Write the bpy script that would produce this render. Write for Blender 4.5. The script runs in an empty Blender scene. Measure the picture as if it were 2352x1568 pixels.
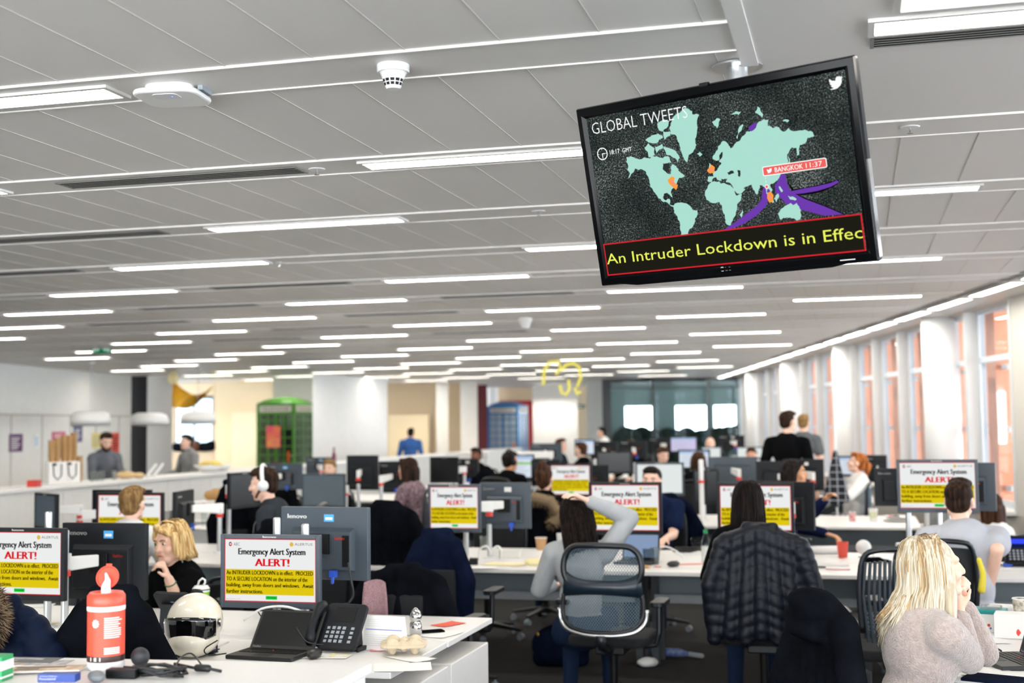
import bpy, math, random
import numpy as np
from mathutils import Vector, Matrix, Euler
random.seed(7)
PI = math.pi
S = bpy.context.scene
COL = S.collection
# ------------------------------------------------------------------ camera, exposure, world
FPX, YAW, PITCH, ROLL = 2950.0, math.radians(14.9), math.radians(3.7), math.radians(.67)
CAM = Vector((0, 0, 1.75))
_f = Vector((-math.sin(YAW)*math.cos(PITCH), math.cos(YAW)*math.cos(PITCH), math.sin(PITCH)))
_r = Vector((math.cos(YAW), math.sin(YAW), 0)); _u = _r.cross(_f)
_R = _r*math.cos(ROLL) - _u*math.sin(ROLL); _U = _u*math.cos(ROLL) + _r*math.sin(ROLL)
cd = bpy.data.cameras.new('camera'); cam = bpy.data.objects.new('camera', cd); COL.objects.link(cam)
cam.matrix_world = Matrix(((_R.x, _U.x, -_f.x, CAM.x), (_R.y, _U.y, -_f.y, CAM.y), (_R.z, _U.z, -_f.z, CAM.z), (0, 0, 0, 1)))
cd.sensor_width = 36; cd.lens = FPX/2352*36; cd.clip_end = 200
cd.dof.use_dof = True; cd.dof.focus_distance = 4.9; cd.dof.aperture_fstop = 2.3
S.camera = cam
S.view_settings.view_transform = 'Standard'; S.view_settings.look = 'None'; S.view_settings.gamma = 1
S.view_settings.use_curve_mapping = False; S.view_settings.exposure = 0.12
cy = S.cycles; cy.use_denoising = True; cy.max_bounces = 7; cy.diffuse_bounces = 4; cy.glossy_bounces = 3
cy.transmission_bounces = 4; cy.transparent_max_bounces = 12; cy.sample_clamp_indirect = 6; cy.caustics_reflective = False; cy.caustics_refractive = False
world = bpy.data.worlds.new('sky'); S.world = world; world.use_nodes = True
_bg = world.node_tree.nodes['Background']; _bg.inputs[0].default_value = (.93, .97, 1.0, 1); _bg.inputs[1].default_value = 12.5
LAMP = 34.0          # radiance of the strip lights

def ray(x, y): return _f + _R*((x-1176)/FPX) - _U*((y-784)/FPX)
def at(x, y, d): return CAM + ray(x, y)*d                     # a point at depth d on the line of sight
def onz(x, y, z):
    d = ray(x, y); return CAM + d*((z-CAM.z)/d.z)
def ony(x, y, Y):
    d = ray(x, y); return CAM + d*(Y/d.y)

# ------------------------------------------------------------------ materials
def lin(c):
    if isinstance(c, str): c = [int(c[i:i+2], 16)/255 for i in (0, 2, 4)]
    return tuple(x/12.92 if x <= .04045 else ((x+.055)/1.055)**2.4 for x in c)
MATS = {}
def mat(name, col, rough=.5, metal=0, emit=0, var=0, vscale=8, bump=0, bscale=60, spec=None, alpha=1, trans=0, coat=0, col2=None, sheen=0):
    if name in MATS: return MATS[name]
    m = bpy.data.materials.new(name); m.use_nodes = True; nt = m.node_tree; p = nt.nodes['Principled BSDF']
    c = lin(col); p.inputs['Base Color'].default_value = (*c, 1)
    p.inputs['Roughness'].default_value = rough; p.inputs['Metallic'].default_value = metal
    if spec is not None: p.inputs['Specular IOR Level'].default_value = spec
    if coat: p.inputs['Coat Weight'].default_value = coat; p.inputs['Coat Roughness'].default_value = .06
    if sheen: p.inputs['Sheen Weight'].default_value = sheen; p.inputs['Sheen Roughness'].default_value = .5
    if emit: p.inputs['Emission Color'].default_value = (*c, 1); p.inputs['Emission Strength'].default_value = emit
    if trans: p.inputs['Transmission Weight'].default_value = trans; p.inputs['IOR'].default_value = 1.3
    if alpha < 1: p.inputs['Alpha'].default_value = alpha
    if var or bump or col2:
        tc = nt.nodes.new('ShaderNodeTexCoord'); n = nt.nodes.new('ShaderNodeTexNoise'); n.inputs['Scale'].default_value = vscale; n.inputs['Detail'].default_value = 4
        nt.links.new(tc.outputs['Object'], n.inputs['Vector'])
        if var or col2:
            r = nt.nodes.new('ShaderNodeValToRGB'); a = [min(1, x*(1-var)) for x in c]; b = [min(1, x*(1+var)) for x in c] if not col2 else lin(col2)
            r.color_ramp.elements[0].position = .35; r.color_ramp.elements[1].position = .65
            r.color_ramp.elements[0].color = (*a, 1); r.color_ramp.elements[1].color = (*b, 1)
            nt.links.new(n.outputs['Fac'], r.inputs[0]); nt.links.new(r.outputs[0], p.inputs['Base Color'])
            if emit: nt.links.new(r.outputs[0], p.inputs['Emission Color'])
        if bump:
            n2 = nt.nodes.new('ShaderNodeTexNoise'); n2.inputs['Scale'].default_value = bscale; nt.links.new(tc.outputs['Object'], n2.inputs['Vector'])
            bm = nt.nodes.new('ShaderNodeBump'); bm.inputs['Strength'].default_value = bump; bm.inputs['Distance'].default_value = .01
            nt.links.new(n2.outputs['Fac'], bm.inputs['Height']); nt.links.new(bm.outputs[0], p.inputs['Normal'])
    MATS[name] = m; return m
def glow(name, col, e=1.0):
    if name in MATS: return MATS[name]
    m = bpy.data.materials.new(name); m.use_nodes = True; nt = m.node_tree; nt.nodes.clear()
    o = nt.nodes.new('ShaderNodeOutputMaterial'); em = nt.nodes.new('ShaderNodeEmission'); em.inputs[0].default_value = (*lin(col), 1); em.inputs[1].default_value = e
    nt.links.new(em.outputs[0], o.inputs[0]); MATS[name] = m; return m
def glassmat(name, tint='ffffff', gl=.08, rough=.02):
    if name in MATS: return MATS[name]
    m = bpy.data.materials.new(name); m.use_nodes = True; nt = m.node_tree; nt.nodes.clear()
    o = nt.nodes.new('ShaderNodeOutputMaterial'); mx = nt.nodes.new('ShaderNodeMixShader'); t = nt.nodes.new('ShaderNodeBsdfTransparent'); g = nt.nodes.new('ShaderNodeBsdfGlossy')
    t.inputs[0].default_value = (*lin(tint), 1); g.inputs['Roughness'].default_value = rough
    fr = nt.nodes.new('ShaderNodeLayerWeight'); fr.inputs[0].default_value = .25
    mm = nt.nodes.new('ShaderNodeMath'); mm.operation = 'MULTIPLY'; mm.inputs[1].default_value = gl*5
    nt.links.new(fr.outputs['Fresnel'], mm.inputs[0]); nt.links.new(mm.outputs[0], mx.inputs[0])
    nt.links.new(t.outputs[0], mx.inputs[1]); nt.links.new(g.outputs[0], mx.inputs[2]); nt.links.new(mx.outputs[0], o.inputs[0]); MATS[name] = m; return m

WHITE = mat('white paint', 'e9e7e3', .55, var=.02); WPLAS = mat('white plastic', 'eeeeec', .35); DESKW = mat('white laminate', 'f1efec', .35, var=.015, vscale=3)
BLACK = mat('black plastic', '0b0c0f', .5, spec=.25); MONB = mat('dark slate plastic', '2b343d', .5, var=.05, bump=.06, bscale=400); MONBEZ = mat('slate bezel plastic', '3a444e', .45, bump=.04, bscale=500)
MOND = mat('black slate plastic', '0f1318', .5, spec=.3); GREYM = mat('grey metal', '9aa3aa', .4, .3); LGREY = mat('pale grey metal', 'b9bfc3', .45); CHROME = mat('chrome', 'd8d8d8', .1, 1)
ALU = mat('brushed aluminium', 'd0d2d3', .28, .85); RED = mat('red plastic', 'd9372a', .4); FLOORM = mat('charcoal carpet', '211f1e', .98, var=.15, vscale=160, bump=.5, bscale=300)
BEIGE = mat('beige paint', 'e0cdae', .6); BLUEP = mat('blue plastic', '2a56c8', .4); LBLUE = mat('light blue sticker', '49a5e6', .4); CORD = mat('black rubber cord', '101215', .5)
PAPER = mat('white paper', 'f4f3f0', .7); CLEAR = glassmat('clear plastic', 'eef2f2', .1, .05); BLKFAB = mat('black wool', '0e1015', 1, var=.3, bump=.3, bscale=160, spec=.02)
NAVYFAB = mat('navy wool', '10172a', 1, var=.2, bump=.3, bscale=160, spec=.03); CARD = mat('brown card', 'b08a5c', .8, var=.06); SKIN = mat('skin', 'e3ab8e', .5, var=.04, vscale=20, spec=.3)
BLACKGLOSS = mat('black gloss plastic', '060709', .12, spec=.12)

# ------------------------------------------------------------------ mesh builder
class MB:
    def __init__(s): s.v = []; s.f = []; s.m = []
    def add(s, vs, fs, m=0, M=None):
        b = len(s.v); s.v += [tuple(M @ Vector(p)) if M is not None else tuple(p) for p in vs]
        s.f += [tuple(b+i for i in f) for f in fs]; s.m += [m]*len(fs); return s
    def box(s, x0, y0, z0, x1, y1, z1, m=0, M=None):
        if x0 > x1: x0, x1 = x1, x0
        if y0 > y1: y0, y1 = y1, y0
        if z0 > z1: z0, z1 = z1, z0
        return s.add([(x0,y0,z0),(x1,y0,z0),(x1,y1,z0),(x0,y1,z0),(x0,y0,z1),(x1,y0,z1),(x1,y1,z1),(x0,y1,z1)],
                     [(0,3,2,1),(4,5,6,7),(0,1,5,4),(1,2,6,5),(2,3,7,6),(3,0,4,7)], m, M)
    def prism(s, poly, z0, z1, m=0, M=None):
        n = len(poly); a = sum(poly[i][0]*poly[(i+1)%n][1]-poly[(i+1)%n][0]*poly[i][1] for i in range(n))
        if a < 0: poly = poly[::-1]
        return s.add([(x,y,z0) for x,y in poly]+[(x,y,z1) for x,y in poly], [tuple(range(n))[::-1], tuple(range(n,2*n))]+[(i,(i+1)%n,n+(i+1)%n,n+i) for i in range(n)], m, M)
    def lathe(s, prof, n=24, m=0, M=None, cap=True):
        vs = []; fs = []; k = len(prof)
        for i in range(n):
            c, q = math.cos(2*PI*i/n), math.sin(2*PI*i/n)
            vs += [(r*c, r*q, z) for r, z in prof]
        for i in range(n):
            a, b = i*k, ((i+1)%n)*k
            fs += [(a+j, b+j, b+j+1, a+j+1) for j in range(k-1)]
        if cap: fs += [tuple(i*k for i in range(n))[::-1], tuple(i*k+k-1 for i in range(n))]
        return s.add(vs, fs, m, M)
    def tube(s, pts, r, n=8, m=0, M=None, close=False, flat=1):
        pts = [Vector(p) for p in pts]; N = len(pts); rr = r if isinstance(r, (list, tuple)) else [r]*N
        vs = []; fs = []; up = None
        for i, p in enumerate(pts):
            t = (pts[(i+1)%N]-pts[i-1]) if close else (pts[min(i+1,N-1)]-pts[max(i-1,0)])
            t = t.normalized() if t.length > 1e-9 else Vector((0,0,1))
            if up is None: up = Vector((0,0,1)) if abs(t.z) < .9 else Vector((0,1,0))
            a = t.cross(up);  a = a.normalized() if a.length > 1e-6 else t.orthogonal().normalized()
            b = a.cross(t).normalized(); up = b
            vs += [p + a*(rr[i]*math.cos(2*PI*j/n)) + b*(rr[i]*flat*math.sin(2*PI*j/n)) for j in range(n)]
        for i in range(N if close else N-1):
            q = ((i+1)%N)*n
            fs += [(i*n+j, i*n+(j+1)%n, q+(j+1)%n, q+j) for j in range(n)]
        if not close: fs += [tuple(range(n))[::-1], tuple((N-1)*n+j for j in range(n))]
        return s.add(vs, fs, m, M)
    def ell(s, c, r, m=0, R=None, nu=14, nv=9, M=None):
        if not hasattr(r, '__len__'): r = (r, r, r)
        vs = []; c = Vector(c)
        for j in range(1, nv):
            th = PI*j/nv
            for i in range(nu):
                p = Vector((r[0]*math.sin(th)*math.cos(2*PI*i/nu), r[1]*math.sin(th)*math.sin(2*PI*i/nu), r[2]*math.cos(th)))
                vs.append(c + (R @ p if R is not None else p))
        t = Vector((0,0,r[2])); t = R @ t if R is not None else t
        vs += [c+t, c-t]; L = len(vs); fs = []
        for j in range(nv-2):
            fs += [(j*nu+i, (j+1)*nu+i, (j+1)*nu+(i+1)%nu, j*nu+(i+1)%nu) for i in range(nu)]
        fs += [(L-2, i, (i+1)%nu) for i in range(nu)]; b = (nv-2)*nu; fs += [(L-1, b+(i+1)%nu, b+i) for i in range(nu)]
        return s.add(vs, fs, m, M)
    def cap(s, a, b, ra, rb=None, m=0, n=12):                      # round cone between two balls
        a, b = Vector(a), Vector(b); rb = ra if rb is None else rb; d = b-a; L = d.length
        if L < 1e-6: return s.ell(a, ra, m)
        t = d/L; pts = []; rr = []
        for k in range(5):
            th = PI/2*k/4*.96+.06; pts.append(a - t*(ra*math.cos(th))); rr.append(ra*math.sin(th))
        for k in range(5):
            th = PI/2*(1-k/4)*.96+.06; pts.append(b + t*(rb*math.cos(th))); rr.append(rb*math.sin(th))
        return s.tube(pts, rr, n, m)
    def quad(s, a, b, c, d, m=0): return s.add([a, b, c, d], [(0,1,2,3)], m)
    def poly(s, pts, m=0): return s.add(pts, [tuple(range(len(pts)))], m)
    def mesh(s, name='mesh', smooth=False):
        me = bpy.data.meshes.new(name); me.from_pydata(s.v, [], s.f); me.polygons.foreach_set('material_index', s.m)
        if smooth: me.polygons.foreach_set('use_smooth', [True]*len(s.f))
        me.update(); return me
def objm(name, me, mats, parent=None, loc=None, rot=None, bev=0, sm=0):
    o = bpy.data.objects.new(name, me); COL.objects.link(o)
    if not me.materials:
        for m in (mats if isinstance(mats, (list, tuple)) else [mats]): me.materials.append(m)
    if parent: o.parent = parent
    if loc is not None: o.location = loc
    if rot is not None: o.rotation_euler = rot
    if bev:
        b = o.modifiers.new('edge', 'BEVEL'); b.width = bev; b.segments = 2; b.limit_method = 'ANGLE'; b.angle_limit = .7
    return o
def ob(name, mb, mats, parent=None, loc=None, rot=None, smooth=False, bev=0): return objm(name, mb.mesh(name, smooth), mats, parent, loc, rot, bev)
CACHE = {}
def cob(key, name, fn, mats, parent=None, loc=None, rot=None, smooth=False, bev=0):   # shared mesh data for repeats
    if key not in CACHE: CACHE[key] = fn().mesh(name, smooth)
    return objm(name, CACHE[key], mats, parent, loc, rot, bev)
def tag(o, label, cat, group=None):
    o['label'] = label; o['category'] = cat
    if group: o['group'] = group
    return o
def thing(name, label, cat, loc=(0,0,0), rz=0, group=None):
    o = bpy.data.objects.new(name, None); COL.objects.link(o); o.empty_display_size = .05; o.location = loc; o.rotation_euler = (0, 0, rz)
    return tag(o, label, cat, group)
def struct(name, mb, mats, smooth=False, bev=0, parent=None):
    o = ob(name, mb, mats, parent, smooth=smooth, bev=bev)
    if not parent: o['kind'] = 'structure'
    return o
def rrect(w, h, r, n=4, cx=0, cy=0):
    out = []
    for k, (x, y) in enumerate(((w/2-r, h/2-r), (-w/2+r, h/2-r), (-w/2+r, -h/2+r), (w/2-r, -h/2+r))):
        out += [(cx+x+r*math.cos(PI/2*(k+i/n)), cy+y+r*math.sin(PI/2*(k+i/n))) for i in range(n+1)]
    return out
_TX = {}
def glyphs(txt, bold=0, res=2):
    k = (txt, bold, res)
    if k not in _TX:
        cu = bpy.data.curves.new('t', 'FONT'); cu.body = txt; cu.resolution_u = res; cu.offset = bold; cu.fill_mode = 'FRONT'
        o = bpy.data.objects.new('t', cu); COL.objects.link(o)
        dg = bpy.context.evaluated_depsgraph_get(); me = bpy.data.meshes.new_from_object(o.evaluated_get(dg))
        v = np.array([q.co[:2] for q in me.vertices]); f = [tuple(q.vertices) for q in me.polygons]
        bpy.data.objects.remove(o); bpy.data.curves.remove(cu); bpy.data.meshes.remove(me); _TX[k] = (v, f)
    return _TX[k]
def text(mb, txt, x0, y0, x1, y1, m, P, bold=0, z=0):                 # lettering fitted into a box of the plane P(u, v, lift)
    v, f = glyphs(txt, min(0, bold)); a = v.min(0); b = v.max(0); w = np.maximum(b-a, 1e-6); e = max(0, bold)*(x1-x0)/w[0]*1.1
    for q in ((-e, 0), (e, 0), (0, 0)) if e > 0 else ((0, 0),):
        mb.add([P(x0+q[0]+(p[0]-a[0])/w[0]*(x1-x0), y0+(p[1]-a[1])/w[1]*(y1-y0), z) for p in v], f, m)
TMPN = [0]
def blob(mb, vox=.012, smooth=4, post=None, name='body', dec=0):      # fuses closed shapes into one continuous skin
    me = mb.mesh('tmp'); o = bpy.data.objects.new('tmp', me); COL.objects.link(o)
    r = o.modifiers.new('r', 'REMESH'); r.mode = 'VOXEL'; r.voxel_size = vox
    if smooth: q = o.modifiers.new('s', 'SMOOTH'); q.factor = .5; q.iterations = smooth
    dg = bpy.context.evaluated_depsgraph_get(); out = bpy.data.meshes.new_from_object(o.evaluated_get(dg)); out.name = name
    bpy.data.objects.remove(o); bpy.data.meshes.remove(me)
    if post:
        n = len(out.vertices); a = np.empty(n*3); out.vertices.foreach_get('co', a); a = a.reshape(n, 3); nn = np.empty(n*3); out.vertices.foreach_get('normal', nn)
        out.vertices.foreach_set('co', np.asarray(post(a, nn.reshape(n, 3))).ravel()); out.update()
    out.polygons.foreach_set('use_smooth', [True]*len(out.polygons)); return out
def noise3(a, sc, seed=0):                                            # cheap smooth wobble field
    r = np.random.RandomState(seed); o = np.zeros(len(a))
    for k in range(6):
        d = r.randn(3); d /= np.linalg.norm(d); o += np.sin((a @ d)*sc*(.7+.6*r.rand()) + r.rand()*6.3 + 1.3*np.sin((a @ r.randn(3))*sc*.4))
    return o/6
def fold(amp, sc, seed=0): return lambda a, n: a + n*(noise3(a*np.array([1, 1, .45]), sc, seed)*amp)[:, None]
# ================================================================== the setting
HC = 2.95
struct('floor', MB().box(-22, -3, -.1, 8, 60, 0), [FLOORM])
def ceilmat():
    m = mat('satin metal ceiling', 'e4e1dc', .42, .0, spec=.5); nt = m.node_tree; p = nt.nodes['Principled BSDF']
    tc = nt.nodes.new('ShaderNodeTexCoord'); v = nt.nodes.new('ShaderNodeTexVoronoi'); v.inputs['Scale'].default_value = 130; v.inputs['Randomness'].default_value = 0
    nt.links.new(tc.outputs['Object'], v.inputs['Vector'])
    r = nt.nodes.new('ShaderNodeValToRGB'); r.color_ramp.elements[0].color = (*lin('d8d5d1'), 1); r.color_ramp.elements[1].color = (*lin('e6e3df'), 1)
    r.color_ramp.elements[0].position = .2; r.color_ramp.elements[1].position = .4
    nt.links.new(v.outputs['Distance'], r.inputs[0]); nt.links.new(r.outputs[0], p.inputs['Base Color']); return m
CEIL = ceilmat(); CPLAIN = mat('plain satin metal', 'e3e0dc', .4, spec=.5)
struct('ceiling', MB().box(-22, -3, HC, 8, 60, HC+.15), [CEIL])
YR = lambda k: 3.97+1.49*k
def wallx(y): return 1.41-.215*(y-11.93)                                # the strip of lamps along the glazing
st = MB(); tr = MB(); se = MB()
for k in range(-3, 22):
    y = YR(k); x1 = wallx(y)-.12 if k > 0 else (-.3 if k >= 0 else 4)
    st.box(-16, y-.145, HC-.004, x1, y+.145, HC+.01)
    for yy in (y-.15, y+.15): tr.box(-16, yy-.005, HC-.009, x1, yy+.005, HC+.01)
    x = -16+.105
    while x < x1:
        se.box(x-.002, y+.15, HC-.002, x+.002, y+1.34, HC+.01); x += .316
st.box(-.3, 3.25, HC-.004, 3.4, 4.3, HC+.01)
tr.box(-.335, 3.0, HC-.012, -.28, 4.3, HC+.01)
struct('trim_1', st, [CPLAIN]); struct('trim_8', se, [mat('panel seam metal', 'cfccc7', .4, spec=.3)]); struct('trim_2', tr, [mat('white ceiling bars', 'e9e6e2', .45, spec=.4)])
# recessed strip lights on a chequered grid, one thing each
DIFF = glow('lit diffuser', 'fffaf0', LAMP); FRAMEM = mat('lamp frame', 'd8d6d2', .4)
ORD = 'first second third fourth fifth sixth seventh eighth ninth tenth eleventh twelfth thirteenth fourteenth fifteenth sixteenth seventeenth eighteenth nineteenth twentieth twenty-first twenty-second'.split()
def lamp_frame(L):
    def f():
        b = MB(); w = .062
        b.box(-.02, -w-.02, -.012, L+.02, -w, .01).box(-.02, w, -.012, L+.02, w+.02, .01).box(-.02, -w, -.012, 0, w, .01).box(L, -w, -.012, L+.02, w, .01)
        for i in range(1, int(L/.085)): b.box(i*.085-.001, -w, -.009, i*.085+.001, w, -.006)
        return b
    return f
def strip(x, y, rz, L, label, group):
    t = thing('strip_light', label, 'ceiling light', (x, y, HC-.003), rz, group)
    cob(('lf', round(L, 2)), 'light_frame', lamp_frame(L), [FRAMEM], t)
    cob(('ld', round(L, 2)), 'diffuser', lambda: MB().box(0, -.061, -.006, L, .061, .004), [DIFF], t)
def inview(p, mx=60):
    q = Vector(p)-CAM; z = q.dot(_f)
    if z < 1: return False
    X = 1176+FPX*q.dot(_R)/z; Y = 784-FPX*q.dot(_U)/z
    return -mx < X < 2352+mx and -mx < Y < 1568+mx
X0 = -2.13
for k in range(0, 20):
    n = 0
    for c in range(-9, 3):
        if (c+k) % 2 == 0: continue
        x = X0+1.575*c; y = YR(k)
        if x+1.2 > wallx(y)-.15 or x < -14.2-.17*(y-19) or (k == 0 and c > 0): continue
        if not (inview((x, y, HC)) or inview((x+1.2, y, HC)) or inview((x+.6, y, HC))): continue
        strip(x, y, 0, 1.2, f'white strip light, {ORD[n]} from the left in the {ORD[k]} ceiling row', 'strip lights in the ceiling grid'); n += 1
strip(.09, 4.0, 0, 1.2, 'wide bright strip light above the TV corner by the slotted vent', None)
# vents on the same strips
VD = mat('dark vent slot', '17181a', .8, spec=.1)
def vent_mesh(L, n=4, w=.13):
    def f():
        b = MB(); b.box(0, -w/2, -.003, L, w/2, .004, 1)
        for i in range(n+1):
            yy = -w/2+w*i/n; b.box(0, yy-.003, -.0042, L, yy+.003, 0, 0)
        b.box(-.012, -w/2-.01, -.0042, 0, w/2+.01, 0, 0).box(L, -w/2-.01, -.0042, L+.012, w/2+.01, 0, 0)
        return b
    return f
VENTS = [(-1, 1, 'second'), (-2, 2, 'third'), (-3, 3, 'fourth'), (-2, 4, 'fifth'), (-1, 5, 'sixth'), (-3, 5, 'sixth'), (-2, 6, 'seventh'), (-4, 6, 'seventh'), (-3, 7, 'eighth'), (-4, 8, 'ninth'), (-2, 8, 'ninth')]
for c, k, w in VENTS:
    t = thing('ceiling_vent', f'dark slotted ceiling vent in the {w} row, {ORD[-1-c]} bay over from the TV pole', 'vent', (X0+1.575*c, YR(k), HC-.006))
    cob('vent', 'slats', vent_mesh(1.24), [mat('grey vent slat', '83827f', .5, spec=.2), VD], t)
t = thing('ceiling_vent', 'black slotted vent under the bright lamp right of the TV', 'vent', (.09, 4.16, HC-.006)); cob('ventw', 'slats', vent_mesh(1.6, 4, .1), [MATS['grey vent slat'], VD], t)
t = thing('ceiling_light', 'white square light panel at the top edge above the TV', 'ceiling light', (.14, 3.5, HC-.004))
ob('light_frame', MB().box(0, -.3, -.01, .9, .36, .0), [FRAMEM], t); ob('diffuser', MB().box(.02, -.28, -.014, .88, .34, -.008), [glow('soft panel', 'fbfcff', 1.2)], t)
# lamps and slot vents along the glazing
WD = Vector((-.21, .978, 0)).normalized(); WN = Vector((WD.y, -WD.x, 0)); WROT = math.atan2(WD.y, WD.x)
W0 = Vector((1.41, 11.93, 0))
for i in range(-4, 16):
    p = W0 + WD*(1.475*i+.03)
    if not (inview((p.x, p.y, HC), 100) or inview(tuple(p+WD*1.4+Vector((0, 0, HC))), 100)): continue
    strip(p.x, p.y, WROT, 1.2, f'bright strip light over the windows, {ORD[i+4]} from the near end', 'strip lights along the windows')
    if i < 9:
        q = p - WN*.16
        t = thing('ceiling_vent', f'slot vent beside the window strip lights, {ORD[i+4]} from the near end', 'vent', (q.x, q.y, HC-.005), WROT); cob('ventn', 'slats', vent_mesh(1.36, 3, .09), [FRAMEM, VD], t)
# ---- window wall
PW = W0 + WN*.45
FIN = mat('pale grey mullion', 'cfd0cf', .45); FRM = mat('blue grey frame', 'd3dbe2', .4); PANE = glassmat('window glass', 'f6fbff', .06)
COLW = mat('white column paint', 'efefee', .5); ORG = mat('orange terracotta', 'f7a27a', .6, var=.1, vscale=3); SILLM = mat('white sill', 'e6e6e4', .4)
def fr(t, o, z=0): q = PW + WD*t + WN*o; return Vector((q.x, q.y, z))
WM = Matrix(((WD.x, WN.x, 0, PW.x), (WD.y, WN.y, 0, PW.y), (0, 0, 1, 0), (0, 0, 0, 1)))     # local: along the wall, outward, up
w = MB().box(-20, -.02, 0, 24.4, .3, .80, 0, WM).box(-20, .02, 2.93, 24.4, .3, 3.1, 0, WM).box(.1, -.02, 0, 1.55, .2, 3.0, 0, WM)
struct('wall_right', w, [mat('warm grey wall', 'cfcac2', .6)])
struct('trim_3', MB().box(1.55, -.12, .80, 24.4, .2, .84, 0, WM), [SILLM], bev=.006)
for i in range(24):
    t0 = 1.55+1.475*i if i < 15 else .05-1.475*(i-14); root = bpy.data.objects.new(f'window_{i+1}', None); COL.objects.link(root); root['kind'] = 'structure'; root.matrix_world = WM @ Matrix.Translation((t0, 0, 0))
    cob('wfin', 'mullion', lambda: MB().box(-.035, -.03, .84, .035, .16, 2.93), [FIN], root)
    def frame():
        b = MB(); L = 1.475
        b.box(.04, .1, .84, .085, .17, 2.93).box(L-.085, .1, .84, L-.04, .17, 2.93).box(.1, .1, .84, L-.1, .17, .9).box(.1, .1, 2.89, L-.1, .17, 2.93).box(.1, .1, 2.36, L-.1, .17, 2.42).box(.42, .11, .9, .45, .16, 2.93)
        return b
    cob('wframe', 'window_frame', frame, [FRM], root)
    cob('wpane', 'pane', lambda: MB().box(.085, .13, .9, 1.39, .136, 2.89), [PANE], root)
    def ext():
        b = MB(); b.box(.3, .4, -1, .62, .8, 3.6, 0)
        for zz in (.95, 1.6, 2.3): b.box(.1, .46, zz, 1.2, .52, zz+.06, 1)
        return b
    e = cob('wext', 'exterior_fin', ext, [ORG, SILLM]); e.matrix_world = WM @ Matrix.Translation((t0, 0, 0)); e['kind'] = 'structure'
for i in range(4):
    c = fr(3.95+5.25*i, -.03)
    o = struct('column', MB().lathe([(.21, 0), (.21, HC)], 36, M=Matrix.Translation((c.x, c.y, 0))), [COLW], smooth=False); o.data.polygons.foreach_set('use_smooth', [len(p.vertices) == 4 for p in o.data.polygons])
# ---- walls out of view and the long wall on the far side
struct('wall_back', MB().box(-12, -3.2, 0, 8, -3, .8).box(-12, -3.2, 2.8, 8, -3, 3).box(-12, -3.2, .8, -8, -3, 2.8), [WHITE])
LA, LB = Vector((-10.7, -3, 0)), at(301, 975, 28.9); LB.z = 0
ld = (LB-LA).normalized(); LM = Matrix(((ld.x, -ld.y, 0, LA.x), (ld.y, ld.x, 0, LA.y), (0, 0, 1, 0), (0, 0, 0, 1))); LL = (LB-LA).length
b = MB().box(0, 0, 0, LL, .3, 3, 0, LM)
struct('wall_left', b, [WHITE])
tl = MB().box(0, -.012, 2.02, LL, 0, 2.05, 0, LM)
for q in range(12): tl.box(LL-.7-q*1.25, -.014, .1, LL-.69-q*1.25, 0, 2.02, 0, LM)
struct('trim_4', tl, [mat('pale seam', 'bdb8ae', .6)])
# ---- the far side: boxes standing at their own depths
def seg(name, x0, d0, x1, d1, m, z0=0, z1=3.0, th=.3, kind='structure'):
    a, b = at(x0, 965, d0), at(x1, 965, d1); a.z = b.z = 0; n = ((a+b)/2-CAM); n = Vector((n.x, n.y, 0)).normalized()*th
    mb = MB().add([(*p.xy, z0) for p in (a, b, b+n, a+n)]+[(*p.xy, z1) for p in (a, b, b+n, a+n)], [(0,3,2,1),(4,5,6,7),(0,1,5,4),(1,2,6,5),(2,3,7,6),(3,0,4,7)])
    o = ob(name, mb, [m])
    if kind: o['kind'] = kind
    return o
GCOL = mat('grey column paint', 'b9b7b2', .6); WARM = mat('warm beige paint', 'e6d5b6', .6); TAUPE = mat('taupe paint', 'd8c4a6', .6); DARK = mat('dark opening', '101014', .8)
seg('door_1', 300, 29.1, 338, 29.1, DARK, th=.1)
seg('wall_rear', 336, 29.6, 396, 29.6, GCOL, th=1.5)
seg('wall_rear', 392, 34.5, 402, 34.5, TAUPE); seg('wall_rear', 490, 34.5, 500, 34.5, TAUPE); seg('wall_rear', 400, 34.5, 492, 34.5, TAUPE, 0, 1.13); seg('wall_rear', 400, 34.5, 492, 34.5, WARM, 2.62, 3)
seg('wall_rear', 495, 33.2, 630, 33.2, WARM)
seg('door_2', 533, 33.1, 603, 33.1, mat('cream door', 'efe3c8', .5), 0, 2.15, .08); seg('trim_5', 527, 33.08, 606, 33.08, mat('cream frame', 'e6d6b4', .5), 2.15, 2.25, .1)
seg('wall_rear', 627, 31.6, 720, 31.6, WHITE, th=1)
seg('wall_rear', 718, 28.9, 890, 32.2, WHITE, th=1.2)
seg('wall_rear', 885, 36, 1010, 36, TAUPE)
seg('column', 1002, 34.6, 1030, 34.6, WHITE, th=.4); seg('wall_rear', 1028, 37, 1062, 37, TAUPE); seg('column', 1058, 34.6, 1097, 34.6, WHITE, th=.6)
seg('wall_rear', 1095, 38.5, 1120, 38.5, mat('dark red panel', '5c1220', .5)); seg('wall_rear', 1140, 42, 1230, 42, TAUPE)
c = at(1131, 965, 41.5); struct('column', MB().lathe([(.2, 0), (.2, 3)], 24, M=Matrix.Translation((c.x, c.y, 0))), [COLW])
REDF = mat('red frame paint', 'b31f2c', .5)
seg('trim_6', 1148, 41.7, 1225, 41.7, REDF, 2.38, 2.52, .1); seg('trim_7', 1214, 41.7, 1226, 41.7, REDF, 0, 2.4, .1)
seg('wall_rear', 1224, 38.8, 1327, 38.8, WHITE); seg('wall_rear', 1325, 41, 1352, 41, TAUPE); seg('wall_rear', 1348, 36.4, 1388, 36.4, WHITE)
root = bpy.data.objects.new('window_30', None); COL.objects.link(root); root['kind'] = 'structure'
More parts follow.
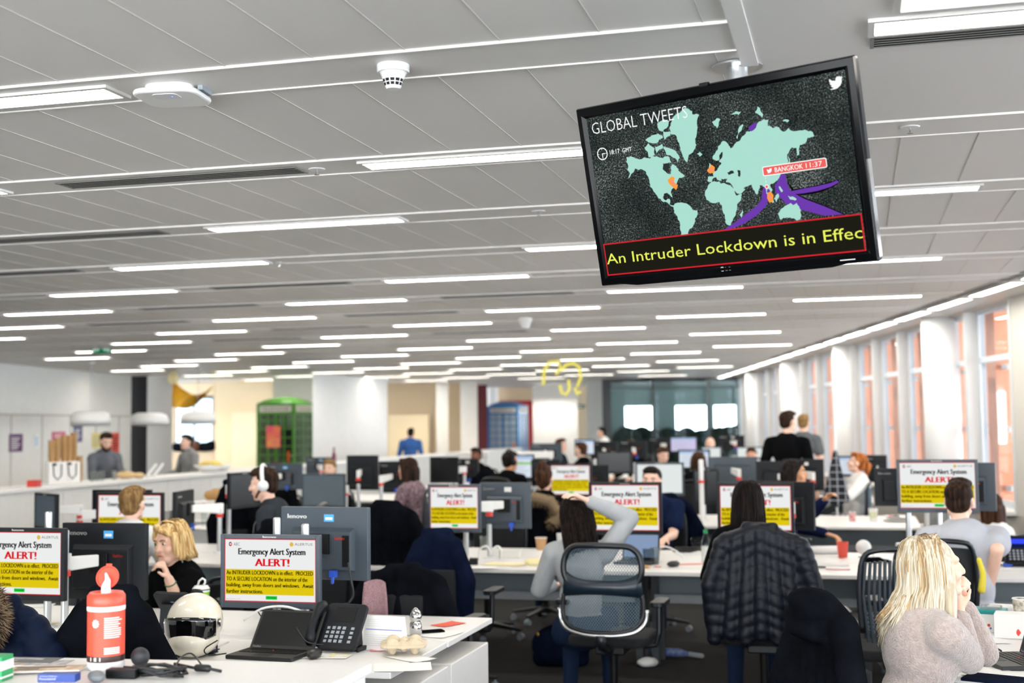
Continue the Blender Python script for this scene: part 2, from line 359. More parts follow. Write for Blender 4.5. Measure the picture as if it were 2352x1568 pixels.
for x0, x1, z0, z1 in ((400, 405, 1.13, 2.62), (444, 449, 1.13, 2.62), (487, 492, 1.13, 2.62), (400, 492, 1.13, 1.2), (400, 492, 2.54, 2.62)): o = seg('window_frame', x0, 34.6, x1, 34.6, mat('dark window frame', '2d333a', .4), z0, z1, .1, None); o.parent = root
o = seg('pane', 402, 34.65, 490, 34.65, glassmat('tinted glass', 'a9b4bb', .1), 1.2, 2.54, .02, None); o.parent = root
# far glazed screen and the daylight beyond it
GM = mat('dark steel mullion', '3c4448', .4); SCR = glassmat('screen glass', 'd5e2e4', .1)
for i, (x0, x1) in enumerate(((1404, 1496), (1503, 1624), (1631, 1706))):
    root = bpy.data.objects.new(f'window_{20+i}', None); COL.objects.link(root); root['kind'] = 'structure'
    o = seg('pane', x0, 34.6, x1, 34.9, SCR, 0, 2.93, .02, None); o.parent = root
    o = seg('mullion', x0-(20 if i == 0 else 6), 34.5, x0, 34.5, GM, 0, 2.95, .12, None); o.parent = root
    o = seg('header', x0, 34.5, x1, 34.8, GM, 2.86, 2.95, .12, None); o.parent = root
for x0, x1 in ((1385, 1436), (1500, 1552), (1622, 1640), (1690, 1720)): seg('wall_far', x0, 46, x1, 46, mat('grey green wall', '8d9a98', .5))
seg('wall_far', 1380, 46.1, 1720, 46.1, mat('far spandrel', '76807f', .5), 0, 1.25); seg('wall_far', 1380, 46.1, 1720, 46.1, mat('far header', 'aab5b3', .5), 2.35, 3)
pl = at(1400, 965, 44); pr = at(1715, 965, 44)
hb = MB(); rnd = random.Random(3)
for i in range(110):
    p = pl.lerp(pr, rnd.random()); hb.ell((p.x, p.y+rnd.uniform(-.3, .3), rnd.uniform(.25, 1.4)), (.34, .25, .28), nu=8, nv=6)
tag(ob('hedge', hb, [mat('dark green leaves', '24332c', .8, var=.4, vscale=6)]), 'dark green planting beyond the far glazed screen', 'plants'); bpy.data.objects['hedge']['kind'] = 'stuff'
# ================================================================== television on its ceiling pole
TVD = \
{'screen':[(-460,272),(476,267),(469,-271),(-479,-276)],'bar':[(-476,-169),(469,-161),(469,-271),(-477,-276)],'na':[(-334,122),(-316,123),(-298,113),(-266,111),(-242,104),(-215,109),(-192,99),(-172,103),(-163,82),(-179,79),(-196,71),(-195,57),(-182,45),(-173,42),(-167,56),(-161,74),(-147,67),(-140,50),(-130,40),(-119,30),(-141,26),(-149,17),(-153,9),(-163,-1),(-175,-8),(-180,-21),(-176,-36),(-182,-32),(-185,-25),(-195,-18),(-208,-20),(-213,-33),(-205,-42),(-189,-39),(-188,-50),(-192,-58),(-174,-61),(-174,-68),(-187,-63),(-203,-48),(-221,-41),(-232,-31),(-240,-14),(-247,-5),(-257,10),(-258,38),(-265,61),(-279,73),(-304,79),(-315,67),(-338,49),(-329,66),(-338,78),(-331,91),(-338,106)],'arc1':[(-258,142),(-239,155),(-220,136),(-221,115),(-247,110)],'arc2':[(-250,168),(-223,180),(-197,182),(-180,168),(-201,155),(-227,154)],'arc3':[(-186,137),(-162,128),(-139,114),(-128,91),(-139,77),(-160,101),(-178,109),(-181,125)],'arc4':[(-196,214),(-171,226),(-148,217),(-160,197),(-177,187),(-192,192)],'arc5':[(-177,187),(-153,183),(-152,170),(-176,157)],'arc6':[(-216,141),(-190,146),(-186,132),(-214,119)],'gl':[(-152,191),(-142,211),(-127,230),(-107,237),(-94,246),(-81,249),(-59,235),(-58,224),(-35,218),(-46,201),(-47,180),(-53,160),(-62,140),(-60,124),(-73,107),(-93,97),(-103,72),(-113,86),(-119,106),(-122,128),(-128,150),(-131,166),(-151,175)],'ice':[(-63,95),(-50,101),(-42,91),(-54,85)],'sa':[(-174,-60),(-160,-55),(-136,-59),(-114,-72),(-109,-83),(-90,-88),(-91,-102),(-102,-114),(-108,-132),(-119,-144),(-132,-151),(-137,-163),(-165,-164),(-165,-142),(-162,-121),(-168,-101),(-179,-86),(-178,-70)],'af':[(-45,-24),(-31,-7),(6,-4),(10,-12),(33,-18),(44,-22),(56,-41),(62,-58),(80,-55),(75,-70),(58,-86),(52,-107),(44,-124),(25,-151),(14,-148),(8,-126),(3,-101),(3,-83),(-4,-71),(-34,-70),(-50,-58),(-54,-44)],'mad':[(62,-121),(76,-104),(76,-115),(66,-132)],'eu':[(-38,2),(-33,16),(-13,15),(-14,25),(-1,31),(10,41),(22,54),(15,58),(13,65),(7,63),(0,67),(-8,72),(5,89),(17,108),(37,123),(53,113),(61,96),(81,109),(100,117),(116,130),(127,141),(143,139),(162,151),(190,170),(206,165),(201,148),(239,137),(248,123),(271,130),(291,117),(323,117),(348,106),(352,93),(330,91),(323,79),(301,73),(294,43),(285,41),(289,64),(273,69),(254,49),(255,26),(238,15),(230,1),(223,-11),(210,-27),(192,-36),(183,-36),(189,-55),(182,-62),(173,-48),(170,-68),(166,-63),(167,-47),(160,-41),(155,-35),(147,-34),(138,-54),(134,-64),(127,-50),(119,-28),(107,-32),(89,-38),(95,-41),(72,-54),(61,-47),(50,-25),(46,-17),(28,-10),(36,1),(21,0),(13,3),(5,14),(15,-2),(6,-2),(-4,11),(-16,8),(-24,-3)],'uk':[(-30,35),(-23,61),(-18,57),(-18,34),(-22,26)],'nz':[(87,124),(96,148),(116,166),(118,161),(101,142),(92,123)],'sv':[(8,188),(25,198),(39,193),(30,174),(23,167),(13,177)],'fj':[(78,203),(97,210),(116,207),(106,196),(89,201)],'sz':[(164,194),(174,211),(182,207),(191,185),(185,176),(176,185)],'ns':[(252,155),(264,158),(276,152),(268,148)],'jp':[(251,21),(259,30),(259,48),(262,32),(258,20),(252,16)],'bo':[(191,-81),(207,-68),(208,-80),(195,-94)],'su':[(167,-68),(175,-74),(189,-94),(183,-96)],'ph':[(213,-45),(224,-62),(218,-66)],'ng':[(239,-79),(267,-93),(261,-97),(243,-90)],'au':[(197,-133),(211,-117),(229,-109),(246,-103),(253,-111),(265,-105),(276,-129),(275,-147),(269,-159),(258,-161),(248,-152),(226,-147),(203,-152),(200,-144)],'bs':[(39,21),(60,24),(62,15),(41,13)],'cs':[(76,24),(86,20),(80,0),(75,6)],'ba':[(19,81),(32,89),(24,68),(13,61)],'hb':[(-195,81),(-169,83),(-172,49),(-187,53),(-198,60)],'pur1':[(220,-10),(209,-32),(199,-41),(197,-66),(218,-89),(237,-112),(299,-136),(351,-155),(414,-158),(355,-126),(294,-96),(264,-77),(247,-60),(241,-36),(240,-11)],'pur2':[(160,-39),(181,-49),(174,-79),(159,-103),(121,-130),(72,-151),(11,-166),(0,-162),(38,-145),(88,-119),(126,-99),(146,-81),(152,-56)],'pur3':[(254,-66),(298,-63),(342,-61),(385,-57),(407,-52),(414,-58),(384,-69),(340,-76),(296,-78),(261,-77)],'pur4':[(134,153),(158,164),(166,158),(149,140),(138,140)],'bk1':[(160,-98),(122,-125),(73,-143),(95,-112),(126,-94),(81,-89),(71,-77),(92,-54),(142,-65)],'bk2':[(245,-36),(250,-57),(263,-79),(295,-84),(345,-82),(388,-72),(416,-59),(412,-51),(386,-53),(342,-58),(299,-61),(260,-61)],'bk3':[(264,-74),(305,-97),(355,-123),(424,-159),(414,-158),(354,-130),(293,-101)],'h1':[(-185,23),(-168,33),(-159,28),(-163,15),(-151,3),(-159,-10),(-170,0),(-181,12)],'h2':[(-33,36),(-15,52),(-5,43),(-10,27),(-25,27)],'h3':[(171,-63),(182,-60),(189,-73),(184,-91),(173,-92),(168,-78)],'label':[(165,20),(380,21),(381,-6),(165,-7)],'dot':[(171,-42)],'t1':[(-456,223),(-77,254)],'t2':[(-397,139),(-308,149)],'clock':[(-428,145)],'t3':[(207,-1),(309,11)],'t4':[(312,-1),(367,11)],'b1':[(174,1),(199,16)],'bird':[(422,224),(464,256)],'lg':[(-23,-291)],'lgt':[(-12,-297),(9,-286)],'t5':[(-472,-236),(464,-233)],'t6':[(-472,-236),(-440,-216)],'sensor':[(3,307)],'pwr':[(388,-317),(438,-316)]}
tv = thing('television', 'large black television hung from the ceiling showing a world map and lockdown banner', 'television')
tv.matrix_world = Matrix(((.91919, -.09098, -.38337, -.41434), (-.39382, -.21236, -.89423, 4.18898), (0, .97295, -.23103, 2.53803), (0, 0, 0, 1)))
b = MB(); W2, H2 = .51, .313
b.prism(rrect(1.02, .626, .012), -.035, -.006).prism(rrect(.9, .52, .03), -.07, -.03)
ob('housing', b, [BLACK], tv, bev=.004)
b = MB()                                                                # glossy bezel with a bevelled profile
ring = [((-.51, -.313), (.51, -.313), (.51, .313), (-.51, .313), -.008), ((-.506, -.309), (.506, -.309), (.506, .309), (-.506, .309), .004), ((-.485, -.286), (.485, -.286), (.485, .284), (-.485, .284), .004), ((-.476, -.278), (.476, -.278), (.474, .275), (-.474, .275), -.004)]
vs = [(*q, r[4]) for r in ring for q in r[:4]]
b.add(vs, [(k*4+i, k*4+(i+1)%4, k*4+4+(i+1)%4, k*4+4+i) for k in range(3) for i in range(4)])
b.prism([(-.36, -.318), (.36, -.318), (.46, -.305), (-.46, -.305)], -.03, .006)
ob('bezel', b, [BLACKGLOSS], tv, bev=.002)
ob('trim_edge', MB().box(.508, -.3, -.03, .5125, .0, -.004), [CHROME], tv)
ob('sensor', MB().box(-.014, .305, -.01, .016, .318, .012), [BLACK], tv, bev=.003)
ob('ceiling_bracket', MB().box(-.16, -.14, -.095, .16, .14, -.065).box(-.05, -.08, -.16, .05, .08, -.09), [GREYM], tv)
def asphalt():
    m = bpy.data.materials.new('screen asphalt'); m.use_nodes = True; nt = m.node_tree; nt.nodes.clear(); N = nt.nodes.new
    o = N('ShaderNodeOutputMaterial'); e = N('ShaderNodeEmission'); tc = N('ShaderNodeTexCoord'); n = N('ShaderNodeTexNoise'); n.inputs['Scale'].default_value = 210; n.inputs['Detail'].default_value = 3
    n3 = N('ShaderNodeTexNoise'); n3.inputs['Scale'].default_value = 5; mx = N('ShaderNodeMath'); mx.operation = 'MULTIPLY'
    r = N('ShaderNodeValToRGB'); cr = r.color_ramp; cr.elements[0].position = .22; cr.elements[0].color = (*lin('101514'), 1); cr.elements[1].position = .56; cr.elements[1].color = (*lin('a6aca8'), 1); q = cr.elements.new(.36); q.color = (*lin('37403e'), 1)
    a = N('ShaderNodeMath'); a.operation = 'MULTIPLY_ADD'; a.inputs[1].default_value = .5; a.inputs[2].default_value = .38
    nt.links.new(tc.outputs['Object'], n.inputs['Vector']); nt.links.new(tc.outputs['Object'], n3.inputs['Vector']); nt.links.new(n3.outputs['Fac'], a.inputs[0])
    nt.links.new(n.outputs['Fac'], mx.inputs[0]); nt.links.new(a.outputs[0], mx.inputs[1]); nt.links.new(mx.outputs[0], r.inputs[0]); nt.links.new(r.outputs[0], e.inputs[0]); nt.links.new(e.outputs[0], o.inputs[0]); return m
TM = [asphalt(), glow('screen mint', 'a6d8ca'), glow('screen purple', '6a3aa8'), glow('screen black', '0b0b0d'), glow('screen orange', 'fb9a3c'), glow('screen pink', 'fc8f70'), glow('screen coral', 'e8625c'), glow('screen white', 'f4f6f6'), glow('screen banner', '1c1c15'), glow('screen banner red', 'cf2430'), glow('screen lime', 'e4ec5f'), glow('screen dark grey', '2c3432')]
b = MB(); K = .001
def tp(u, v, z=0): return (u, v, -.004+z)
def coast(P, lv, rnd):
    for _ in range(lv):
        out = []
        for i, (x, y) in enumerate(P):
            X, Y = P[(i+1) % len(P)]; o = rnd.uniform(-.16, .16); out += [(x, y), ((x+X)/2-(Y-y)*o, (y+Y)/2+(X-x)*o)]
        P = out
    return P
def tpoly(k, m, z): b.poly([tp(u*K, v*K, z) for u, v in (coast(TVD[k], 2, random.Random(len(k)+len(TVD[k]))) if m in (1, 11) else TVD[k])], m)
b.quad(tp(-.474, -.277), tp(.474, -.277), tp(.474, .275), tp(-.474, .275), 0)
for k in ('bk2', 'bk3'): tpoly(k, 3, .0003)
for k in ('pur1', 'pur2', 'pur3', 'pur4'): tpoly(k, 2, .0006)
for k in 'na arc1 arc2 arc3 arc4 arc5 arc6 gl ice sa af mad eu uk nz sv fj sz ns jp bo su ph ng au'.split(): tpoly(k, 1, .0009)
for k in ('bs', 'cs', 'ba', 'hb'): tpoly(k, 11, .0012)
for k in ('h1', 'h2', 'h3'):
    P_ = np.array(TVD[k])*K; c = P_.mean(0); b.poly([tp(*(c+(p-c)*1.1), .0012) for p in P_], 4); b.poly([tp(*(c+(p-c)*.55), .0015) for p in P_], 5)
b.poly([tp(u, v, .0014) for u, v in rrect(.219, .031, .006, cx=.2725, cy=.007)], 7); b.poly([tp(u, v, .0016) for u, v in rrect(.213, .025, .004, cx=.2725, cy=.007)], 6)
T = lambda u, v, z=0: tp(u, v, z+.0018)
text(b, 'BANGKOK', .206, -.001, .302, .0145, 7, T, .01); text(b, '11:37', .312, -.001, .366, .0145, 7, T)
text(b, 'GLOBAL TWEETS', -.456, .217, -.077, .256, 7, T, -.012); text(b, '18:17', -.397, .139, -.357, .1545, 7, T, .006); text(b, 'GMT', -.346, .139, -.308, .1535, 7, T, .006)
cx, cy_ = -.428, .146
for i in range(28):
    a0, a1 = 2*PI*i/28, 2*PI*(i+1)/28; b.quad(*[T(cx+r*math.cos(a), cy_+r*math.sin(a)) for a, r in ((a0, .018), (a0, .0215), (a1, .0215), (a1, .018))], 7)
b.quad(T(cx-.0015, cy_), T(cx-.0015, cy_-.013), T(cx+.0015, cy_-.013), T(cx+.0015, cy_), 7); b.quad(T(cx-.0015, cy_-.0015), T(cx+.011, cy_-.0015), T(cx+.011, cy_+.0015), T(cx-.0015, cy_+.0015), 7)
for a in range(4): c, s_ = math.cos(a*PI/2), math.sin(a*PI/2); b.quad(*[T(cx+c*r-s_*q, cy_+s_*r+c*q) for r, q in ((.013, -.001), (.017, -.001), (.017, .001), (.013, .001))], 7)
BIRD = [(0,.12),(.15,.10),(.30,.17),(.18,.22),(.11,.34),(.20,.34),(.08,.45),(.04,.56),(.13,.52),(.03,.68),(.06,.88),(.22,.72),(.48,.66),(.5,.84),(.62,.95),(.78,.93),(.85,.88),(.97,.93),(.9,.81),(1.0,.84),(.91,.72),(.90,.5),(.78,.25),(.55,.08),(.3,.03),(.12,.05)]
b.poly([T(.420+.046*x, .221+.04*y) for x, y in BIRD], 7); b.poly([T(.178+.019*x, -.001+.016*y) for x, y in BIRD], 7)
for i in range(3): b.quad(T(.170, -.012-.011*i), T(.170, -.018-.011*i), T(.1715, -.018-.011*i), T(.1715, -.012-.011*i), 7)
b.poly([T(.171+.007*math.cos(i*PI/8), -.042+.007*math.sin(i*PI/8)) for i in range(16)], 7); b.poly([T(.171+.0045*math.cos(i*PI/8), -.042+.0045*math.sin(i*PI/8), .0004) for i in range(16)], 6)
b.quad(tp(-.4785, -.277, .0030), tp(.4735, -.277, .0030), tp(.4735, -.161, .0030), tp(-.4785, -.164, .0030), 9); b.quad(tp(-.474, -.2725, .0034), tp(.469, -.2725, .0034), tp(.469, -.1655, .0034), tp(-.474, -.1685, .0034), 8)
text(b, 'An Intruder Lockdown is in Effec', -.473, -.237, .469, -.2, 10, lambda u, v, z: tp(u, v, .0038))
ob('screen', b, TM, tv)
b = MB(); SIL = 0
P_ = lambda u, v, z=0: (u, v, .0046)
for i in range(20): b.quad(*[P_(-.023+r*math.cos(a), -.291+r*math.sin(a)) for a, r in ((PI*i/10, .0062), (PI*i/10, .0075), (PI*(i+1)/10, .0075), (PI*(i+1)/10, .0062))])
b.poly([P_(-.023+.0055*math.cos(i*PI/8), -.291+.0055*math.sin(i*PI/8)) for i in range(16)], 1)
text(b, 'LG', -.012, -.297, .0085, -.2855, 0, P_, .02); b.quad(P_(.388, -.3), P_(.438, -.3), P_(.438, -.297), P_(.388, -.297))
ob('logo', b, [mat('silver print', 'dedede', .35), mat('grey print', '9c9c9c', .4)], tv)
t = thing('ceiling_pole', 'brushed steel ceiling pole holding up the television', 'pole', (-.352, 4.322, HC))
ob('flange', MB().lathe([(.085, -.009), (.085, -.002), (.03, .0)], 32), [ALU], t, smooth=False); ob('tube', MB().lathe([(.035, -.40), (.035, -.006)], 28), [ALU], t)
# ---- ceiling devices
p = onz(903, 147, HC)
t = thing('smoke_detector', 'white cone shaped smoke detector on the ceiling strip', 'smoke detector', (p.x, p.y, HC))
ob('base', MB().lathe([(.052, -.03), (.054, -.026), (.054, -.001), (.05, 0)], 32), [WPLAS], t, smooth=False)
ob('cone', MB().lathe([(.022, -.085), (.027, -.078), (.042, -.034), (.046, -.03)], 32), [WPLAS], t)
b = MB()
for i in range(12):
    for zz in (-.071, -.059): c, s_ = math.cos(2*PI*i/12), math.sin(2*PI*i/12); r = .0272+(zz+.078)*.34; b.add([(r*math.cos(2*PI*(i+d)/12)*1.012, r*math.sin(2*PI*(i+d)/12)*1.012, zz+h_) if 0 else ((r+h_*.34)*math.cos(2*PI*(i+d)/12)*1.015, (r+h_*.34)*math.sin(2*PI*(i+d)/12)*1.015, zz+h_) for d, h_ in ((.12, -.004), (.88, -.004), (.88, .005), (.12, .005))], [(0, 1, 2, 3)])
ob('vent_slots', b, [BLACK], t)
t = thing('access_point', 'white rounded wifi access point on the ceiling beside the lamp', 'access point', (-2.29, 4.0, HC), .12)
ob('housing', MB().prism(rrect(.235, .225, .06, 8), -.046, -.026).prism(rrect(.17, .16, .05, 8), -.026, -.0), [WPLAS], t, bev=.009)
ob('badge', MB().prism(rrect(.09, .07, .02, 5, cy=-.05), -.048, -.046), [mat('pale plastic', 'e2e4e6', .3)], t); ob('status_light', MB().ell((.02, -.05, -.0485), (.003, .003, .0015)), [glow('blue diode', '3a6cff', 4)], t)
ob('mounting_clip', MB().box(.1, -.02, -.02, .118, .07, -.003), [GREYM], t)
def sprinkler(p, label):
    t = thing('sprinkler', label, 'sprinkler', (p.x, p.y, HC-.002))
    cob('spr1', 'flange', lambda: MB().lathe([(.036, -.006), (.04, -.002), (.035, 0)], 24), [WPLAS], t); cob('spr2', 'head', lambda: MB().lathe([(.012, -.03), (.012, -.028), (.004, -.026), (.005, -.006)], 12), [CHROME], t)
sprinkler(onz(728, 386, HC), 'round ceiling sprinkler between the dark vent and the long lamp'); sprinkler(onz(2090, 289, HC), 'round ceiling sprinkler right of the television'); sprinkler(onz(1237, 483, HC), 'small round sprinkler left of the television, fourth ceiling row')
sprinkler(onz(643, 602, HC), 'small ceiling sprinkler at the end of the third row lamp'); sprinkler(onz(925, 820, HC), 'tiny distant sprinkler over the white block wall')
p = onz(1206, 730, HC); t = thing('smoke_detector', 'distant white smoke detector hanging below the far ceiling', 'smoke detector', (p.x, p.y, HC)); ob('base', MB().lathe([(.08, -.03), (.08, 0)], 20).lathe([(.04, -.12), (.075, -.03)], 20), [WPLAS], t)
# ================================================================== monitors
AL = [glow('alert white', 'e9eaea', .95), glow('alert red', 'd3121f'), glow('alert yellow', 'd9c012'), glow('alert black', '0a0a0a'), glow('alert green', '19c23a'), glow('alert grey', '55585c'), glow('alert gold', 'd8b34a')]
def alert_screen(w, h, st):
    def f():
        b = MB(); hx = .5*w; hz = .5*h
        def P(u, v, z=0): return (-hx+u*w, -.0005-z, hz-v*h)
        def R_(u0, v0, u1, v1, m, z): b.quad(P(u0, v1, z), P(u1, v1, z), P(u1, v0, z), P(u0, v0, z), m)
        R_(0, 0, 1, 1, 1, 0); R_(.008, .013, .992, .987, 0, .0003)
        Tt = lambda u, v, z=0: P(u, 1-v, .0008)
        def tx(s, u0, v0, u1, v1, m, bold=0): text(b, s, u0, 1-v1, u1, 1-v0, m, Tt, bold)
        tx('Emergency Alert System', .155, .15, .885, .285, 3, .045); tx('ALERT!', .34, .315, .71, .435, 1, .045)
        R_(.012, .485, .978, .888, 2, .0005)
        tx('An INTRUDER LOCKDOWN is in effect.  PROCEED', .022, .505, .968, .572, 3, .036); tx('TO A SECURE LOCATION on the interior of the', .022, .605, .908, .672, 3, .036)
        tx('building, away from doors and windows.  Await', .022, .705, .972, .785, 3, .036); tx('further instructions.', .022, .803, .425, .868, 3, .036)
        R_(.455, .905, .58, .962, 4, .0005); tx('Acknowledge', .468, .92, .568, .95, 3)
        tx('ABC', .1, .06, .168, .112, 5, -.005); tx('ALERTUS', .77, .06, .965, .1, 5, .0)
        for c, r0, a0, a1, m in (((.065, .087), .027, -1.2, 2.0, 1), ((.065, .087), .027, 2.0, 5.0, 3)):
            pts = [(c[0]+r*math.cos(a)*h/w*1.35*.75, c[1]+r*math.sin(a)*1.35) for r, rng in ((r0, range(9)), (r0*.45, range(8, -1, -1))) for a in [a0+(a1-a0)*k/8 for k in rng]]
            b.poly([P(u, v, .0008) for u, v in pts[::-1]], m)
        b.poly([P(.737+.022*math.cos(-k*PI/8)*h/w*1.5, .083+.036*math.sin(-k*PI/8), .0008) for k in range(16)], 6); tx('Message Text  2016 09 11 12:35 AM', .012, .955, .17, .968, 5)
        return b
    return f
DOC = [glow('doc page', 'd9e2ee', .95), glow('doc bar', 'a9bfe0', .95), glow('doc line', 'b5bcc8', .9), glow('doc lilac', 'cfc6e8', .95), glow('doc green', '86c45c', .9)]
def doc_screen(w, h, kind):
    def f():
        b = MB()
        def R_(u0, v0, u1, v1, m, z=0): b.quad(*[(-w/2+u*w, -.0005-z, h/2-v*h) for u, v in ((u0, v1), (u1, v1), (u1, v0), (u0, v0))], m)
        R_(0, 0, 1, 1, 3 if kind == 'lilac' else 0); R_(0, 0, 1, .16, 1, .0004)
        if kind == 'green': R_(.02, .3, .98, .4, 4, .0004)
        for i in range(7): R_(.08, .26+i*.1, .5+.4*((i*37) % 10)/10, .29+i*.1, 2, .0003)
        return b
    return f
SCR_OFF = mat('switched off screen', '0b0d10', .25); SCR_GREY = mat('matte grey screen', '55636d', .6, var=.04); WSCR = glow('blank lit screen', 'dfe5e3', .95)
NMON = [0]
def monitor(label, px, py, Y, w, h, rz=0, kind='alert', arm=None, yc=None, deskz=.74, dark=False, sticker=None, grp=None):
    c = ony(px, py, Y); A = math.radians(rz)
    t = thing('monitor', label, 'monitor', (c.x, c.y, c.z-h/2), A, grp); k = (round(w, 2), round(h, 2))
    hm = MOND if dark else MONBEZ
    def housing():
        b = MB(); bw, tp_, bt = .02, .02, .03
        b.box(-w/2, .0, 0, w/2, .028, h).box(-w/2, -.006, 0, -w/2+bw, 0, h).box(w/2-bw, -.006, 0, w/2, 0, h).box(-w/2+bw, -.006, h-tp_, w/2-bw, 0, h).box(-w/2+bw, -.006, 0, w/2-bw, 0, bt)
        b.add([(-.36*w, .028, .12*h), (.36*w, .028, .12*h), (.36*w, .028, .72*h), (-.36*w, .028, .72*h), (-.33*w, .058, .15*h), (.33*w, .058, .15*h), (.33*w, .058, .66*h), (-.33*w, .058, .66*h)], [(0, 1, 5, 4), (1, 2, 6, 5), (2, 3, 7, 6), (3, 0, 4, 7), (4, 5, 6, 7)])
        return b
    cob(('mh', dark)+k, 'housing', housing, [hm], t, bev=.004)
    sw, sh = w-.04, h-.05; sz = .03+sh/2
    if kind == 'alert': cob(('ms',)+k, 'screen', alert_screen(sw, sh, 0), AL, t, (0, 0, sz))
    elif kind in ('doc', 'lilac', 'green'): cob(('md', kind)+k, 'screen', doc_screen(sw, sh, kind), DOC, t, (0, 0, sz))
    else: cob(('mo', kind)+k, 'screen', lambda: MB().box(-sw/2, -.001, -sh/2, sw/2, .001, sh/2), [{'white': WSCR, 'grey': SCR_GREY}.get(kind, SCR_OFF)], t, (0, 0, sz))
    def logo():
        b = MB(); text(b, 'lenovo', -.034, h-.0145, .034, h-.0055, 0, lambda u, v, z: (u, -.0066, v), .03); return b
    cob(('ml',)+k, 'logo', logo, [WPLAS], t)
    cob('mbut', 'buttons', lambda: MB().box(-.02, -.008, .010, .1, -.005, .014), [BLACK], t)
    if kind == 'back':
        def lb():
            b = MB(); text(b, 'lenovo', .08*w, h-.055, .33*w, h-.033, 0, lambda u, v, z: (-u+.0, .0285, v), .03); return b
        def lb2():
            b = MB(); text(b, 'lenovo', -.38*w, h*.86, -.12*w, h*.92, 0, lambda u, v, z: (-u, .0288, v), .03); return b
        cob(('mbl',)+k, 'rear_logo', lambda: (lambda b: (text(b, 'lenovo', -.42*w, h*.84, -.2*w, h*.9, 0, lambda u, v, z: (-u, .0288, v), .03), b)[1])(MB()), [WPLAS], t)
        def vent():
            b = MB()
            for i in range(16): b.box(-.31*w, .052, .2*h+i*.026*h, -.25*w, .0595, .2*h+i*.026*h+.012*h)
            b.box(-.32*w, .05, .19*h, -.24*w, .0585, .62*h)
            return b
        cob(('mv',)+k, 'vent_grille', vent, [BLACK], t); cob(('mp',)+k, 'mount_plate', lambda: MB().box(-.05, .055, .36*h, .05, .075, .36*h+.1), [BLACK], t, bev=.003)
        cob(('mr',)+k, 'red_label', lambda: (lambda b: (text(b, 'ThinkVision', .15*w, .56*h, .27*w, .6*h, 0, lambda u, v, z: (-u, .0595, v), .03), b)[1])(MB()), [RED], t)
        if sticker != 'none':
            cob(('mst', sticker)+k, 'sticker', lambda: MB().box(-.06*w-.028, .028, .8*h, -.06*w+.028, .0295, .9*h).box(-.06*w-.02, .0295, .825*h, -.06*w+.02, .0300, .86*h, 1), [LBLUE if sticker != 'white' else WPLAS, WPLAS], t)
        cob(('mpl',)+k, 'video_plug', lambda: MB().box(-.15*w-.018, .05, .05*h, -.15*w+.018, .08, .14*h).cap((-.15*w, .07, .06*h), (-.15*w, .075, -.02*h), .008), [BLUEP], t, bev=.003)
    if arm is not None:
        ax, ztop = arm; yc = Y if yc is None else yc
        a = thing('monitor_stand', 'white desk pole and arm carrying the '+label[:1].lower()+' '.join(label.split()[:9])[1:], 'monitor stand', (c.x+ax, yc, deskz), 0, 'white monitor arms along the desks')
        H_ = max(.2, ztop-deskz)
        ob('pole', MB().lathe([(.019, .012), (.019, H_-.006), (.014, H_)], 16), [ALU], a); cob('armb', 'base', lambda: MB().lathe([(.05, 0), (.05, .008), (.024, .014)], 20), [WPLAS], a)
        zc = c.z-deskz; back = Vector((math.sin(-A)*.076+c.x, math.cos(A)*.076+c.y, zc)); d = back-Vector((c.x+ax, yc, zc)); d.z = 0; L = max(.05, d.length); ang = math.atan2(d.y, d.x)
        b = MB(); Mr = Matrix.Rotation(ang, 4, 'Z'); b.add([(-.03, -.018, zc-.045), (L, -.016, zc-.02), (L, .016, zc-.02), (-.03, .018, zc-.045), (-.03, -.018, zc+.04), (L, -.016, zc+.04), (L, .016, zc+.04), (-.03, .018, zc+.04)], [(0, 3, 2, 1), (4, 5, 6, 7), (0, 1, 5, 4), (1, 2, 6, 5), (2, 3, 7, 6), (3, 0, 4, 7)], 0, Mr)
        ob('arm', b, [WPLAS], a, bev=.006); ob('collar', MB().lathe([(.027, zc-.075), (.028, zc-.07), (.028, zc-.052), (.027, zc-.046)], 18), [RED], a)
    return t
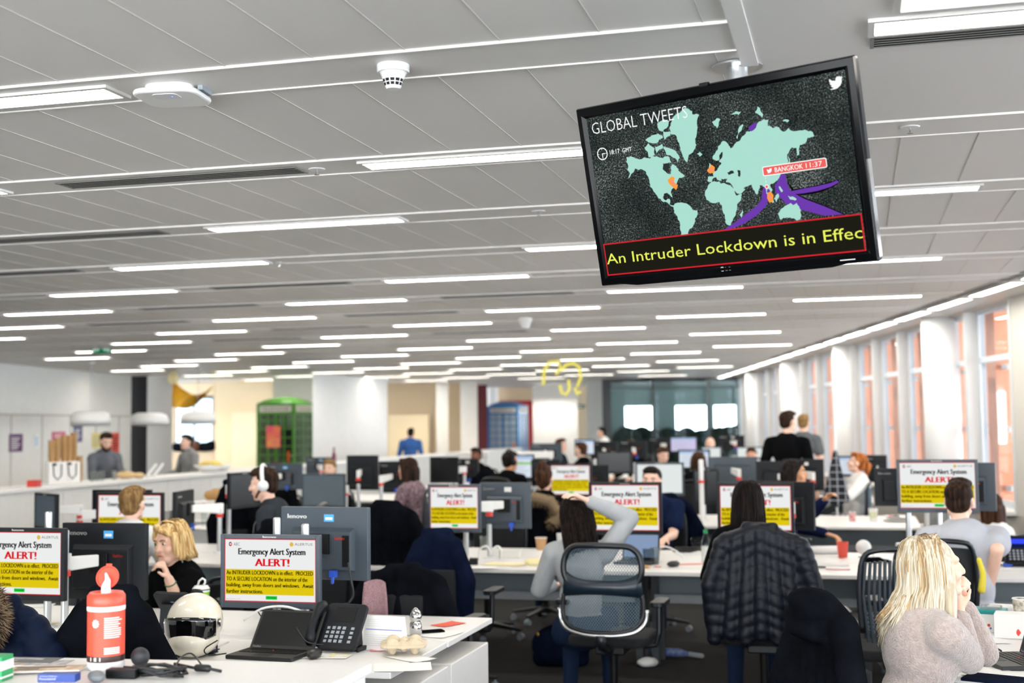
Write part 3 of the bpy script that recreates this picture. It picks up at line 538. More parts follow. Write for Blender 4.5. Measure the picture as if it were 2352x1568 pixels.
MONS = [
 ('alert monitor at the far left beside the fur hood, showing the yellow lockdown notice', 42, 1295, 5.64, .53, .36, 0, 'alert', (.16, 1.24), 5.8, True, None),
 ('alert monitor over the open laptop, showing the yellow lockdown notice', 620, 1312, 5.68, .511, .348, 1, 'alert', (.12, 1.28), 5.82, False, None),
 ('black monitor back with blue sticker behind the red wipes tub', 244, 1287, 6.1, .50, .40, 180, 'back', (-.16, 1.33), 5.82, True, 'blue'),
 ('slate grey monitor back with blue sticker above the desk phone', 750, 1246, 6.15, .50, .365, 174, 'back', (-.12, 1.31), 5.82, False, 'blue'),
 ('alert monitor half hidden by the fair haired man in white', 297, 1190, 8.95, .585, .40, 0, 'alert', (.15, 1.1), 9.3, True, None),
 ('dark monitor back above the alert screen of the man in white', 282, 1178, 9.75, .56, .40, 180, 'back', (-.25, 1.1), 9.5, True, 'none'),
 ('monitor seen nearly edge on with grey screen by the long white counter', 104, 1175, 9.2, .45, .30, -34, 'grey', (.12, 1.1), 9.5, True, None),
 ('dark monitor turned almost edge on behind the blonde woman', 418, 1171, 9.3, .46, .31, -78, 'back', (.2, 1.1), 9.55, True, 'none'),
 ('dark switched off monitor facing the man in headphones', 562, 1125, 10.0, .42, .30, 80, 'off', (-.2, 1.1), 10.1, True, None),
 ('small alert monitor left of the mesh chair, showing the lockdown notice', 1043, 1167, 9.2, .41, .355, 0, 'alert', (.2, 1.0), 9.45, False, None),
 ('slate monitor back with white arm beside the small alert monitor', 1162, 1160, 9.75, .41, .355, 180, 'back', (-.25, 1.1), 9.5, False, 'white'),
 ('alert monitor behind the raised grey sleeve', 1436, 1167, 9.2, .53, .375, 0, 'alert', (.1, 1.0), 9.5, True, None),
 ('alert monitor behind the long dark hair above the puffer jacket', 1735, 1168, 9.2, .525, .36, 0, 'alert', (.1, 1.05), 9.5, True, None),
 ('black monitor back with white and blue stickers beside that dark hair', 1806, 1160, 9.75, .45, .35, 160, 'back', (.05, 1.1), 9.5, True, 'blue'),
 ('alert monitor in front of the man in the pale grey T-shirt', 2153, 1116, 9.2, .525, .36, -2, 'alert', (.1, 1.2), 9.5, False, None),
 ('slate monitor back with white sticker by the windows', 2212, 1117, 9.7, .44, .34, 172, 'back', (-.05, 1.2), 9.5, False, 'white'),
 ('dark monitor back just topping the alert screen by the windows', 2142, 1108, 9.95, .40, .34, 180, 'back', (.02, 1.2), 9.6, True, 'none'),
 ('dark monitor back with white sticker left of the alert screen by the windows', 2072, 1118, 10.1, .40, .28, 180, 'back', (.02, 1.1), 9.6, True, 'white'),
 ('distant alert monitor in front of the woman with the brown bun', 1310, 1103, 13.2, .45, .35, 0, 'alert', (.1, 1.1), 13.5, True, None),
 ('dark monitor back right behind the distant alert screen', 1348, 1103, 13.9, .5, .34, 180, 'back', (-.1, 1.1), 13.55, True, 'none'),
 ('plain matte grey monitor behind the slate monitor back', 743, 1127, 13.1, .51, .375, 0, 'grey', (.1, 1.1), 13.5, False, None),
 ('slate monitor back with blue sticker behind the man in headphones', 652, 1094, 13.9, .48, .3, 180, 'back', (-.1, 1.1), 13.55, False, 'blue'),
 ('tall black monitor standing over the plain matte grey one', 834, 1085, 14.0, .385, .40, 180, 'off', (.1, 1.1), 13.6, True, None),
 ('black monitor back in front of the long haired woman in print', 905, 1095, 14.1, .35, .36, 180, 'back', (0.05, 1.1), 13.55, True, 'none'),
 ('dark switched off monitor above the small alert screen', 1020, 1079, 16.9, .41, .36, 0, 'off', (.2, 1.1), 17.2, True, None),
 ('dark monitor back with white arm beside the young man in a dark top', 1072, 1080, 17.5, .36, .33, 180, 'back', (-.1, 1.1), 17.2, True, 'white'),
 ('black monitor beside the seated person in black headphones', 1253, 1086, 16.9, .40, .36, 0, 'off', (.1, 1.1), 17.2, True, None),
 ('lit monitor with a green bar in front of the person in black headphones', 1202, 1072, 17.0, .30, .34, 8, 'green', (.1, 1.1), 17.2, True, None),
 ('slate monitor back near the blue telephone box', 1255, 1038, 21.5, .55, .30, 180, 'back', (.1, 1.1), 21, False, 'none'),
 ('wide black switched off monitor in the middle of the room', 1410, 1062, 16.9, .47, .30, 0, 'off', (-.3, 1.25), 17.2, True, None),
 ('black monitor back in a far row, left one over the wide black monitor', 1388, 1034, 21.5, .46, .3, 180, 'back', (.1, 1.1), 21, True, 'none'),
 ('black monitor back in a far row, right one over the wide black monitor', 1455, 1032, 21.5, .46, .3, 180, 'back', (.1, 1.1), 21, True, 'none'),
 ('blank white monitor behind the man in the navy T-shirt', 1515, 1100, 13.2, .50, .34, 0, 'white', (-.3, 1.25), 13.5, False, None),
 ('pale blue lit monitor above the brown haired head', 1594, 1055, 16.9, .42, .26, 0, 'doc', (.1, 1.1), 17.2, True, None),
 ('lilac lit monitor in a far row', 1570, 1021, 20.8, .44, .26, 0, 'lilac', (.1, 1.1), 21, True, None),
 ('pale lit monitor beside the two distant people in the middle', 1343, 1027, 20.8, .34, .27, 0, 'doc', (.1, 1.1), 21, True, None),
 ('black monitor behind the two white poles', 1622, 1118, 13.2, .26, .36, 0, 'off', (-.05, 1.28), 13.4, True, None),
 ('wide dark monitor back left of the standing man in black', 1683, 1082, 14.0, .52, .31, 180, 'off', (.1, 1.1), 13.6, False, None),
 ('dark monitor back in front of the dark haired woman in profile', 1790, 1096, 13.3, .46, .33, 180, 'off', (.1, 1.1), 13.5, True, None),
 ('dark monitor back with white sticker behind the dark haired woman in profile', 1846, 1090, 13.9, .42, .33, 176, 'back', (.1, 1.1), 13.6, True, 'white'),
 ('pale lit monitor behind the red haired woman', 1968, 1070, 16.9, .46, .26, 0, 'doc', (.1, 1.1), 17.2, True, None),
 ('dark monitor back beside the red haired woman', 2014, 1076, 16.2, .24, .33, 180, 'back', (.1, 1.1), 16.4, True, 'none'),
 ('white lit monitor left of the standing man in black, far row', 1722, 1040, 20.8, .42, .2, 0, 'white', (.1, 1.0), 21, False, None),
 ('white lit monitor in front of the bald head, far row', 1634, 1040, 20.8, .32, .2, 0, 'white', (.1, 1.0), 21, False, None),
 ('small black monitor near the far glazed screen, left of the bald head', 1520, 1022, 25, .5, .28, 180, 'back', (.1, 1.1), 24.7, True, 'none'),
 ('small black monitor near the far glazed screen, right of the bald head', 1680, 1016, 25, .5, .28, 180, 'back', (.1, 1.1), 24.7, True, 'white'),
 ('slate monitor back in front of the green telephone box', 735, 1072, 17.4, .42, .28, 180, 'back', (.1, 1.1), 17.2, False, 'blue'),
]
DESKZ = {5.8: .74}
for q in MONS: monitor(q[0], q[1], q[2], q[3], q[4], q[5], q[6], q[7], q[8], q[9], dark=q[10], sticker=q[11])
# ================================================================== desks
PANELG = mat('blue grey panel', '8d999e', .5); EDGE = mat('white desk edge', 'e6e6e4', .35)
BENCH = [(5.8, .76, [-5.07, -3.47, -1.87], 'nearest'), (9.52, .75, [-6.3, -4.7, -3.1, -1.5, .1, 1.7], 'second'), (13.5, .75, [-7.4, -5.82, -4.22, -2.62, -1.02, .58], 'third'), (17.25, .75, [-7.6, -6.0, -4.4, -2.8, -1.2, .2], 'fourth'), (21, .75, [-7, -5.4, -3.8, -2.2, -.6], 'fifth'), (24.75, .75, [-7, -5.4, -3.8, -2.2, -1.4], 'sixth')]
DLEG = mat('dark grey steel leg', '3d4347', .5)
def desk_parts(t, L, D, m=DESKW, cut=0):
    cob(('dt', round(L, 2), D), 'desktop', lambda: MB().box(0, 0, .712, L-.004, D-.004, .74), [m], t, bev=.004)
    def leg(): return MB().box(0, D-.15, .0, .05, D-.08, .712)
    if cut != 3: cob(('dl', D), 'leg', leg, [DLEG], t, (.03, 0, 0))
    if cut != 2: cob(('dl', D), 'leg', leg, [DLEG], t, (L-.085, 0, 0))
    if cut: return
    cob(('dp', round(L, 2)), 'modesty_panel', lambda: MB().box(.07, -.012, .44, L-.08, 0, .71), [PANELG], t, (0, D-.03, 0))
    cob(('dc', round(L, 2)), 'cable_tray', lambda: MB().box(.07, -.2, .46, L-.08, -.19, .52).box(.07, -.2, .46, L-.08, 0, .465), [LGREY], t, (0, D-.05, 0))
for yc, D, xs, w in BENCH:
    for i in range(len(xs)-1):
        n = len(xs)-1-i
        for side in (0, 1):
            if yc > 20 and side == 0 and i % 2: pass
            t = thing('desk', f'white desk in the {w} row from the front, {ORD[n-1]} from its window end, ' + ('near side' if side == 0 else 'far side'), 'desk', (xs[i] if side == 0 else xs[i+1], yc-D if side == 0 else yc+D, 0), 0 if side == 0 else PI, 'rows of white desks')
            desk_parts(t, xs[i+1]-xs[i], D, cut=(0 if not (yc < 6 and i == 1) else 2 if side == 0 else 3))
# drawer pedestal at the end of the near row
t = thing('pedestal', 'white drawer pedestal under the near desk corner beside the aisle', 'drawer unit', (-2.32, 5.1, 0))
ob('body', MB().box(0, 0, .03, .47, .64, .64), [DESKW], t, bev=.005); ob('plinth', MB().box(.02, .02, 0, .45, .62, .03), [GREYM], t)
for i in range(3): d = ob('drawer', MB().box(.01, -.014, .05+i*.195, .46, 0, .235+i*.195), [WHITE], t, bev=.003); ob('drawer_pull', MB().box(.14, -.024, .2+i*.195, .33, -.014, .212+i*.195), [LGREY], d)
t = thing('pedestal', 'white side pedestal under the near desk, behind the drawer one', 'drawer unit', (-2.32, 5.79, 0)); ob('body', MB().box(0, 0, .03, .47, .62, .64), [DESKW], t, bev=.005); ob('plinth', MB().box(.02, .02, 0, .45, .6, .03), [GREYM], t)
# cabinet with the red tub
t = thing('storage_cabinet', 'white waist high cabinet with the red wipes tub on top', 'cabinet', (0, 0, 0))
ob('body', MB().add([(-3.0, 2.75, .03), (-1.41, 2.75, .03), (-1.41, 3.58, .03), (-3.0, 3.44, .03), (-3.0, 2.75, 1.02), (-1.41, 2.75, 1.02), (-1.41, 3.58, 1.02), (-3.0, 3.44, 1.02)], [(0, 3, 2, 1), (4, 5, 6, 7), (0, 1, 5, 4), (1, 2, 6, 5), (2, 3, 7, 6), (3, 0, 4, 7)]), [DESKW], t)
ob('top', MB().add([(-3.02, 2.73, 1.022), (-1.4, 2.73, 1.022), (-1.4, 3.61, 1.022), (-3.02, 3.46, 1.022), (-3.02, 2.73, 1.05), (-1.4, 2.73, 1.05), (-1.4, 3.61, 1.05), (-3.02, 3.46, 1.05)], [(0, 3, 2, 1), (4, 5, 6, 7), (0, 1, 5, 4), (1, 2, 6, 5), (2, 3, 7, 6), (3, 0, 4, 7)]), [DESKW], t, bev=.004)
for i in range(3): d = ob('door', MB().box(-2.99+i*.53, 2.735, .05, -2.47+i*.53, 2.748, 1.0), [WHITE], t); ob('door_handle', MB().box(-2.53+i*.53, 2.715, .6, -2.515+i*.53, 2.735, .75), [GREYM], d)
# desk of the woman in the fleece
g0 = onz(2161, 1549, .74); P1D = thing('desk', 'white desk under the elbow of the blonde woman in the fleece', 'desk', (g0.x, g0.y, 0), math.radians(-14))
desk_parts(P1D, 1.6, 1.5)
# round meeting table
rt = onz(560, 1206, .76); t = thing('round_table', 'pale round table beside the man in headphones', 'table', (rt.x+.1, rt.y, 0))
ob('tabletop', MB().lathe([(.0, .735), (.6, .735), (.605, .76), (0, .76)], 48, cap=False), [DESKW], t); ob('column', MB().lathe([(.04, .02), (.035, .735)], 16), [CHROME], t); ob('base', MB().lathe([(.3, 0), (.3, .01), (.05, .03)], 32), [CHROME], t)
# long run of low cabinets and its worktop
for i in range(20):
    t = thing('low_cabinet', 'white low storage cabinet in the long run under the pale worktop', 'cabinet', (-9.1, 11+1.2*i, 0), 0, 'low cabinets of the long run')
    cob('lcb', 'body', lambda: MB().box(-.42, .002, .06, 0, 1.198, 1.05), [WHITE], t); cob('lcd', 'door', lambda: MB().box(0, .006, .08, .014, .597, 1.04), [WHITE], t, (0, 0, 0)); cob('lcd', 'door', None, [WHITE], t, (0, .597, 0)); cob('lcp', 'plinth', lambda: MB().box(-.4, .0, 0, -.03, 1.2, .06), [GREYM], t)
tag(ob('worktop', MB().box(-9.55, 10.95, 1.052, -9.05, 35.05, 1.1), [DESKW], bev=.006), 'long pale worktop along the low white cabinets', 'worktop')
def spl(pts, k=4):
    P_ = [Vector(p) for p in pts]; out = []
    for i in range(len(P_)-1):
        a, b, c, d = P_[max(0, i-1)], P_[i], P_[i+1], P_[min(len(P_)-1, i+2)]
        for j in range(k): t = j/k; out.append(.5*((2*b)+(c-a)*t+(2*a-5*b+4*c-d)*t*t+(3*b-a-3*c+d)*t*t*t))
    return out+[P_[-1]]
# ================================================================== task chairs
MESHM = mat('blue grey chair mesh', '6d8290', .55); CHF = mat('navy black chair plastic', '10151c', .38); SEATF = mat('black seat fabric', '14161a', .9)
ZH = lambda z: .196+.763*z
def lattice(w0, w1, h, bow, nx, nz, r, y=lambda u, v: 0):
    b = MB(); pt = lambda u, v: Vector(((w0+(w1-w0)*v)*.5*u*(1-.06*(2*v-1)**4), -bow*(1-u*u)+y(u, v), h*v))
    for i in range(nz):                                               # wavy rows that touch: oval holes between them
        v0 = (i+.5)/nz; pts = []
        for k in range(nx*2+1): u = -1+k/nx; pts.append(pt(u, v0+(.42/nz)*(1 if (k+i) % 2 else -1)))
        b.tube(pts, r, 4)
    return b
def star_base(t, sc=1, fac=0):
    def leg(): return MB().add([(-.028, .02, .1), (.028, .02, .1), (.018, .31, .07), (-.018, .31, .07), (-.028, .02, .14), (.028, .02, .14), (.018, .31, .09), (-.018, .31, .09)], [(0,3,2,1),(4,5,6,7),(0,1,5,4),(1,2,6,5),(2,3,7,6),(3,0,4,7)])
    def cast(): return MB().lathe([(.026, -.022), (.028, -.018), (.028, -.004), (.02, 0), (.028, .004), (.028, .018), (.026, .022)], 14, 0, Matrix.Translation((0, .3, .028)) @ Matrix.Rotation(PI/2, 4, 'Y')).cap((0, .3, .03), (0, .3, .075), .008)
    for i in range(5):
        l = cob('chleg', 'base_leg', leg, [CHF], t, rot=(0, 0, 2*PI*i/5+fac), bev=.005); cob('chcas', 'caster', cast, [GREYM], l)
    cob('chcol', 'gas_lift', lambda: MB().lathe([(.045, .08), (.045, .14), (.025, .16), (.025, .40)], 16), [BLACK], t)
def chair(label, x, y, rz, kind='plain', back=True, grp=None, fac=.3, sc=1.0):
    t = thing('task_chair', label, 'chair', (x, y, 0), rz, grp)
    star_base(t, 1, fac)
    cob('chseat', 'seat', lambda: MB().prism(rrect(.48, .46, .08, 6), .43, .49), [SEATF], t, bev=.02); cob('chmech', 'mechanism', lambda: MB().box(-.09, -.12, .37, .09, .12, .43), [CHF], t, bev=.01)
    for s in (-1, 1):
        cob(('charm', s), 'armrest', lambda: MB().tube([(s*.2, -.05, .42), (s*.27, -.05, .43), (s*.29, -.05, .5), (s*.29, -.04, .66)], .018, 8).prism(rrect(.085, .26, .03, 4, cx=s*.29, cy=.0), .66, .69), [CHF], t, bev=.006)
    if kind == 'hero':
        def frame():
            b = MB()
            up = [(-.205, 0, .80), (-.235, -.01, .9), (-.222, .0, 1.02), (-.17, .01, 1.085), (-.08, .0, 1.10), (0, -.005, 1.103), (.08, .0, 1.10), (.17, .01, 1.085), (.222, .0, 1.02), (.235, -.01, .9), (.205, 0, .80)]
            b.tube(spl([Vector((p[0], p[1]-.26-.05*(1-(p[0]/.24)**2), ZH(p[2]))) for p in up]), .019, 8)
            return b
        ob('upper_frame', frame(), [CHF], t, smooth=True)
        b = MB(); n = 17                                              # curved band across the middle
        g = []
        for k in range(n):
            u = -1+2*k/(n-1); yy = -.275-.05*(1-u*u)
            top = .835+.05*u*u*u*u; bot = .752-.02*u*u; hw = .225
            g.append([(u*hw, yy, top), (u*hw*1.04, yy-.012, (top+bot)/2), (u*hw*1.08, yy, bot), (u*hw*1.08, yy+.016, bot), (u*hw, yy+.016, top)])
        vs = [p for c in g for p in c]; fs = [(i*5+j, i*5+(j+1) % 5, i*5+5+(j+1) % 5, i*5+5+j) for i in range(n-1) for j in range(5)]+[tuple(range(5))[::-1], tuple((n-1)*5+j for j in range(5))]
        ob('lumbar_band', MB().add(vs, fs), [mat('navy rubber', '15232f', .35)], t, smooth=True)
        ob('upper_mesh', lattice(.42, .43, .215, .05, 26, 19, .0022), [MESHM], t, (0, -.262, .815)); 
        ob('lower_mesh', lattice(.42, .45, .2, .05, 26, 19, .0024), [MESHM], t, (0, -.262, .545))
        def U(r, dz, w): 
            pts = [(-.25, -.27, .71), (-.258, -.27, .62), (-.25, -.275, .53), (-.2, -.3, .46), (-.1, -.32, .43), (0, -.325, .425), (.1, -.32, .43), (.2, -.3, .46), (.25, -.275, .53), (.258, -.27, .62), (.25, -.27, .71)]
            return [(x*w, y, ZH(z)+dz) for x, y, z in pts]
        ob('lower_frame', MB().tube(spl(U(0, .012, .94)), .013, 8), [CHF], t, smooth=True); ob('chrome_bar', MB().tube(spl(U(0, -.004, 1.02)[1:10]), .014, 8), [mat('satin steel bar', 'c9cbcd', .25, .9)], t, smooth=True)
        ob('back_arm', MB().tube([(0, -.335, .52), (0, -.3, .45), (0, -.1, .40)], .03, 8), [CHF], t, smooth=True)
    elif back:
        if kind == 'ribbed':
            def rb():
                b = MB()
                for i in range(17):
                    u = -1+i/8; b.tube([(u*.19, -.28-.05*(1-u*u), .55), (u*.215, -.30-.05*(1-u*u), .8), (u*.2, -.31-.04*(1-u*u), 1.0-.02*u*u)], .009, 6)
                return b
            cob('chrib', 'backrest_ribs', rb, [mat('slate chair rib', '27323b', .5)], t); cob('chribm', 'lumbar_mesh', lambda: lattice(.38, .42, .12, .05, 20, 10, .0024), [MESHM], t, (0, -.29, .6))
        elif kind == 'teal': cob('chteal', 'backrest', lambda: lattice(.40, .42, .5, .06, 20, 36, .0055), [mat('teal grey mesh', '5c7a8a', .4)], t, (0, -.27, .5))
        elif kind == 'hidden':
            cob('chhid', 'backrest', lambda: MB().box(-.13, -.34, .5, .13, -.25, .84), [SEATF], t, bev=.01); return t
        else: cob('chback', 'backrest', lambda: MB().add(*_shell(.42, .46, .5, .06, .03)), [mat('black chair back', '15181c', .8)], t, (0, -.25, .52), bev=.012)
        cob('chfr', 'back_frame', lambda: MB().tube(spl([(-.22, -.28, .6), (-.232, -.29, .8), (-.21, -.3, 1.0), (-.12, -.325, 1.05), (.12, -.325, 1.05), (.21, -.3, 1.0), (.232, -.29, .8), (.22, -.28, .6)]), .016, 8), [CHF], t, smooth=True)
        cob('chspine', 'back_arm', lambda: MB().tube([(0, -.1, .4), (0, -.3, .42), (0, -.345, .55), (0, -.35, .66)], .026, 8), [CHF], t, smooth=True)
    return t
def _shell(w0, w1, h, bow, th):
    vs = []; n, m = 9, 7
    for s in (0, 1):
        for j in range(m):
            v = j/(m-1)
            for i in range(n):
                u = -1+2*i/(n-1); q = 1-.12*(2*v-1)**4; vs.append(((w0+(w1-w0)*v)/2*u*q, -bow*(1-u*u)-s*th, h*v*(1-.03*u*u)))
    k = n*m; fs = []
    for j in range(m-1):
        for i in range(n-1): a = j*n+i; fs += [(a, a+1, a+n+1, a+n), (k+a, k+a+n, k+a+n+1, k+a+1)]
    for i in range(n-1): fs += [(i, k+i, k+i+1, i+1), (k-n+i, k-n+i+1, 2*k-n+i+1, 2*k-n+i)]
    for j in range(m-1): a = j*n; fs += [(a, a+n, k+a+n, k+a), (a+n-1, k+a+n-1, k+a+2*n-1, a+2*n-1)]
    return vs, fs
# ================================================================== people
def hairmat(name, c1, c2, sc=60):
    if name in MATS: return MATS[name]
    m = mat(name, c1, .6, spec=.1); nt = m.node_tree; p = nt.nodes['Principled BSDF']
    tc = nt.nodes.new('ShaderNodeTexCoord'); mp = nt.nodes.new('ShaderNodeMapping'); mp.inputs['Scale'].default_value = (sc, sc, sc*.06); n = nt.nodes.new('ShaderNodeTexNoise'); n.inputs['Scale'].default_value = 1; n.inputs['Detail'].default_value = 3
    r = nt.nodes.new('ShaderNodeValToRGB'); r.color_ramp.elements[0].color = (*lin(c1), 1); r.color_ramp.elements[1].color = (*lin(c2), 1); r.color_ramp.elements[0].position = .4; r.color_ramp.elements[1].position = .62
    nt.links.new(tc.outputs['Object'], mp.inputs[0]); nt.links.new(mp.outputs[0], n.inputs['Vector']); nt.links.new(n.outputs['Fac'], r.inputs[0]); nt.links.new(r.outputs[0], p.inputs['Base Color'])
    b = nt.nodes.new('ShaderNodeBump'); b.inputs['Strength'].default_value = .5; b.inputs['Distance'].default_value = .01; nt.links.new(n.outputs['Fac'], b.inputs['Height']); nt.links.new(b.outputs[0], p.inputs['Normal']); return m
H_DARK = hairmat('near black hair', '100c0b', '2a2220'); H_BROWN = hairmat('brown hair', '2a1a12', '553726'); H_BLOND = hairmat('blonde hair', 'b98f57', 'ecd19b'); H_FAIR = hairmat('fair brown hair', '6e5232', '9a7b50'); H_RED = hairmat('copper hair', '7d3e1c', 'c4793f'); H_ASH = hairmat('dark brown hair', '1a110d', '3b281d')
SKINS = {'fair': mat('fair skin', 'f0c4ad', .5, var=.04, vscale=25, spec=.3), 'mid': SKIN, 'tan': mat('tan skin', 'd29a74', .5, var=.04, vscale=25, spec=.3), 'brown': mat('brown skin', '7a4a32', .5, var=.05, vscale=25, spec=.3)}
EYEM = [mat('eye white', 'efeae6', .25), mat('dark iris', '2a2320', .2)]; LIPM = mat('lips', 'c4736a', .45); BEARDM = hairmat('dark beard', '1d1410', '3a281e', 90)
def cloth(name, c, var=.08, bump=.25, bs=120, rough=.95, sheen=0): return mat(name, c, rough, var=var, vscale=14, bump=bump, bscale=bs, spec=.05, sheen=sheen)
JEANS = cloth('dark denim', '1d2a40'); BLKCLOTH = cloth('black jersey', '0b0c0e', .15); SHOE = mat('dark shoe', '141416', .5)
def rot3(y, p, r): return Euler((math.radians(p), math.radians(r), math.radians(y)), 'YXZ').to_matrix()
def ik(a, t, l1, l2, hint):
    d = t-a; L = min(d.length, (l1+l2)*.995); u = d.normalized() if d.length > 1e-6 else Vector((0, 1, 0)); x = (l1*l1-l2*l2+L*L)/(2*L); h = math.sqrt(max(0, l1*l1-x*x))
    n = hint-u*hint.dot(u); n = n.normalized() if n.length > 1e-6 else u.orthogonal().normalized(); return a+u*x+n*h, a+u*L
def hand(out, w, d, n, side, curl=.5):
    d = d.normalized(); n = (n-d*n.dot(d)).normalized(); s = d.cross(n)*side
    for o in (-.022, -.007, .008, .022): out.append(('cap', w+s*o*.7, w+d*.085+s*o, .0155, .0125, 'hand'))
    for i, (o, L) in enumerate(((-.028, .056), (-.0095, .07), (.0095, .076), (.028, .068))):
        b = w+d*.088+s*o; c = curl*(1+.12*(3-i)); d1 = d*math.cos(c)+n*math.sin(c); d2 = d*math.cos(c*2.1)+n*math.sin(c*2.1); k = b+d1*L*.55
        out += [('cap', b, k, .0098, .0088, 'hand'), ('cap', k, k+d2*L*.5, .0088, .0072, 'hand')]
    b = w+d*.025+s*.02; d1 = (d*.65+s*.62+n*.35).normalized(); k = b+d1*.042; d2 = (d*.85+s*.25+n*.4).normalized()
    out += [('cap', b, k, .0135, .0105, 'hand'), ('cap', k, k+d2*.034, .0102, .008, 'hand')]
def head_prims(c, R, fem=False):
    def q(x, y, z): return c+R @ Vector((x, y, z))
    k = .94 if fem else 1
    L = [('ell', q(0, -.012, .035), (.076*k, .094*k, .083), R), ('ell', q(0, .022, -.03), (.058*k, .068*k, .083*k), R), ('cap', q(-.02, .062*k, -.088*k), q(.02, .062*k, -.088*k), .022, .022),
         ('cap', q(0, .086*k, .022), q(0, .105*k, -.018), .0085, .0135), ('cap', q(-.011, .092*k, -.02), q(.011, .092*k, -.02), .0085, .0085), ('cap', q(-.038, .073*k, .034), q(.038, .073*k, .034), .0135, .0135), ('ell', q(-.038, .06*k, -.02), (.024, .026, .026), R), ('ell', q(.038, .06*k, -.02), (.024, .026, .026), R),
         ('cap', q(-.016, .083*k, -.05), q(.016, .083*k, -.05), .0095, .0095), ('cap', q(-.013, .081*k, -.061), q(.013, .081*k, -.061), .009, .009),
         ('ell', q(-.077*k, -.006, -.005), (.011, .02, .031), R), ('ell', q(.077*k, -.006, -.005), (.011, .02, .031), R), ('cap', q(-.048*k, .0, -.06), q(-.015, .055*k, -.088*k), .024, .02), ('cap', q(.048*k, .0, -.06), q(.015, .055*k, -.088*k), .024, .02)]
    return [t+('head',) if t[0] == 'ell' else t+('head',) for t in L]
def put(mb, prims, infl=0, regs=None):
    for p in prims:
        if regs and p[-1] not in regs: continue
        if p[0] == 'cap': mb.cap(p[1], p[2], p[3]+infl, p[4]+infl, n=12)
        else: mb.ell(p[1], tuple(x+infl for x in p[2]), R=p[3], nu=18, nv=12)
def hair_blob(style, c, R, vox, L=.3, fem=False, seed=0, groove=.0026):
    mb = MB()
    def q(x, y, z): return c+R @ Vector((x, y, z))
    def E(x, y, z, r): mb.ell(q(x, y, z), r, R=R, nu=18, nv=12)
    def Cc(a, b, r, r2=None): mb.cap(q(*a), q(*b), r, r2)
    k = .95 if fem else 1
    if style == 'bald': return None
    E(0, -.026, .046, (.083*k, .094*k, .083)); E(0, -.05, -.01, (.074*k, .055, .068))
    if style in ('short', 'crop'): Cc((-.045, .062, .095), (.045, .062, .095), .02); E(0, .02, .1, (.062, .062, .035))
    if style == 'quiff': Cc((-.04, .065, .105), (.045, .06, .11), .026); E(0, .02, .112, (.066, .07, .036))
    if style in ('long', 'straight'):
        for s in (-1, 1):
            Cc((s*.06, -.03, .03), (s*.075, -.045, -.12), .034, .034); Cc((s*.075, -.045, -.12), (s*.06, -.075, -L), .034, .02); Cc((s*.03, .06, .1), (s*.078, .02, .02), .02, .02); Cc((s*.078, .02, .02), (s*.082, .0, -.1), .018, .02)
        for x in (-.035, 0, .035): Cc((x, -.085, 0), (x, -.1, -L), .036, .022)
    if style == 'bob':
        for s in (-1, 1): Cc((s*.062, -.02, .04), (s*.082, .0, -.075), .032, .026); Cc((s*.07, .025, .05), (s*.082, .03, -.06), .02, .018); Cc((s*.05, -.06, 0), (s*.055, -.06, -.09), .04, .03)
        for x in (-.03, 0, .03): Cc((x, -.085, 0), (x, -.085, -.09), .036, .03)
        Cc((.035, .055, .105), (-.058, .055, .062), .018, .013); Cc((.03, .06, .11), (-.02, .072, .082), .016, .012); Cc((.04, .045, .11), (.07, .045, .04), .02, .016)
    if style == 'bun': Cc((0, -.06, .09), (0, -.075, .125), .055, .045); E(0, .03, .095, (.06, .06, .03)); Cc((0, -.085, .05), (0, -.075, -.06), .045, .03)
    if style == 'tail': E(0, .03, .095, (.06, .06, .03)); Cc((0, -.09, .04), (0, -.13, .0), .03, .034); Cc((0, -.13, 0), (.0, -.12, -.17), .036, .02); 
    def post(a, n):
        l = (a-np.array(c)) @ np.array(R); th = np.arctan2(l[:, 0], l[:, 1]+.03)
        return a+n*((np.sin(th*34+l[:, 2]*25*np.sin(th*3))+np.sin(th*55+l[:, 2]*14))*groove*.5)[:, None]
    return blob(mb, vox, 3, post, 'hair')
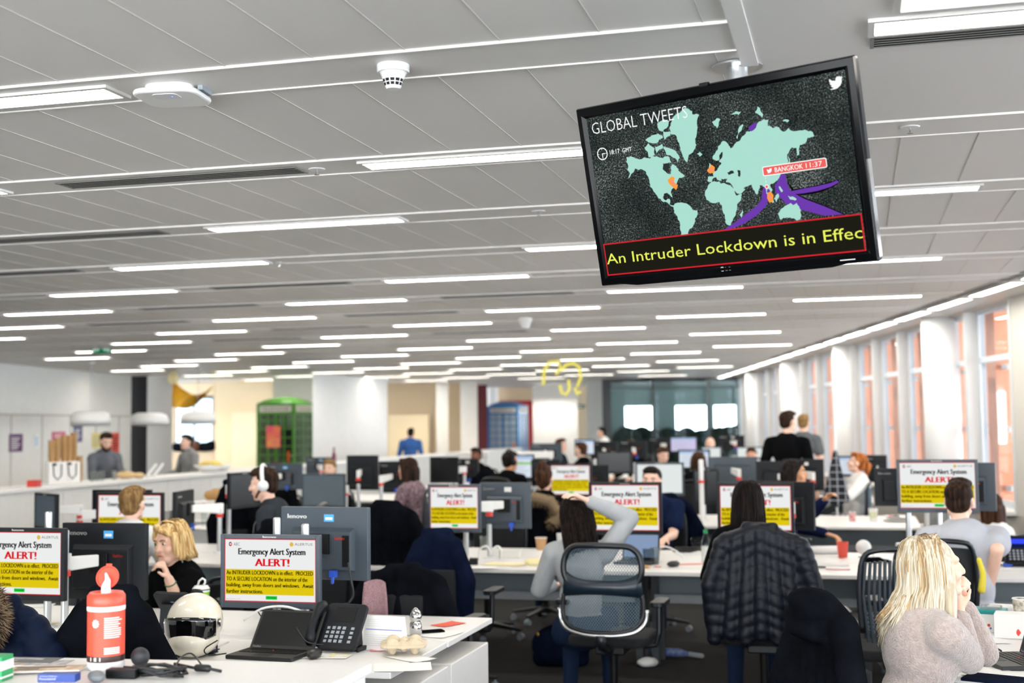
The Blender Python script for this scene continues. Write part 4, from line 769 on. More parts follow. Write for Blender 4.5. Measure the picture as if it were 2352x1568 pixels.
def person(label, px, py, dep, rz, pose='sit', fem=False, skin='mid', hair=('short', None), top=None, sleeve='long', bottom=None, lean=.06, head=(0, 0, 0), arms=(None, None), vox=.011, face=True, L=.3, chairk='plain', bulk=1.0, curl=.5, neckline=0, folds=.006, group=None, collar=None, hips=(0, 0)):
    hc = at(px, py, dep); A = math.radians(rz); RZ = Matrix.Rotation(A, 3, 'Z'); sc = 1.0
    Rh = rot3(*head)
    if pose == 'sit': dz = hc.z-1.26; P, B, Ch, N, Hz = [z+dz for z in (.585, .76, .97, 1.11, 1.26)]
    else: s_ = hc.z/1.635; sc = s_; P, B, Ch, N, Hz = [z*s_ for z in (.95, 1.13, 1.33, 1.475, 1.635)]; dz = 0
    Hc = Vector((0, lean+.035, Hz)); off = RZ @ Vector((Hc.x, Hc.y, 0)); root = Vector((hc.x-off.x, hc.y-off.y, 0))
    RM = Matrix.Translation(root) @ Matrix.Rotation(A, 4, 'Z'); inv = RM.inverted()
    sw = (.158 if fem else .185)*bulk*sc; w = (.9 if fem else 1)*bulk; I3 = Matrix.Identity(3); pr = []
    pr += [('ell', Vector((0, 0, P)), (.165*bulk, .125, .12), I3, 'hip'), ('ell', Vector((0, lean*.35, B)), (.138*w, .108*bulk, .17), I3, 'torso'), ('ell', Vector((0, lean*.75-.01, Ch)), (.158*w, .118*bulk, .19), I3, 'torso'), ('cap', Vector((-sw*.82, lean-.012, N-.055)), Vector((sw*.82, lean-.012, N-.055)), .058, .058, 'torso'), ('cap', Vector((-.05, lean-.01, N-.01)), Vector((.05, lean-.01, N-.01)), .055, .055, 'torso'),
           ('cap', Vector((0, lean-.005, N-.01)), Hc+Rh @ Vector((0, -.015, -.06)), .056 if not fem else .048, .052 if not fem else .045, 'neck')]
    if fem: pr += [('ell', Vector((s*.068, lean*.75+.075, Ch-.0)), (.062, .055, .06), I3, 'torso') for s in (-1, 1)]
    pr += head_prims(Hc, Rh, fem)
    kz = .56+dz*.5 if pose == 'sit' else .5*sc
    for s in (-1, 1):
        h = Vector((s*.09, 0, P-.02)); kn = Vector((s*.12, .43, kz)) if pose == 'sit' else Vector((s*.1, .02, kz)); an = Vector((s*.13, .42, .09)) if pose == 'sit' else Vector((s*.1, -.02, .09)); to = an+Vector((s*.02, .15, -.045))
        pr += [('cap', h, kn, .082, .056, 'thigh'), ('cap', kn, an, .053, .036, 'shin'), ('cap', an+Vector((0, -.03, -.045)), to, .036, .03, 'foot%d' % s)]
    hands = []
    for i, s in enumerate((-1, 1)):
        a = arms[i]; sh = Vector((s*sw, lean-.012, N-.065)); l1, l2 = .285*(.95 if fem else 1), .25*(.95 if fem else 1)
        if a is None: a = (s*.2, .36, P+.16) if pose == 'sit' else (s*.27*bulk, .06, P-.13)
        if a[0] == 'w':
            hd = inv @ a[1]
            if a[2] is not None:
                el = inv @ a[2]; v = (el-sh); 
                if v.length > .36: el = sh+v.normalized()*.36
                v = hd-el; hd = el+v.normalized()*min(v.length, .30)
            else: el, hd = ik(sh, hd, l1, l2, Vector((s*.7, -.3, -1)))
        else: el, hd = ik(sh, Vector(a), l1, l2, Vector((s*.6, -.5, -1)))
        pr += [('cap', sh, el, .052*bulk, .041, 'armU'), ('cap', el, hd, .04, .027, 'armF')]
        fd = (hd-el).normalized(); nn = Vector((0, 0, -1)) if abs(fd.z) < .75 else Vector((-s*.6, .8, 0)); hp = []; hand(hp, hd+fd*.01, fd, nn, -s, curl); pr += hp; hands.append((hd, el))
    mb = MB(); put(mb, pr); body = objm('person', blob(mb, vox, 3, None, 'person'), [SKINS[skin]], None, root, (0, 0, A)); tag(body, label, 'person', group)
    tb = top if top else BLKCLOTH; mb = MB(); regs = ['torso', 'hip'] + (['armU'] if sleeve != 'none' else []) + (['armF'] if sleeve == 'long' else [])
    e = .011
    for p in pr:
        if p[-1] not in regs: continue
        q = list(p)
        if p[0] == 'cap' and p[-1] == 'armU' and sleeve == 'short': q[2] = p[1].lerp(p[2], .62); q[4] = p[3]+.006
        if p[0] == 'cap' and p[-1] == 'armF' and sleeve == 'long': q[2] = p[1].lerp(p[2], .93)
        put(mb, [tuple(q)], e+(.006 if p[-1] in ('armF', 'armU') else 0))
    if collar: mb.cap(Vector((0, lean-.006, N-.005)), Vector((0, lean+.005, N+.05)), .064, .062)
    objm('top', blob(mb, max(.009, vox), 9, fold(folds, 26, len(label)), 'top'), [tb], body)
    mb = MB(); put(mb, pr, .013, ['hip', 'thigh', 'shin'])
    objm('trousers', blob(mb, max(.012, vox), 3, fold(.004, 30, 3), 'trousers'), [bottom or JEANS], body)
    for s in (-1, 1): mb = MB(); put(mb, pr, .01, ['foot%d' % s]); ob('shoe', mb, [SHOE], body, smooth=True)
    if hair[1] is not None:
        hm = hair_blob(hair[0], Hc, Rh, max(.007, vox*.8), L, fem)
        if hm: objm('hair', hm, [hair[1]], body)
    if face:
        def q(x, y, z): return Hc+Rh @ Vector((x, y, z))
        k = .94 if fem else 1; mb = MB(); 
        for s in (-1, 1): mb.ell(q(s*.031, .0765*k, .013), (.0145, .010, .0068), R=Rh); mb.ell(q(s*.031, .0832*k, .0128), (.0068, .005, .0064), 1, R=Rh)
        ob('eyes', mb, EYEM, body, smooth=True)
        mb = MB()
        for s in (-1, 1): mb.tube([q(s*.014, .090*k, .031), q(s*.032, .0895*k, .037), q(s*.05, .078*k, .032)], [.003, .0042, .002], 6)
        ob('eyebrows', mb, [hair[1] if hair[1] and hair[1] is not H_BLOND else H_FAIR], body)
        mb = MB(); mb.tube([q(-.022, .086*k, -.056), q(-.008, .0935*k, -.053), q(.008, .0935*k, -.053), q(.022, .086*k, -.056)], [.003, .0052, .0052, .003], 6); ob('lips', mb, [LIPM], body, smooth=True)
    body['_']=0; del body['_']
    if chairk and pose == 'sit':
        c = RM @ Vector((0, .1, 0)); ch = chair('dark task chair under the '+' '.join(label.split()[1:10]) if label.startswith('person') else label, c.x, c.y, A, chairk); ch.scale = (1, 1, max(.8, (P-.105)/.49))
    return dict(body=body, Hc=Hc, Rh=Rh, RM=RM, N=N, lean=lean, P=P, hands=hands, pr=pr)
def W(px, py, d): return at(px, py, d)
# ---- near people
p1 = person('person, blonde woman in an oatmeal fleece jumper resting her face on her hand', 2150, 1308, 4.85, -70, fem=True, skin='fair', hair=('short', None), top=mat('oatmeal fleece', 'b3a49d', .95, var=.12, vscale=45, bump=.9, bscale=130, spec=.1, sheen=.6), lean=.1, head=(-6, 6, 0), arms=(('w', W(2215, 1395, 5.0), W(2262, 1500, 5.0)), ('w', W(2203, 1418, 4.85), W(2228, 1515, 4.80))), vox=.0075, bulk=1.12, curl=1.3, face=False, chairk=None, collar=True, folds=.009)
p2 = person('person, short haired blonde woman in black with her hand at her mouth', 391, 1248, 7.36, 158, fem=True, skin='fair', hair=('bob', H_BLOND), top=BLKCLOTH, sleeve='short', lean=.22, head=(4, -8, 4), arms=(('w', W(388, 1330, 7.14), W(408, 1382, 7.2)), None), vox=.0065, curl=1.0, chairk='plain')
p5 = person('person, bearded man in white headphones and a dark grey top', 606, 1113, 9.5, 104, skin='fair', hair=('short', H_ASH), top=cloth('charcoal jersey', '34383d'), lean=.18, head=(0, -8, 0), vox=.0085, chairk='plain')
p15 = person('person, dark haired woman in grey stretching one arm over her head in the mesh chair', 1332, 1188, 7.95, 4, fem=True, skin='fair', hair=('long', H_DARK), top=cloth('light grey knit', 'a9abad', .05, .3), lean=.0, head=(-30, -10, -24), arms=((-.22, .30, .72), ('w', W(1352, 1150, 7.85), W(1446, 1190, 7.9))), vox=.008, chairk=None, curl=.35, L=.22)
p16 = person('person, man in a navy T-shirt half hidden by the monitor', 1497, 1106, 10.95, 176, skin='fair', hair=('crop', H_DARK), top=cloth('navy jersey', '16213c'), sleeve='short', lean=.05, arms=(('w', W(1518, 1243, 10.35), W(1546, 1228, 10.75)), None), vox=.009, bulk=1.08)
p17 = person('person, woman with long straight dark hair above the puffer jacket', 1719, 1152, 7.95, 0, fem=True, skin='mid', hair=('straight', H_DARK), top=BLKCLOTH, lean=.1, vox=.008, chairk=None, L=.26, face=False)
p22 = person('person, dark haired man in a pale grey T-shirt seen from behind', 2203, 1151, 7.75, 10, skin='fair', hair=('quiff', H_ASH), top=cloth('pale grey jersey', 'b9bbc2', .03, .25), sleeve='short', lean=.12, head=(-22, -6, 0), arms=((-.22, .40, .86), ('w', W(2276, 1338, 7.55), W(2290, 1262, 7.5))), vox=.008, bulk=1.12, chairk=None, folds=.008)
p4 = person('person, fair haired man in white seen from behind at the far left', 305, 1158, 9.0, 2, skin='fair', hair=('short', H_FAIR), top=cloth('white shirt', 'e4e4e4', .03), lean=.05, vox=.008, face=False)
p18 = person('person, dark haired woman in profile behind the near right monitors', 1826, 1088, 10.9, -98, fem=True, skin='tan', hair=('long', H_DARK), top=cloth('dark blue knit', '1a2140'), lean=.12, arms=(None, ('w', W(1892, 1150, 10.7), W(1868, 1175, 10.8))), vox=.009)
p19 = person('person, red haired woman in a white long sleeved top by the windows', 1968, 1064, 14.5, 88, fem=True, skin='fair', hair=('tail', H_RED), top=cloth('white knit', 'e8e6e3', .03), lean=-.12, head=(0, 14, 0), arms=(('w', W(1905, 1126, 14.2), W(1950, 1142, 14.15)), None), vox=.009, chairk='teal')
p14 = person('person, woman with brown hair piled up at the distant alert monitor', 1250, 1100, 11.5, 0, fem=True, skin='fair', hair=('bun', H_BROWN), top=BLKCLOTH, lean=.06, vox=.009, face=False)
p23 = person('person, woman with long brown hair in white beside the window desk', 2272, 1166, 10.4, 50, fem=True, skin='fair', hair=('long', H_BROWN), top=cloth('white blouse', 'efeeea', .03), lean=.1, vox=.01, L=.34)
p9 = person('person, long haired woman in a dotted top in the third row', 936, 1078, 13.1, 78, fem=True, skin='mid', hair=('long', H_ASH), top=mat('dotted cloth', '241a24', .9, col2='a0848c', vscale=70), lean=.1, vox=.011, chairk='ribbed')
p12 = person('person in black headphones and a black jacket, seated from behind', 1172, 1060, 16.0, -22, skin='tan', hair=('short', H_DARK), top=BLKCLOTH, vox=.012, face=False, bulk=1.1, head=(-20, 0, 0))
p20 = person('person, tall man in a black jumper standing by the windows', 1810, 969, 14.6, -14, 'stand', skin='fair', hair=('short', H_ASH), top=BLKCLOTH, vox=.011, bulk=1.02, face=False, head=(-25, 0, 0), arms=((-.31, .03, .95), (.29, .12, .98)))
p21 = person('person, man in a grey T-shirt standing beyond the man in black', 1846, 971, 18.4, -12, 'stand', skin='fair', hair=('short', H_FAIR), top=cloth('grey jersey', '5f6266'), sleeve='short', vox=.012, face=False)
p6 = person('person, bearded man in grey shirt working behind the long counter', 243, 1014, 17.9, -128, 'stand', skin='fair', hair=('quiff', H_ASH), top=cloth('slate shirt', '63666d'), lean=.12, head=(0, -22, 0), arms=((-.1, .42, 1.0), (.12, .42, 1.0)), vox=.011)
p7 = person('person, balding man in a grey jumper behind the long counter', 428, 1016, 20.4, 152, 'stand', skin='fair', hair=('short', H_DARK), top=cloth('mid grey jumper', '8a8a8a'), lean=.06, arms=((-.12, .3, .98), (.33, .28, 1.0)), vox=.012, collar=True)
p8 = person('person, man in a blue shirt walking away beyond the counter', 944, 995, 30.5, 4, 'stand', skin='tan', hair=('short', H_DARK), top=cloth('blue shirt', '3f66a6'), vox=.016, face=False, bulk=1.15)
for lab, px, py, d, rz, kw in (
 ('person, only a light brown fringe and forehead above the matte grey monitor', 757, 1078, 16.0, 178, dict(fem=True, hair=('short', H_FAIR), skin='fair', lean=.0)),
 ('person, only dark brown hair above the slate monitor behind the headphones', 633, 1084, 15.8, 180, dict(hair=('short', H_BROWN))),
 ('person, young man in a dark top by the white counter', 1093, 1047, 19.7, 165, dict(hair=('short', H_DARK), skin='brown')),
 ('person, distant man in a dark jacket by the white wall', 1289, 1023, 22.8, -100, dict(hair=('short', H_BROWN), skin='fair', top=cloth('dark suit', '20242c'))),
 ('person, distant woman with bare arm at the pale screen', 1334, 1034, 19.8, 70, dict(fem=True, hair=('short', H_BROWN), skin='fair', sleeve='short')),
 ('person, brown haired man looking down beyond the blank white monitor', 1523, 1046, 18.8, -150, dict(hair=('short', H_BROWN), skin='fair', head=(0, -15, 0))),
 ('person, brown haired woman facing the pale blue monitor', 1604, 1060, 15.7, 0, dict(fem=True, hair=('bob', H_BROWN), face=False)),
 ('person, bald man in a far row', 1631, 1020, 22.8, 180, dict(hair=('bald', None), skin='fair')),
 ('person, dark brown head left of the standing man in black', 1726, 1048, 18.6, 180, dict(hair=('short', H_BROWN))),
 ('person, fair haired woman far off in the middle of the room', 1452, 1027, 22.6, 150, dict(fem=True, hair=('bob', H_FAIR), skin='fair')),
 ('person in white with dark hair standing by the far glazed screen', 1382, 993, 29, 100, dict(pose='stand', fem=True, hair=('short', H_DARK), top=MATS['white knit'], skin='fair'))):
    pose = kw.pop('pose', 'sit'); person(lab, px, py, d, rz, pose, vox=.015, **kw)
# ---- blonde hair of the woman in the fleece: volume plus separate locks
def locks(P_, style_pts, n, mats, seed, r=.0042, wob=.012):
    rnd = random.Random(seed); mb = MB()
    for i in range(n):
        u = (i+rnd.random())/n; pts = style_pts(u, rnd); k = rnd.randrange(len(mats)); mb.tube(pts, [r*.8]+[r*rnd.uniform(.8, 1.3)]*(len(pts)-2)+[r*.25], 5, k, flat=.6)
    return mb
def add_locks(P, h, n, mats, seed, ln, amax, back=.03, e0=1.0, roots=False, side=0, r=.0042):
    c, R = P['Hc'], P['Rh']
    def q(x, y, z): return c+R @ Vector((x, y, z))
    def path(u, rnd):
        a = -amax+2*amax*u+rnd.uniform(-.05, .05); x0 = side+rnd.uniform(-.01, .01); yt = rnd.uniform(-.06, .07); L = rnd.uniform(*ln)
        sx, sy = math.sin(a), -math.cos(a); e = e0*rnd.uniform(.97, 1.06); bk = back*max(0, math.cos(a)); j = rnd.uniform(-.014, .014)
        pts = [q(x0, yt*.6-.02, .134), q(sx*.055*e, -.03+sy*.06*e+yt*.3, .118), q(sx*.088*e, -.03+sy*.1*e, .05), q(sx*.096*e, -.035+sy*.103*e, -.04)]
        if L > .14: pts.append(q(sx*.098*e+j*.4, -.05+sy*.09*e-bk*.4, -.1))
        return pts+[q(sx*.094*e+j, -.06+sy*.085*e-bk, -L)]
    def spline(u, rnd): return spl(path(u, rnd), 3)
    ob('hair_locks', locks(None, spline, n, mats[:2]+[mats[0]], seed, r), mats[:2]+[mats[0]], h, smooth=True)
    if roots:
        mb = MB(); rnd = random.Random(2)
        for i in range(110):
            a = -amax+2*amax*i/110; sx, sy = math.sin(a), -math.cos(a); k = rnd.uniform(.6, 1.05); mb.tube([q(0, -.02, .138), q(sx*.05*k, -.03+sy*.055*k, .1245), q(sx*.08*k, -.03+sy*.088*k, .125-.04*k)], [.004, .0045, .0008], 5, 0)
        ob('hair_roots', mb, [mats[2]], h, smooth=True)
def p1hair():
    c, R = p1['Hc'], p1['Rh']
    def q(x, y, z): return c+R @ Vector((x, y, z))
    mb = MB(); mb.ell(q(0, -.03, .045), (.087, .1, .086), R=R, nu=18, nv=12); mb.ell(q(0, -.055, -.02), (.082, .062, .09), R=R)
    for s in (-1, 1): mb.cap(q(s*.06, .02, .03), q(s*.087, .012, -.09), .03, .03); mb.cap(q(s*.087, .012, -.09), q(s*.1, .0, -.2), .03, .018); mb.cap(q(s*.05, -.06, -.02), q(s*.075, -.12, -.2), .05, .026)
    for x in (-.04, 0, .04): mb.cap(q(x, -.09, 0), q(x*1.2, -.165, -.2), .045, .025)
    mats = [hairmat('pale ash blonde', 'b5a88f', 'd9d0bf', 80), hairmat('honey blonde', '93795a', 'c0a67e', 80), hairmat('mouse brown root', '6a5240', 'a68a68', 80)]
    h = objm('hair', blob(mb, .008, 3, None, 'hair'), [mats[0]], p1['body'])
    add_locks(p1, h, 540, mats, 5, (.15, .27), 1.95, .1, 1.04, True)
p1hair()
# garment label tag at the nape
def hairof(P): return [o for o in P['body'].children if o.name.split('.')[0] == 'hair'][0]
add_locks(p2, hairof(p2), 200, [H_BLOND, hairmat('light blonde', 'c9a566', 'e3c893', 80), H_FAIR], 3, (.085, .115), 1.9, .0, 1.02, True, .02, .0036)
DK = [hairmat('black brown lock', '0d0908', '241a16', 80), hairmat('black lock', '090707', '171110', 80)]
add_locks(p15, hairof(p15), 160, DK, 6, (.2, .27), 2.2, .02); add_locks(p17, hairof(p17), 160, DK, 7, (.24, .3), 2.2, .02)
# beards
def beard(P, m=BEARDM, s=1):
    c, R = P['Hc'], P['Rh']; mb = MB(); q = lambda x, y, z: c+R @ Vector((x, y, z))
    for t in (-1, 1): mb.cap(q(t*.062, .015, -.03), q(t*.04, .058, -.078), .013, .02*s); mb.cap(q(t*.04, .058, -.078), q(0, .075, -.098), .02*s, .022*s); mb.cap(q(t*.022, .085, -.044), q(0, .096, -.04), .005, .005)
    objm('beard', blob(mb, .009, 2, None, 'beard'), [m], P['body'])
beard(p6, s=1.3); beard(p5, hairmat('short stubble', '4a3428', '7c5a46', 120), .7)
# white headphones, earphones, lanyard
def headphones(P, m, label, name='headphones'):
    t = thing(name, label, 'headphones'); t.matrix_world = P['RM'] @ Matrix.Translation(P['Hc']) @ P['Rh'].to_4x4()
    ob('headband', MB().tube([(.103*math.sin(a), -.015, .025+.123*math.cos(a)) for a in [-1.75+3.5*i/16 for i in range(17)]], .011, 8, flat=1.4), [m], t, smooth=True)
    for s in (-1, 1): ob('ear_cup', MB().lathe([(.0, -.012), (.036, -.012), (.042, 0), (.036, .02), (0, .026)], 20, 0, Matrix.Translation((s*.094, -.012, -.005)) @ Matrix.Rotation(s*PI/2, 4, 'Y'), cap=False), [m], t, smooth=True)
headphones(p5, WPLAS, 'white over-ear headphones worn by the bearded man in dark grey'); headphones(p12, BLACK, 'black over-ear headphones on the person in a black jacket')
N_ = p5['N']; l_ = p5['lean']; t = thing('lanyard', 'grey lanyard round the neck of the man in white headphones', 'lanyard'); t.matrix_world = p5['RM']
ob('ribbon', MB().tube([(.07, l_-.02, N_+.03), (.085, l_+.06, N_-.02), (.06, l_+.12, N_-.15), (.02, l_+.13, N_-.3)], .008, 6, flat=.3), [mat('grey ribbon', '9a9ca0', .6)], t, smooth=True)
c = p2['Hc']; t = thing('earphones', 'white wired earphones worn by the blonde woman in black', 'earphones'); t.matrix_world = p2['RM']; R = p2['Rh']; N_ = p2['N']
for s in (-1, 1): e = c+R @ Vector((s*.083, .01, -.01)); ob('earpiece', MB().ell(e, .008).tube([e, e+Vector((0, .004, -.03)), Vector((s*.07, .16, N_-.1)), Vector((s*.02, .2, N_-.25))], .0025, 6), [WPLAS], t, smooth=True)
hd, el = p2['hands'][0]; pt = hd.lerp(el, .18); ax = (el-hd).normalized()
t = tag(ob('bracelet', MB().tube([(.031*math.cos(a), .031*math.sin(a), 0) for a in [2*PI*i/16 for i in range(16)]], .0035, 6, close=True).ell((.031, 0, 0), .007), [mat('green thread', '2f6b4a', .7)]), 'thin green bracelet on the blonde woman in black', 'bracelet'); t.matrix_world = p2['RM'] @ Matrix.Translation(pt) @ ax.to_track_quat('Z', 'Y').to_matrix().to_4x4()
# ================================================================== chairs and the coats hung on them
def chair_at(label, px, py, d, rz, kind, fac=.3):                       # aims the chair back at the point
    p = at(px, py, d); A = math.radians(rz); c = p-Matrix.Rotation(A, 3, 'Z') @ Vector((0, -.3, 0)); return chair(label, c.x, c.y, A, kind, fac=fac)
chair_at('black task chair with a curved edge behind the man in pale grey', 2150, 1330, 7.38, 10, 'plain')
chair_at('black task chair under the coat behind the man in headphones', 538, 1150, 11.55, 10, 'hidden')
hero = chair_at('blue grey lattice mesh task chair with chrome side bars in the middle aisle', 1381, 1340, 7.52, -2, 'hero', .1)
chair_at('empty task chair with ribbed slate back behind the blonde woman in fleece', 2074, 1300, 6.95, 8, 'ribbed')
chair_at('black task chair on the far side of the second row, behind the slate monitor back', 1150, 1190, 10.9, 172, 'plain')
chair_at('black task chair under the bunched coat between the two near monitors', 640, 1262, 7.45, 0, 'hidden'); chair_at('black task chair with a round back beside the bunched coat', 722, 1235, 8.3, 12, 'plain'); chair_at('black task chair under the black and pink coats', 925, 1340, 6.97, -4, 'hidden'); chair_at('black task chair under the navy coat', 1003, 1300, 8.15, 0, 'hidden'); chair_at('black task chair under the wool coat behind the wipes tub', 258, 1430, 4.92, -3, 'hidden')
ch1 = p1['RM'] @ Vector((0, .08, 0)); chair('black task chair of the blonde woman in fleece, hidden by the coat', ch1.x, ch1.y, math.radians(-70), 'hidden')
ch17 = p17['RM'] @ Vector((0, .02, 0)); chair('task chair under the black puffer jacket', ch17.x+.08, ch17.y, 0, 'hidden', fac=.6)
def coat(label, px, py, d, rz, top, bot, w, wb, m, sleeves=True, hood=False, post=None, vox=.013, fur=None, name='coat', th=.05, lining=None, xyz=None, sag=.05):
    p = xyz if xyz is not None else at(px, py, d); t = thing(name, label, 'coat', (p.x, p.y, 0), math.radians(rz)); mb = MB()
    mb.cap((-w/2+.05, 0, top-sag-.03), (0, -.005, top-.04), .042, .052); mb.cap((0, -.005, top-.04), (w/2-.05, 0, top-sag-.03), .052, .042)
    n = 7
    for i in range(n):
        u = -1+2*i/(n-1); zt = top-.05-sag*abs(u); mb.cap((u*w*.43, -.02+.01*abs(u), zt), (u*wb*.46, -.05+.035*abs(u), bot+.03*(i % 2)+.04), .045, th*.75)
        if i not in (0, n-1): mb.cap((u*w*.4, .03, zt-.02), (u*w*.4, .06, top-.3), .03, .025)
    if sleeves:
        for s in (-1, 1): mb.cap((s*(w/2-.03), -.0, top-sag-.06), (s*(wb/2+.0), -.03, (top+bot)/2), .058, .055); mb.cap((s*(wb/2), -.03, (top+bot)/2), (s*(wb/2-.01), -.01, bot+.12), .055, .048)
    if hood: mb.ell((.01, -.05, top-.03), (.13, .085, .05)); mb.cap((-.11, -.07, top-.1), (.09, -.085, top-.06), .045, .04); mb.cap((-.06, -.09, top-.13), (.1, -.085, top-.14), .04, .035)
    else: mb.cap((-.08, .0, top-.02), (.08, .0, top-.02), .032, .032)
    objm('shell', blob(mb, vox, 4, post or fold(.012, 17, len(label)), 'shell'), [m], t)
    if lining: ob('lining', MB().add(*_shell(w*.36, w*.3, top-bot-.16, -.03, .012), 0, Matrix.Translation((lining[1], -.095, bot+.08))), [lining[0]], t, smooth=True)
    if fur:
        fm, pts, r, L = fur; rnd = random.Random(4); b = MB(); P_ = [Vector(q) for q in pts]; n = fm[1]
        for k in range(n):
            f = rnd.random()*(len(P_)-1); i = int(f); c = P_[i].lerp(P_[i+1], f-i); dv = Vector((rnd.gauss(0, 1), rnd.gauss(0, 1), rnd.gauss(0, 1))).normalized(); a = c+dv*r*.7; e = c+dv*(r+L*rnd.uniform(.5, 1))+Vector((0, 0, -L*.35)); s_ = dv.orthogonal().normalized()*.004
            b.add([a-s_, a+s_, e], [(0, 1, 2)], rnd.randrange(len(fm[0])))
        b.tube(P_, r, 10, 0); ob('fur_trim', b, fm[0], t)
    return t
FURM = [mat('fur brown', '5d4c3c', .95, spec=.05), mat('fur tan', '8d7a62', .95, spec=.05), mat('fur dark', '352a21', .95, spec=.05)]
QUILT = cloth('navy quilted nylon', '111a2e', .1, .1, 60, .55); PUFF = mat('black down nylon', '0c111b', .45, bump=.15, bscale=40, spec=.22)
def quilt(a, n):
    u, v = (a[:, 0]+a[:, 2])*21, (a[:, 0]-a[:, 2])*21; return a+n*(.013*(np.abs(np.sin(u*PI/2))*np.abs(np.sin(v*PI/2)))**.5+noise3(a, 14, 3)*.012)[:, None]
def puff(a, n):
    x = np.abs(a[:, 0]); ph = (a[:, 2]+.42*x*(x < .2)-.1*x*(x > .2)+noise3(a, 7, 2)*.03)/.066; return a+n*(.010*np.abs(np.sin(ph*PI))**.6*(.6+.5*noise3(a, 9, 8))+noise3(a, 14, 5)*.012-.004)[:, None]
coat('navy quilted coat with a brown fur hood on the chair at the far left edge', -16, 1440, 5.0, 6, 1.1, .45, .38, .64, QUILT, post=quilt, fur=((FURM, 6500), [(-.2, -.07, 1.10), (-.1, -.1, 1.15), (0, -.11, 1.15), (.06, -.12, 1.11), (.08, -.13, 1.04), (.05, -.14, .98)], .045, .045))
coat('black wool coat over the chair behind the red wipes tub', 258, 1430, 4.95, -3, 1.145, .5, .30, .56, BLKFAB, post=fold(.016, 13, 8))
coat('black coat and pink herringbone coat on the chair behind the near desk', 925, 1340, 7.0, -4, 1.0, .42, .46, .58, BLKFAB, lining=(mat('pink herringbone', 'b9969a', .9, col2='8f6f78', vscale=180), -.12), post=fold(.014, 14, 1))
coat('navy coat draped over a chair below the small alert monitor', 1003, 1300, 8.2, 0, 1.09, .45, .30, .42, NAVYFAB, post=fold(.014, 16, 6))
ph_ = ch17+Vector((.10, -.33, 0)); coat('glossy black puffer jacket hung over a task chair', 0, 0, 0, 0, 1.16, .46, .50, .60, PUFF, post=puff, vox=.011, name='puffer_jacket', th=.065, xyz=ph_, sag=.07)
pc = p1['RM'] @ Vector((-.02, -.30, 0)); coat('black hooded coat over the chair of the blonde woman in fleece', 0, 0, 0, -62, 1.11, .3, .38, .6, BLKFAB, hood=True, post=fold(.014, 12, 4), xyz=pc)
pc = p14['RM'] @ Vector((.03, -.3, 0)); coat('black coat with a tan fur hood behind the woman with brown bun', 0, 0, 0, 0, 1.10, .5, .34, .42, BLKFAB, xyz=pc, fur=((FURM[1:2]+FURM[:1], 1400), [(-.2, -.04, 1.0), (-.13, -.07, 1.09), (0, -.08, 1.12), (.13, -.07, 1.09), (.2, -.05, .98), (.15, -.08, .9)], .05, .04))
coat('black coat bunched on the chair between the two near monitors', 638, 1262, 7.46, 0, 1.21, .44, .28, .42, BLKFAB, sleeves=False)
coat('black coat behind the man in white headphones', 538, 1150, 11.6, 10, 1.28, .5, .22, .4, BLKFAB)
coat('long black coats on the chair left of the small alert monitor', 890, 1200, 9.4, 0, 1.2, .45, .42, .6, BLKFAB, post=fold(.018, 11, 5))
pc = p16['RM'] @ Vector((-.02, -.3, 0)); coat('dark navy coat on the chair of the man in the navy T-shirt', 0, 0, 0, 176, 1.12, .5, .46, .6, NAVYFAB, xyz=pc)
pc = p12['RM'] @ Vector((-.46, .2, 0)); coat('black coat over the chair left of the person in black headphones', 0, 0, 0, 0, 1.17, .5, .36, .48, BLKFAB, xyz=pc)
t = thing('plaid_shirt', 'black and grey plaid shirt hung up beside the red haired woman', 'shirt', at(1920, 1080, 13.8)); t.location.z = 0
mb = MB(); z0 = 1.42
for i in range(5): u = -1+i/2; mb.cap((0, 0, z0), (u*.11, .02*(i % 2), .86+.04*abs(u)), .02, .035)
def plaid():
    m = mat('plaid cloth', '14171d', .9); nt = m.node_tree; p = nt.nodes['Principled BSDF']; tc = nt.nodes.new('ShaderNodeTexCoord'); k = nt.nodes.new('ShaderNodeTexBrick'); mp = nt.nodes.new('ShaderNodeMapping'); mp.inputs['Rotation'].default_value = (PI/2, 0, 0)
    mp.inputs['Rotation'].default_value = (PI/2, .45, 0); k.offset = 0; k.inputs['Scale'].default_value = 1; k.inputs['Brick Width'].default_value = .075; k.inputs['Row Height'].default_value = .075; k.inputs['Mortar Size'].default_value = .006
    k.inputs['Color1'].default_value = k.inputs['Color2'].default_value = (*lin('14171d'), 1); k.inputs['Mortar'].default_value = (*lin('8d929c'), 1)
    nt.links.new(tc.outputs['Object'], mp.inputs[0]); nt.links.new(mp.outputs[0], k.inputs['Vector']); nt.links.new(k.outputs['Color'], p.inputs['Base Color']); return m
objm('cloth', blob(mb, .012, 3, fold(.01, 20, 2), 'cloth'), [plaid()], t); ob('hanging_pole', MB().lathe([(.012, 0), (.012, 1.75), (.016, 1.76)], 12), [WPLAS], t, (.0, .06, 0))
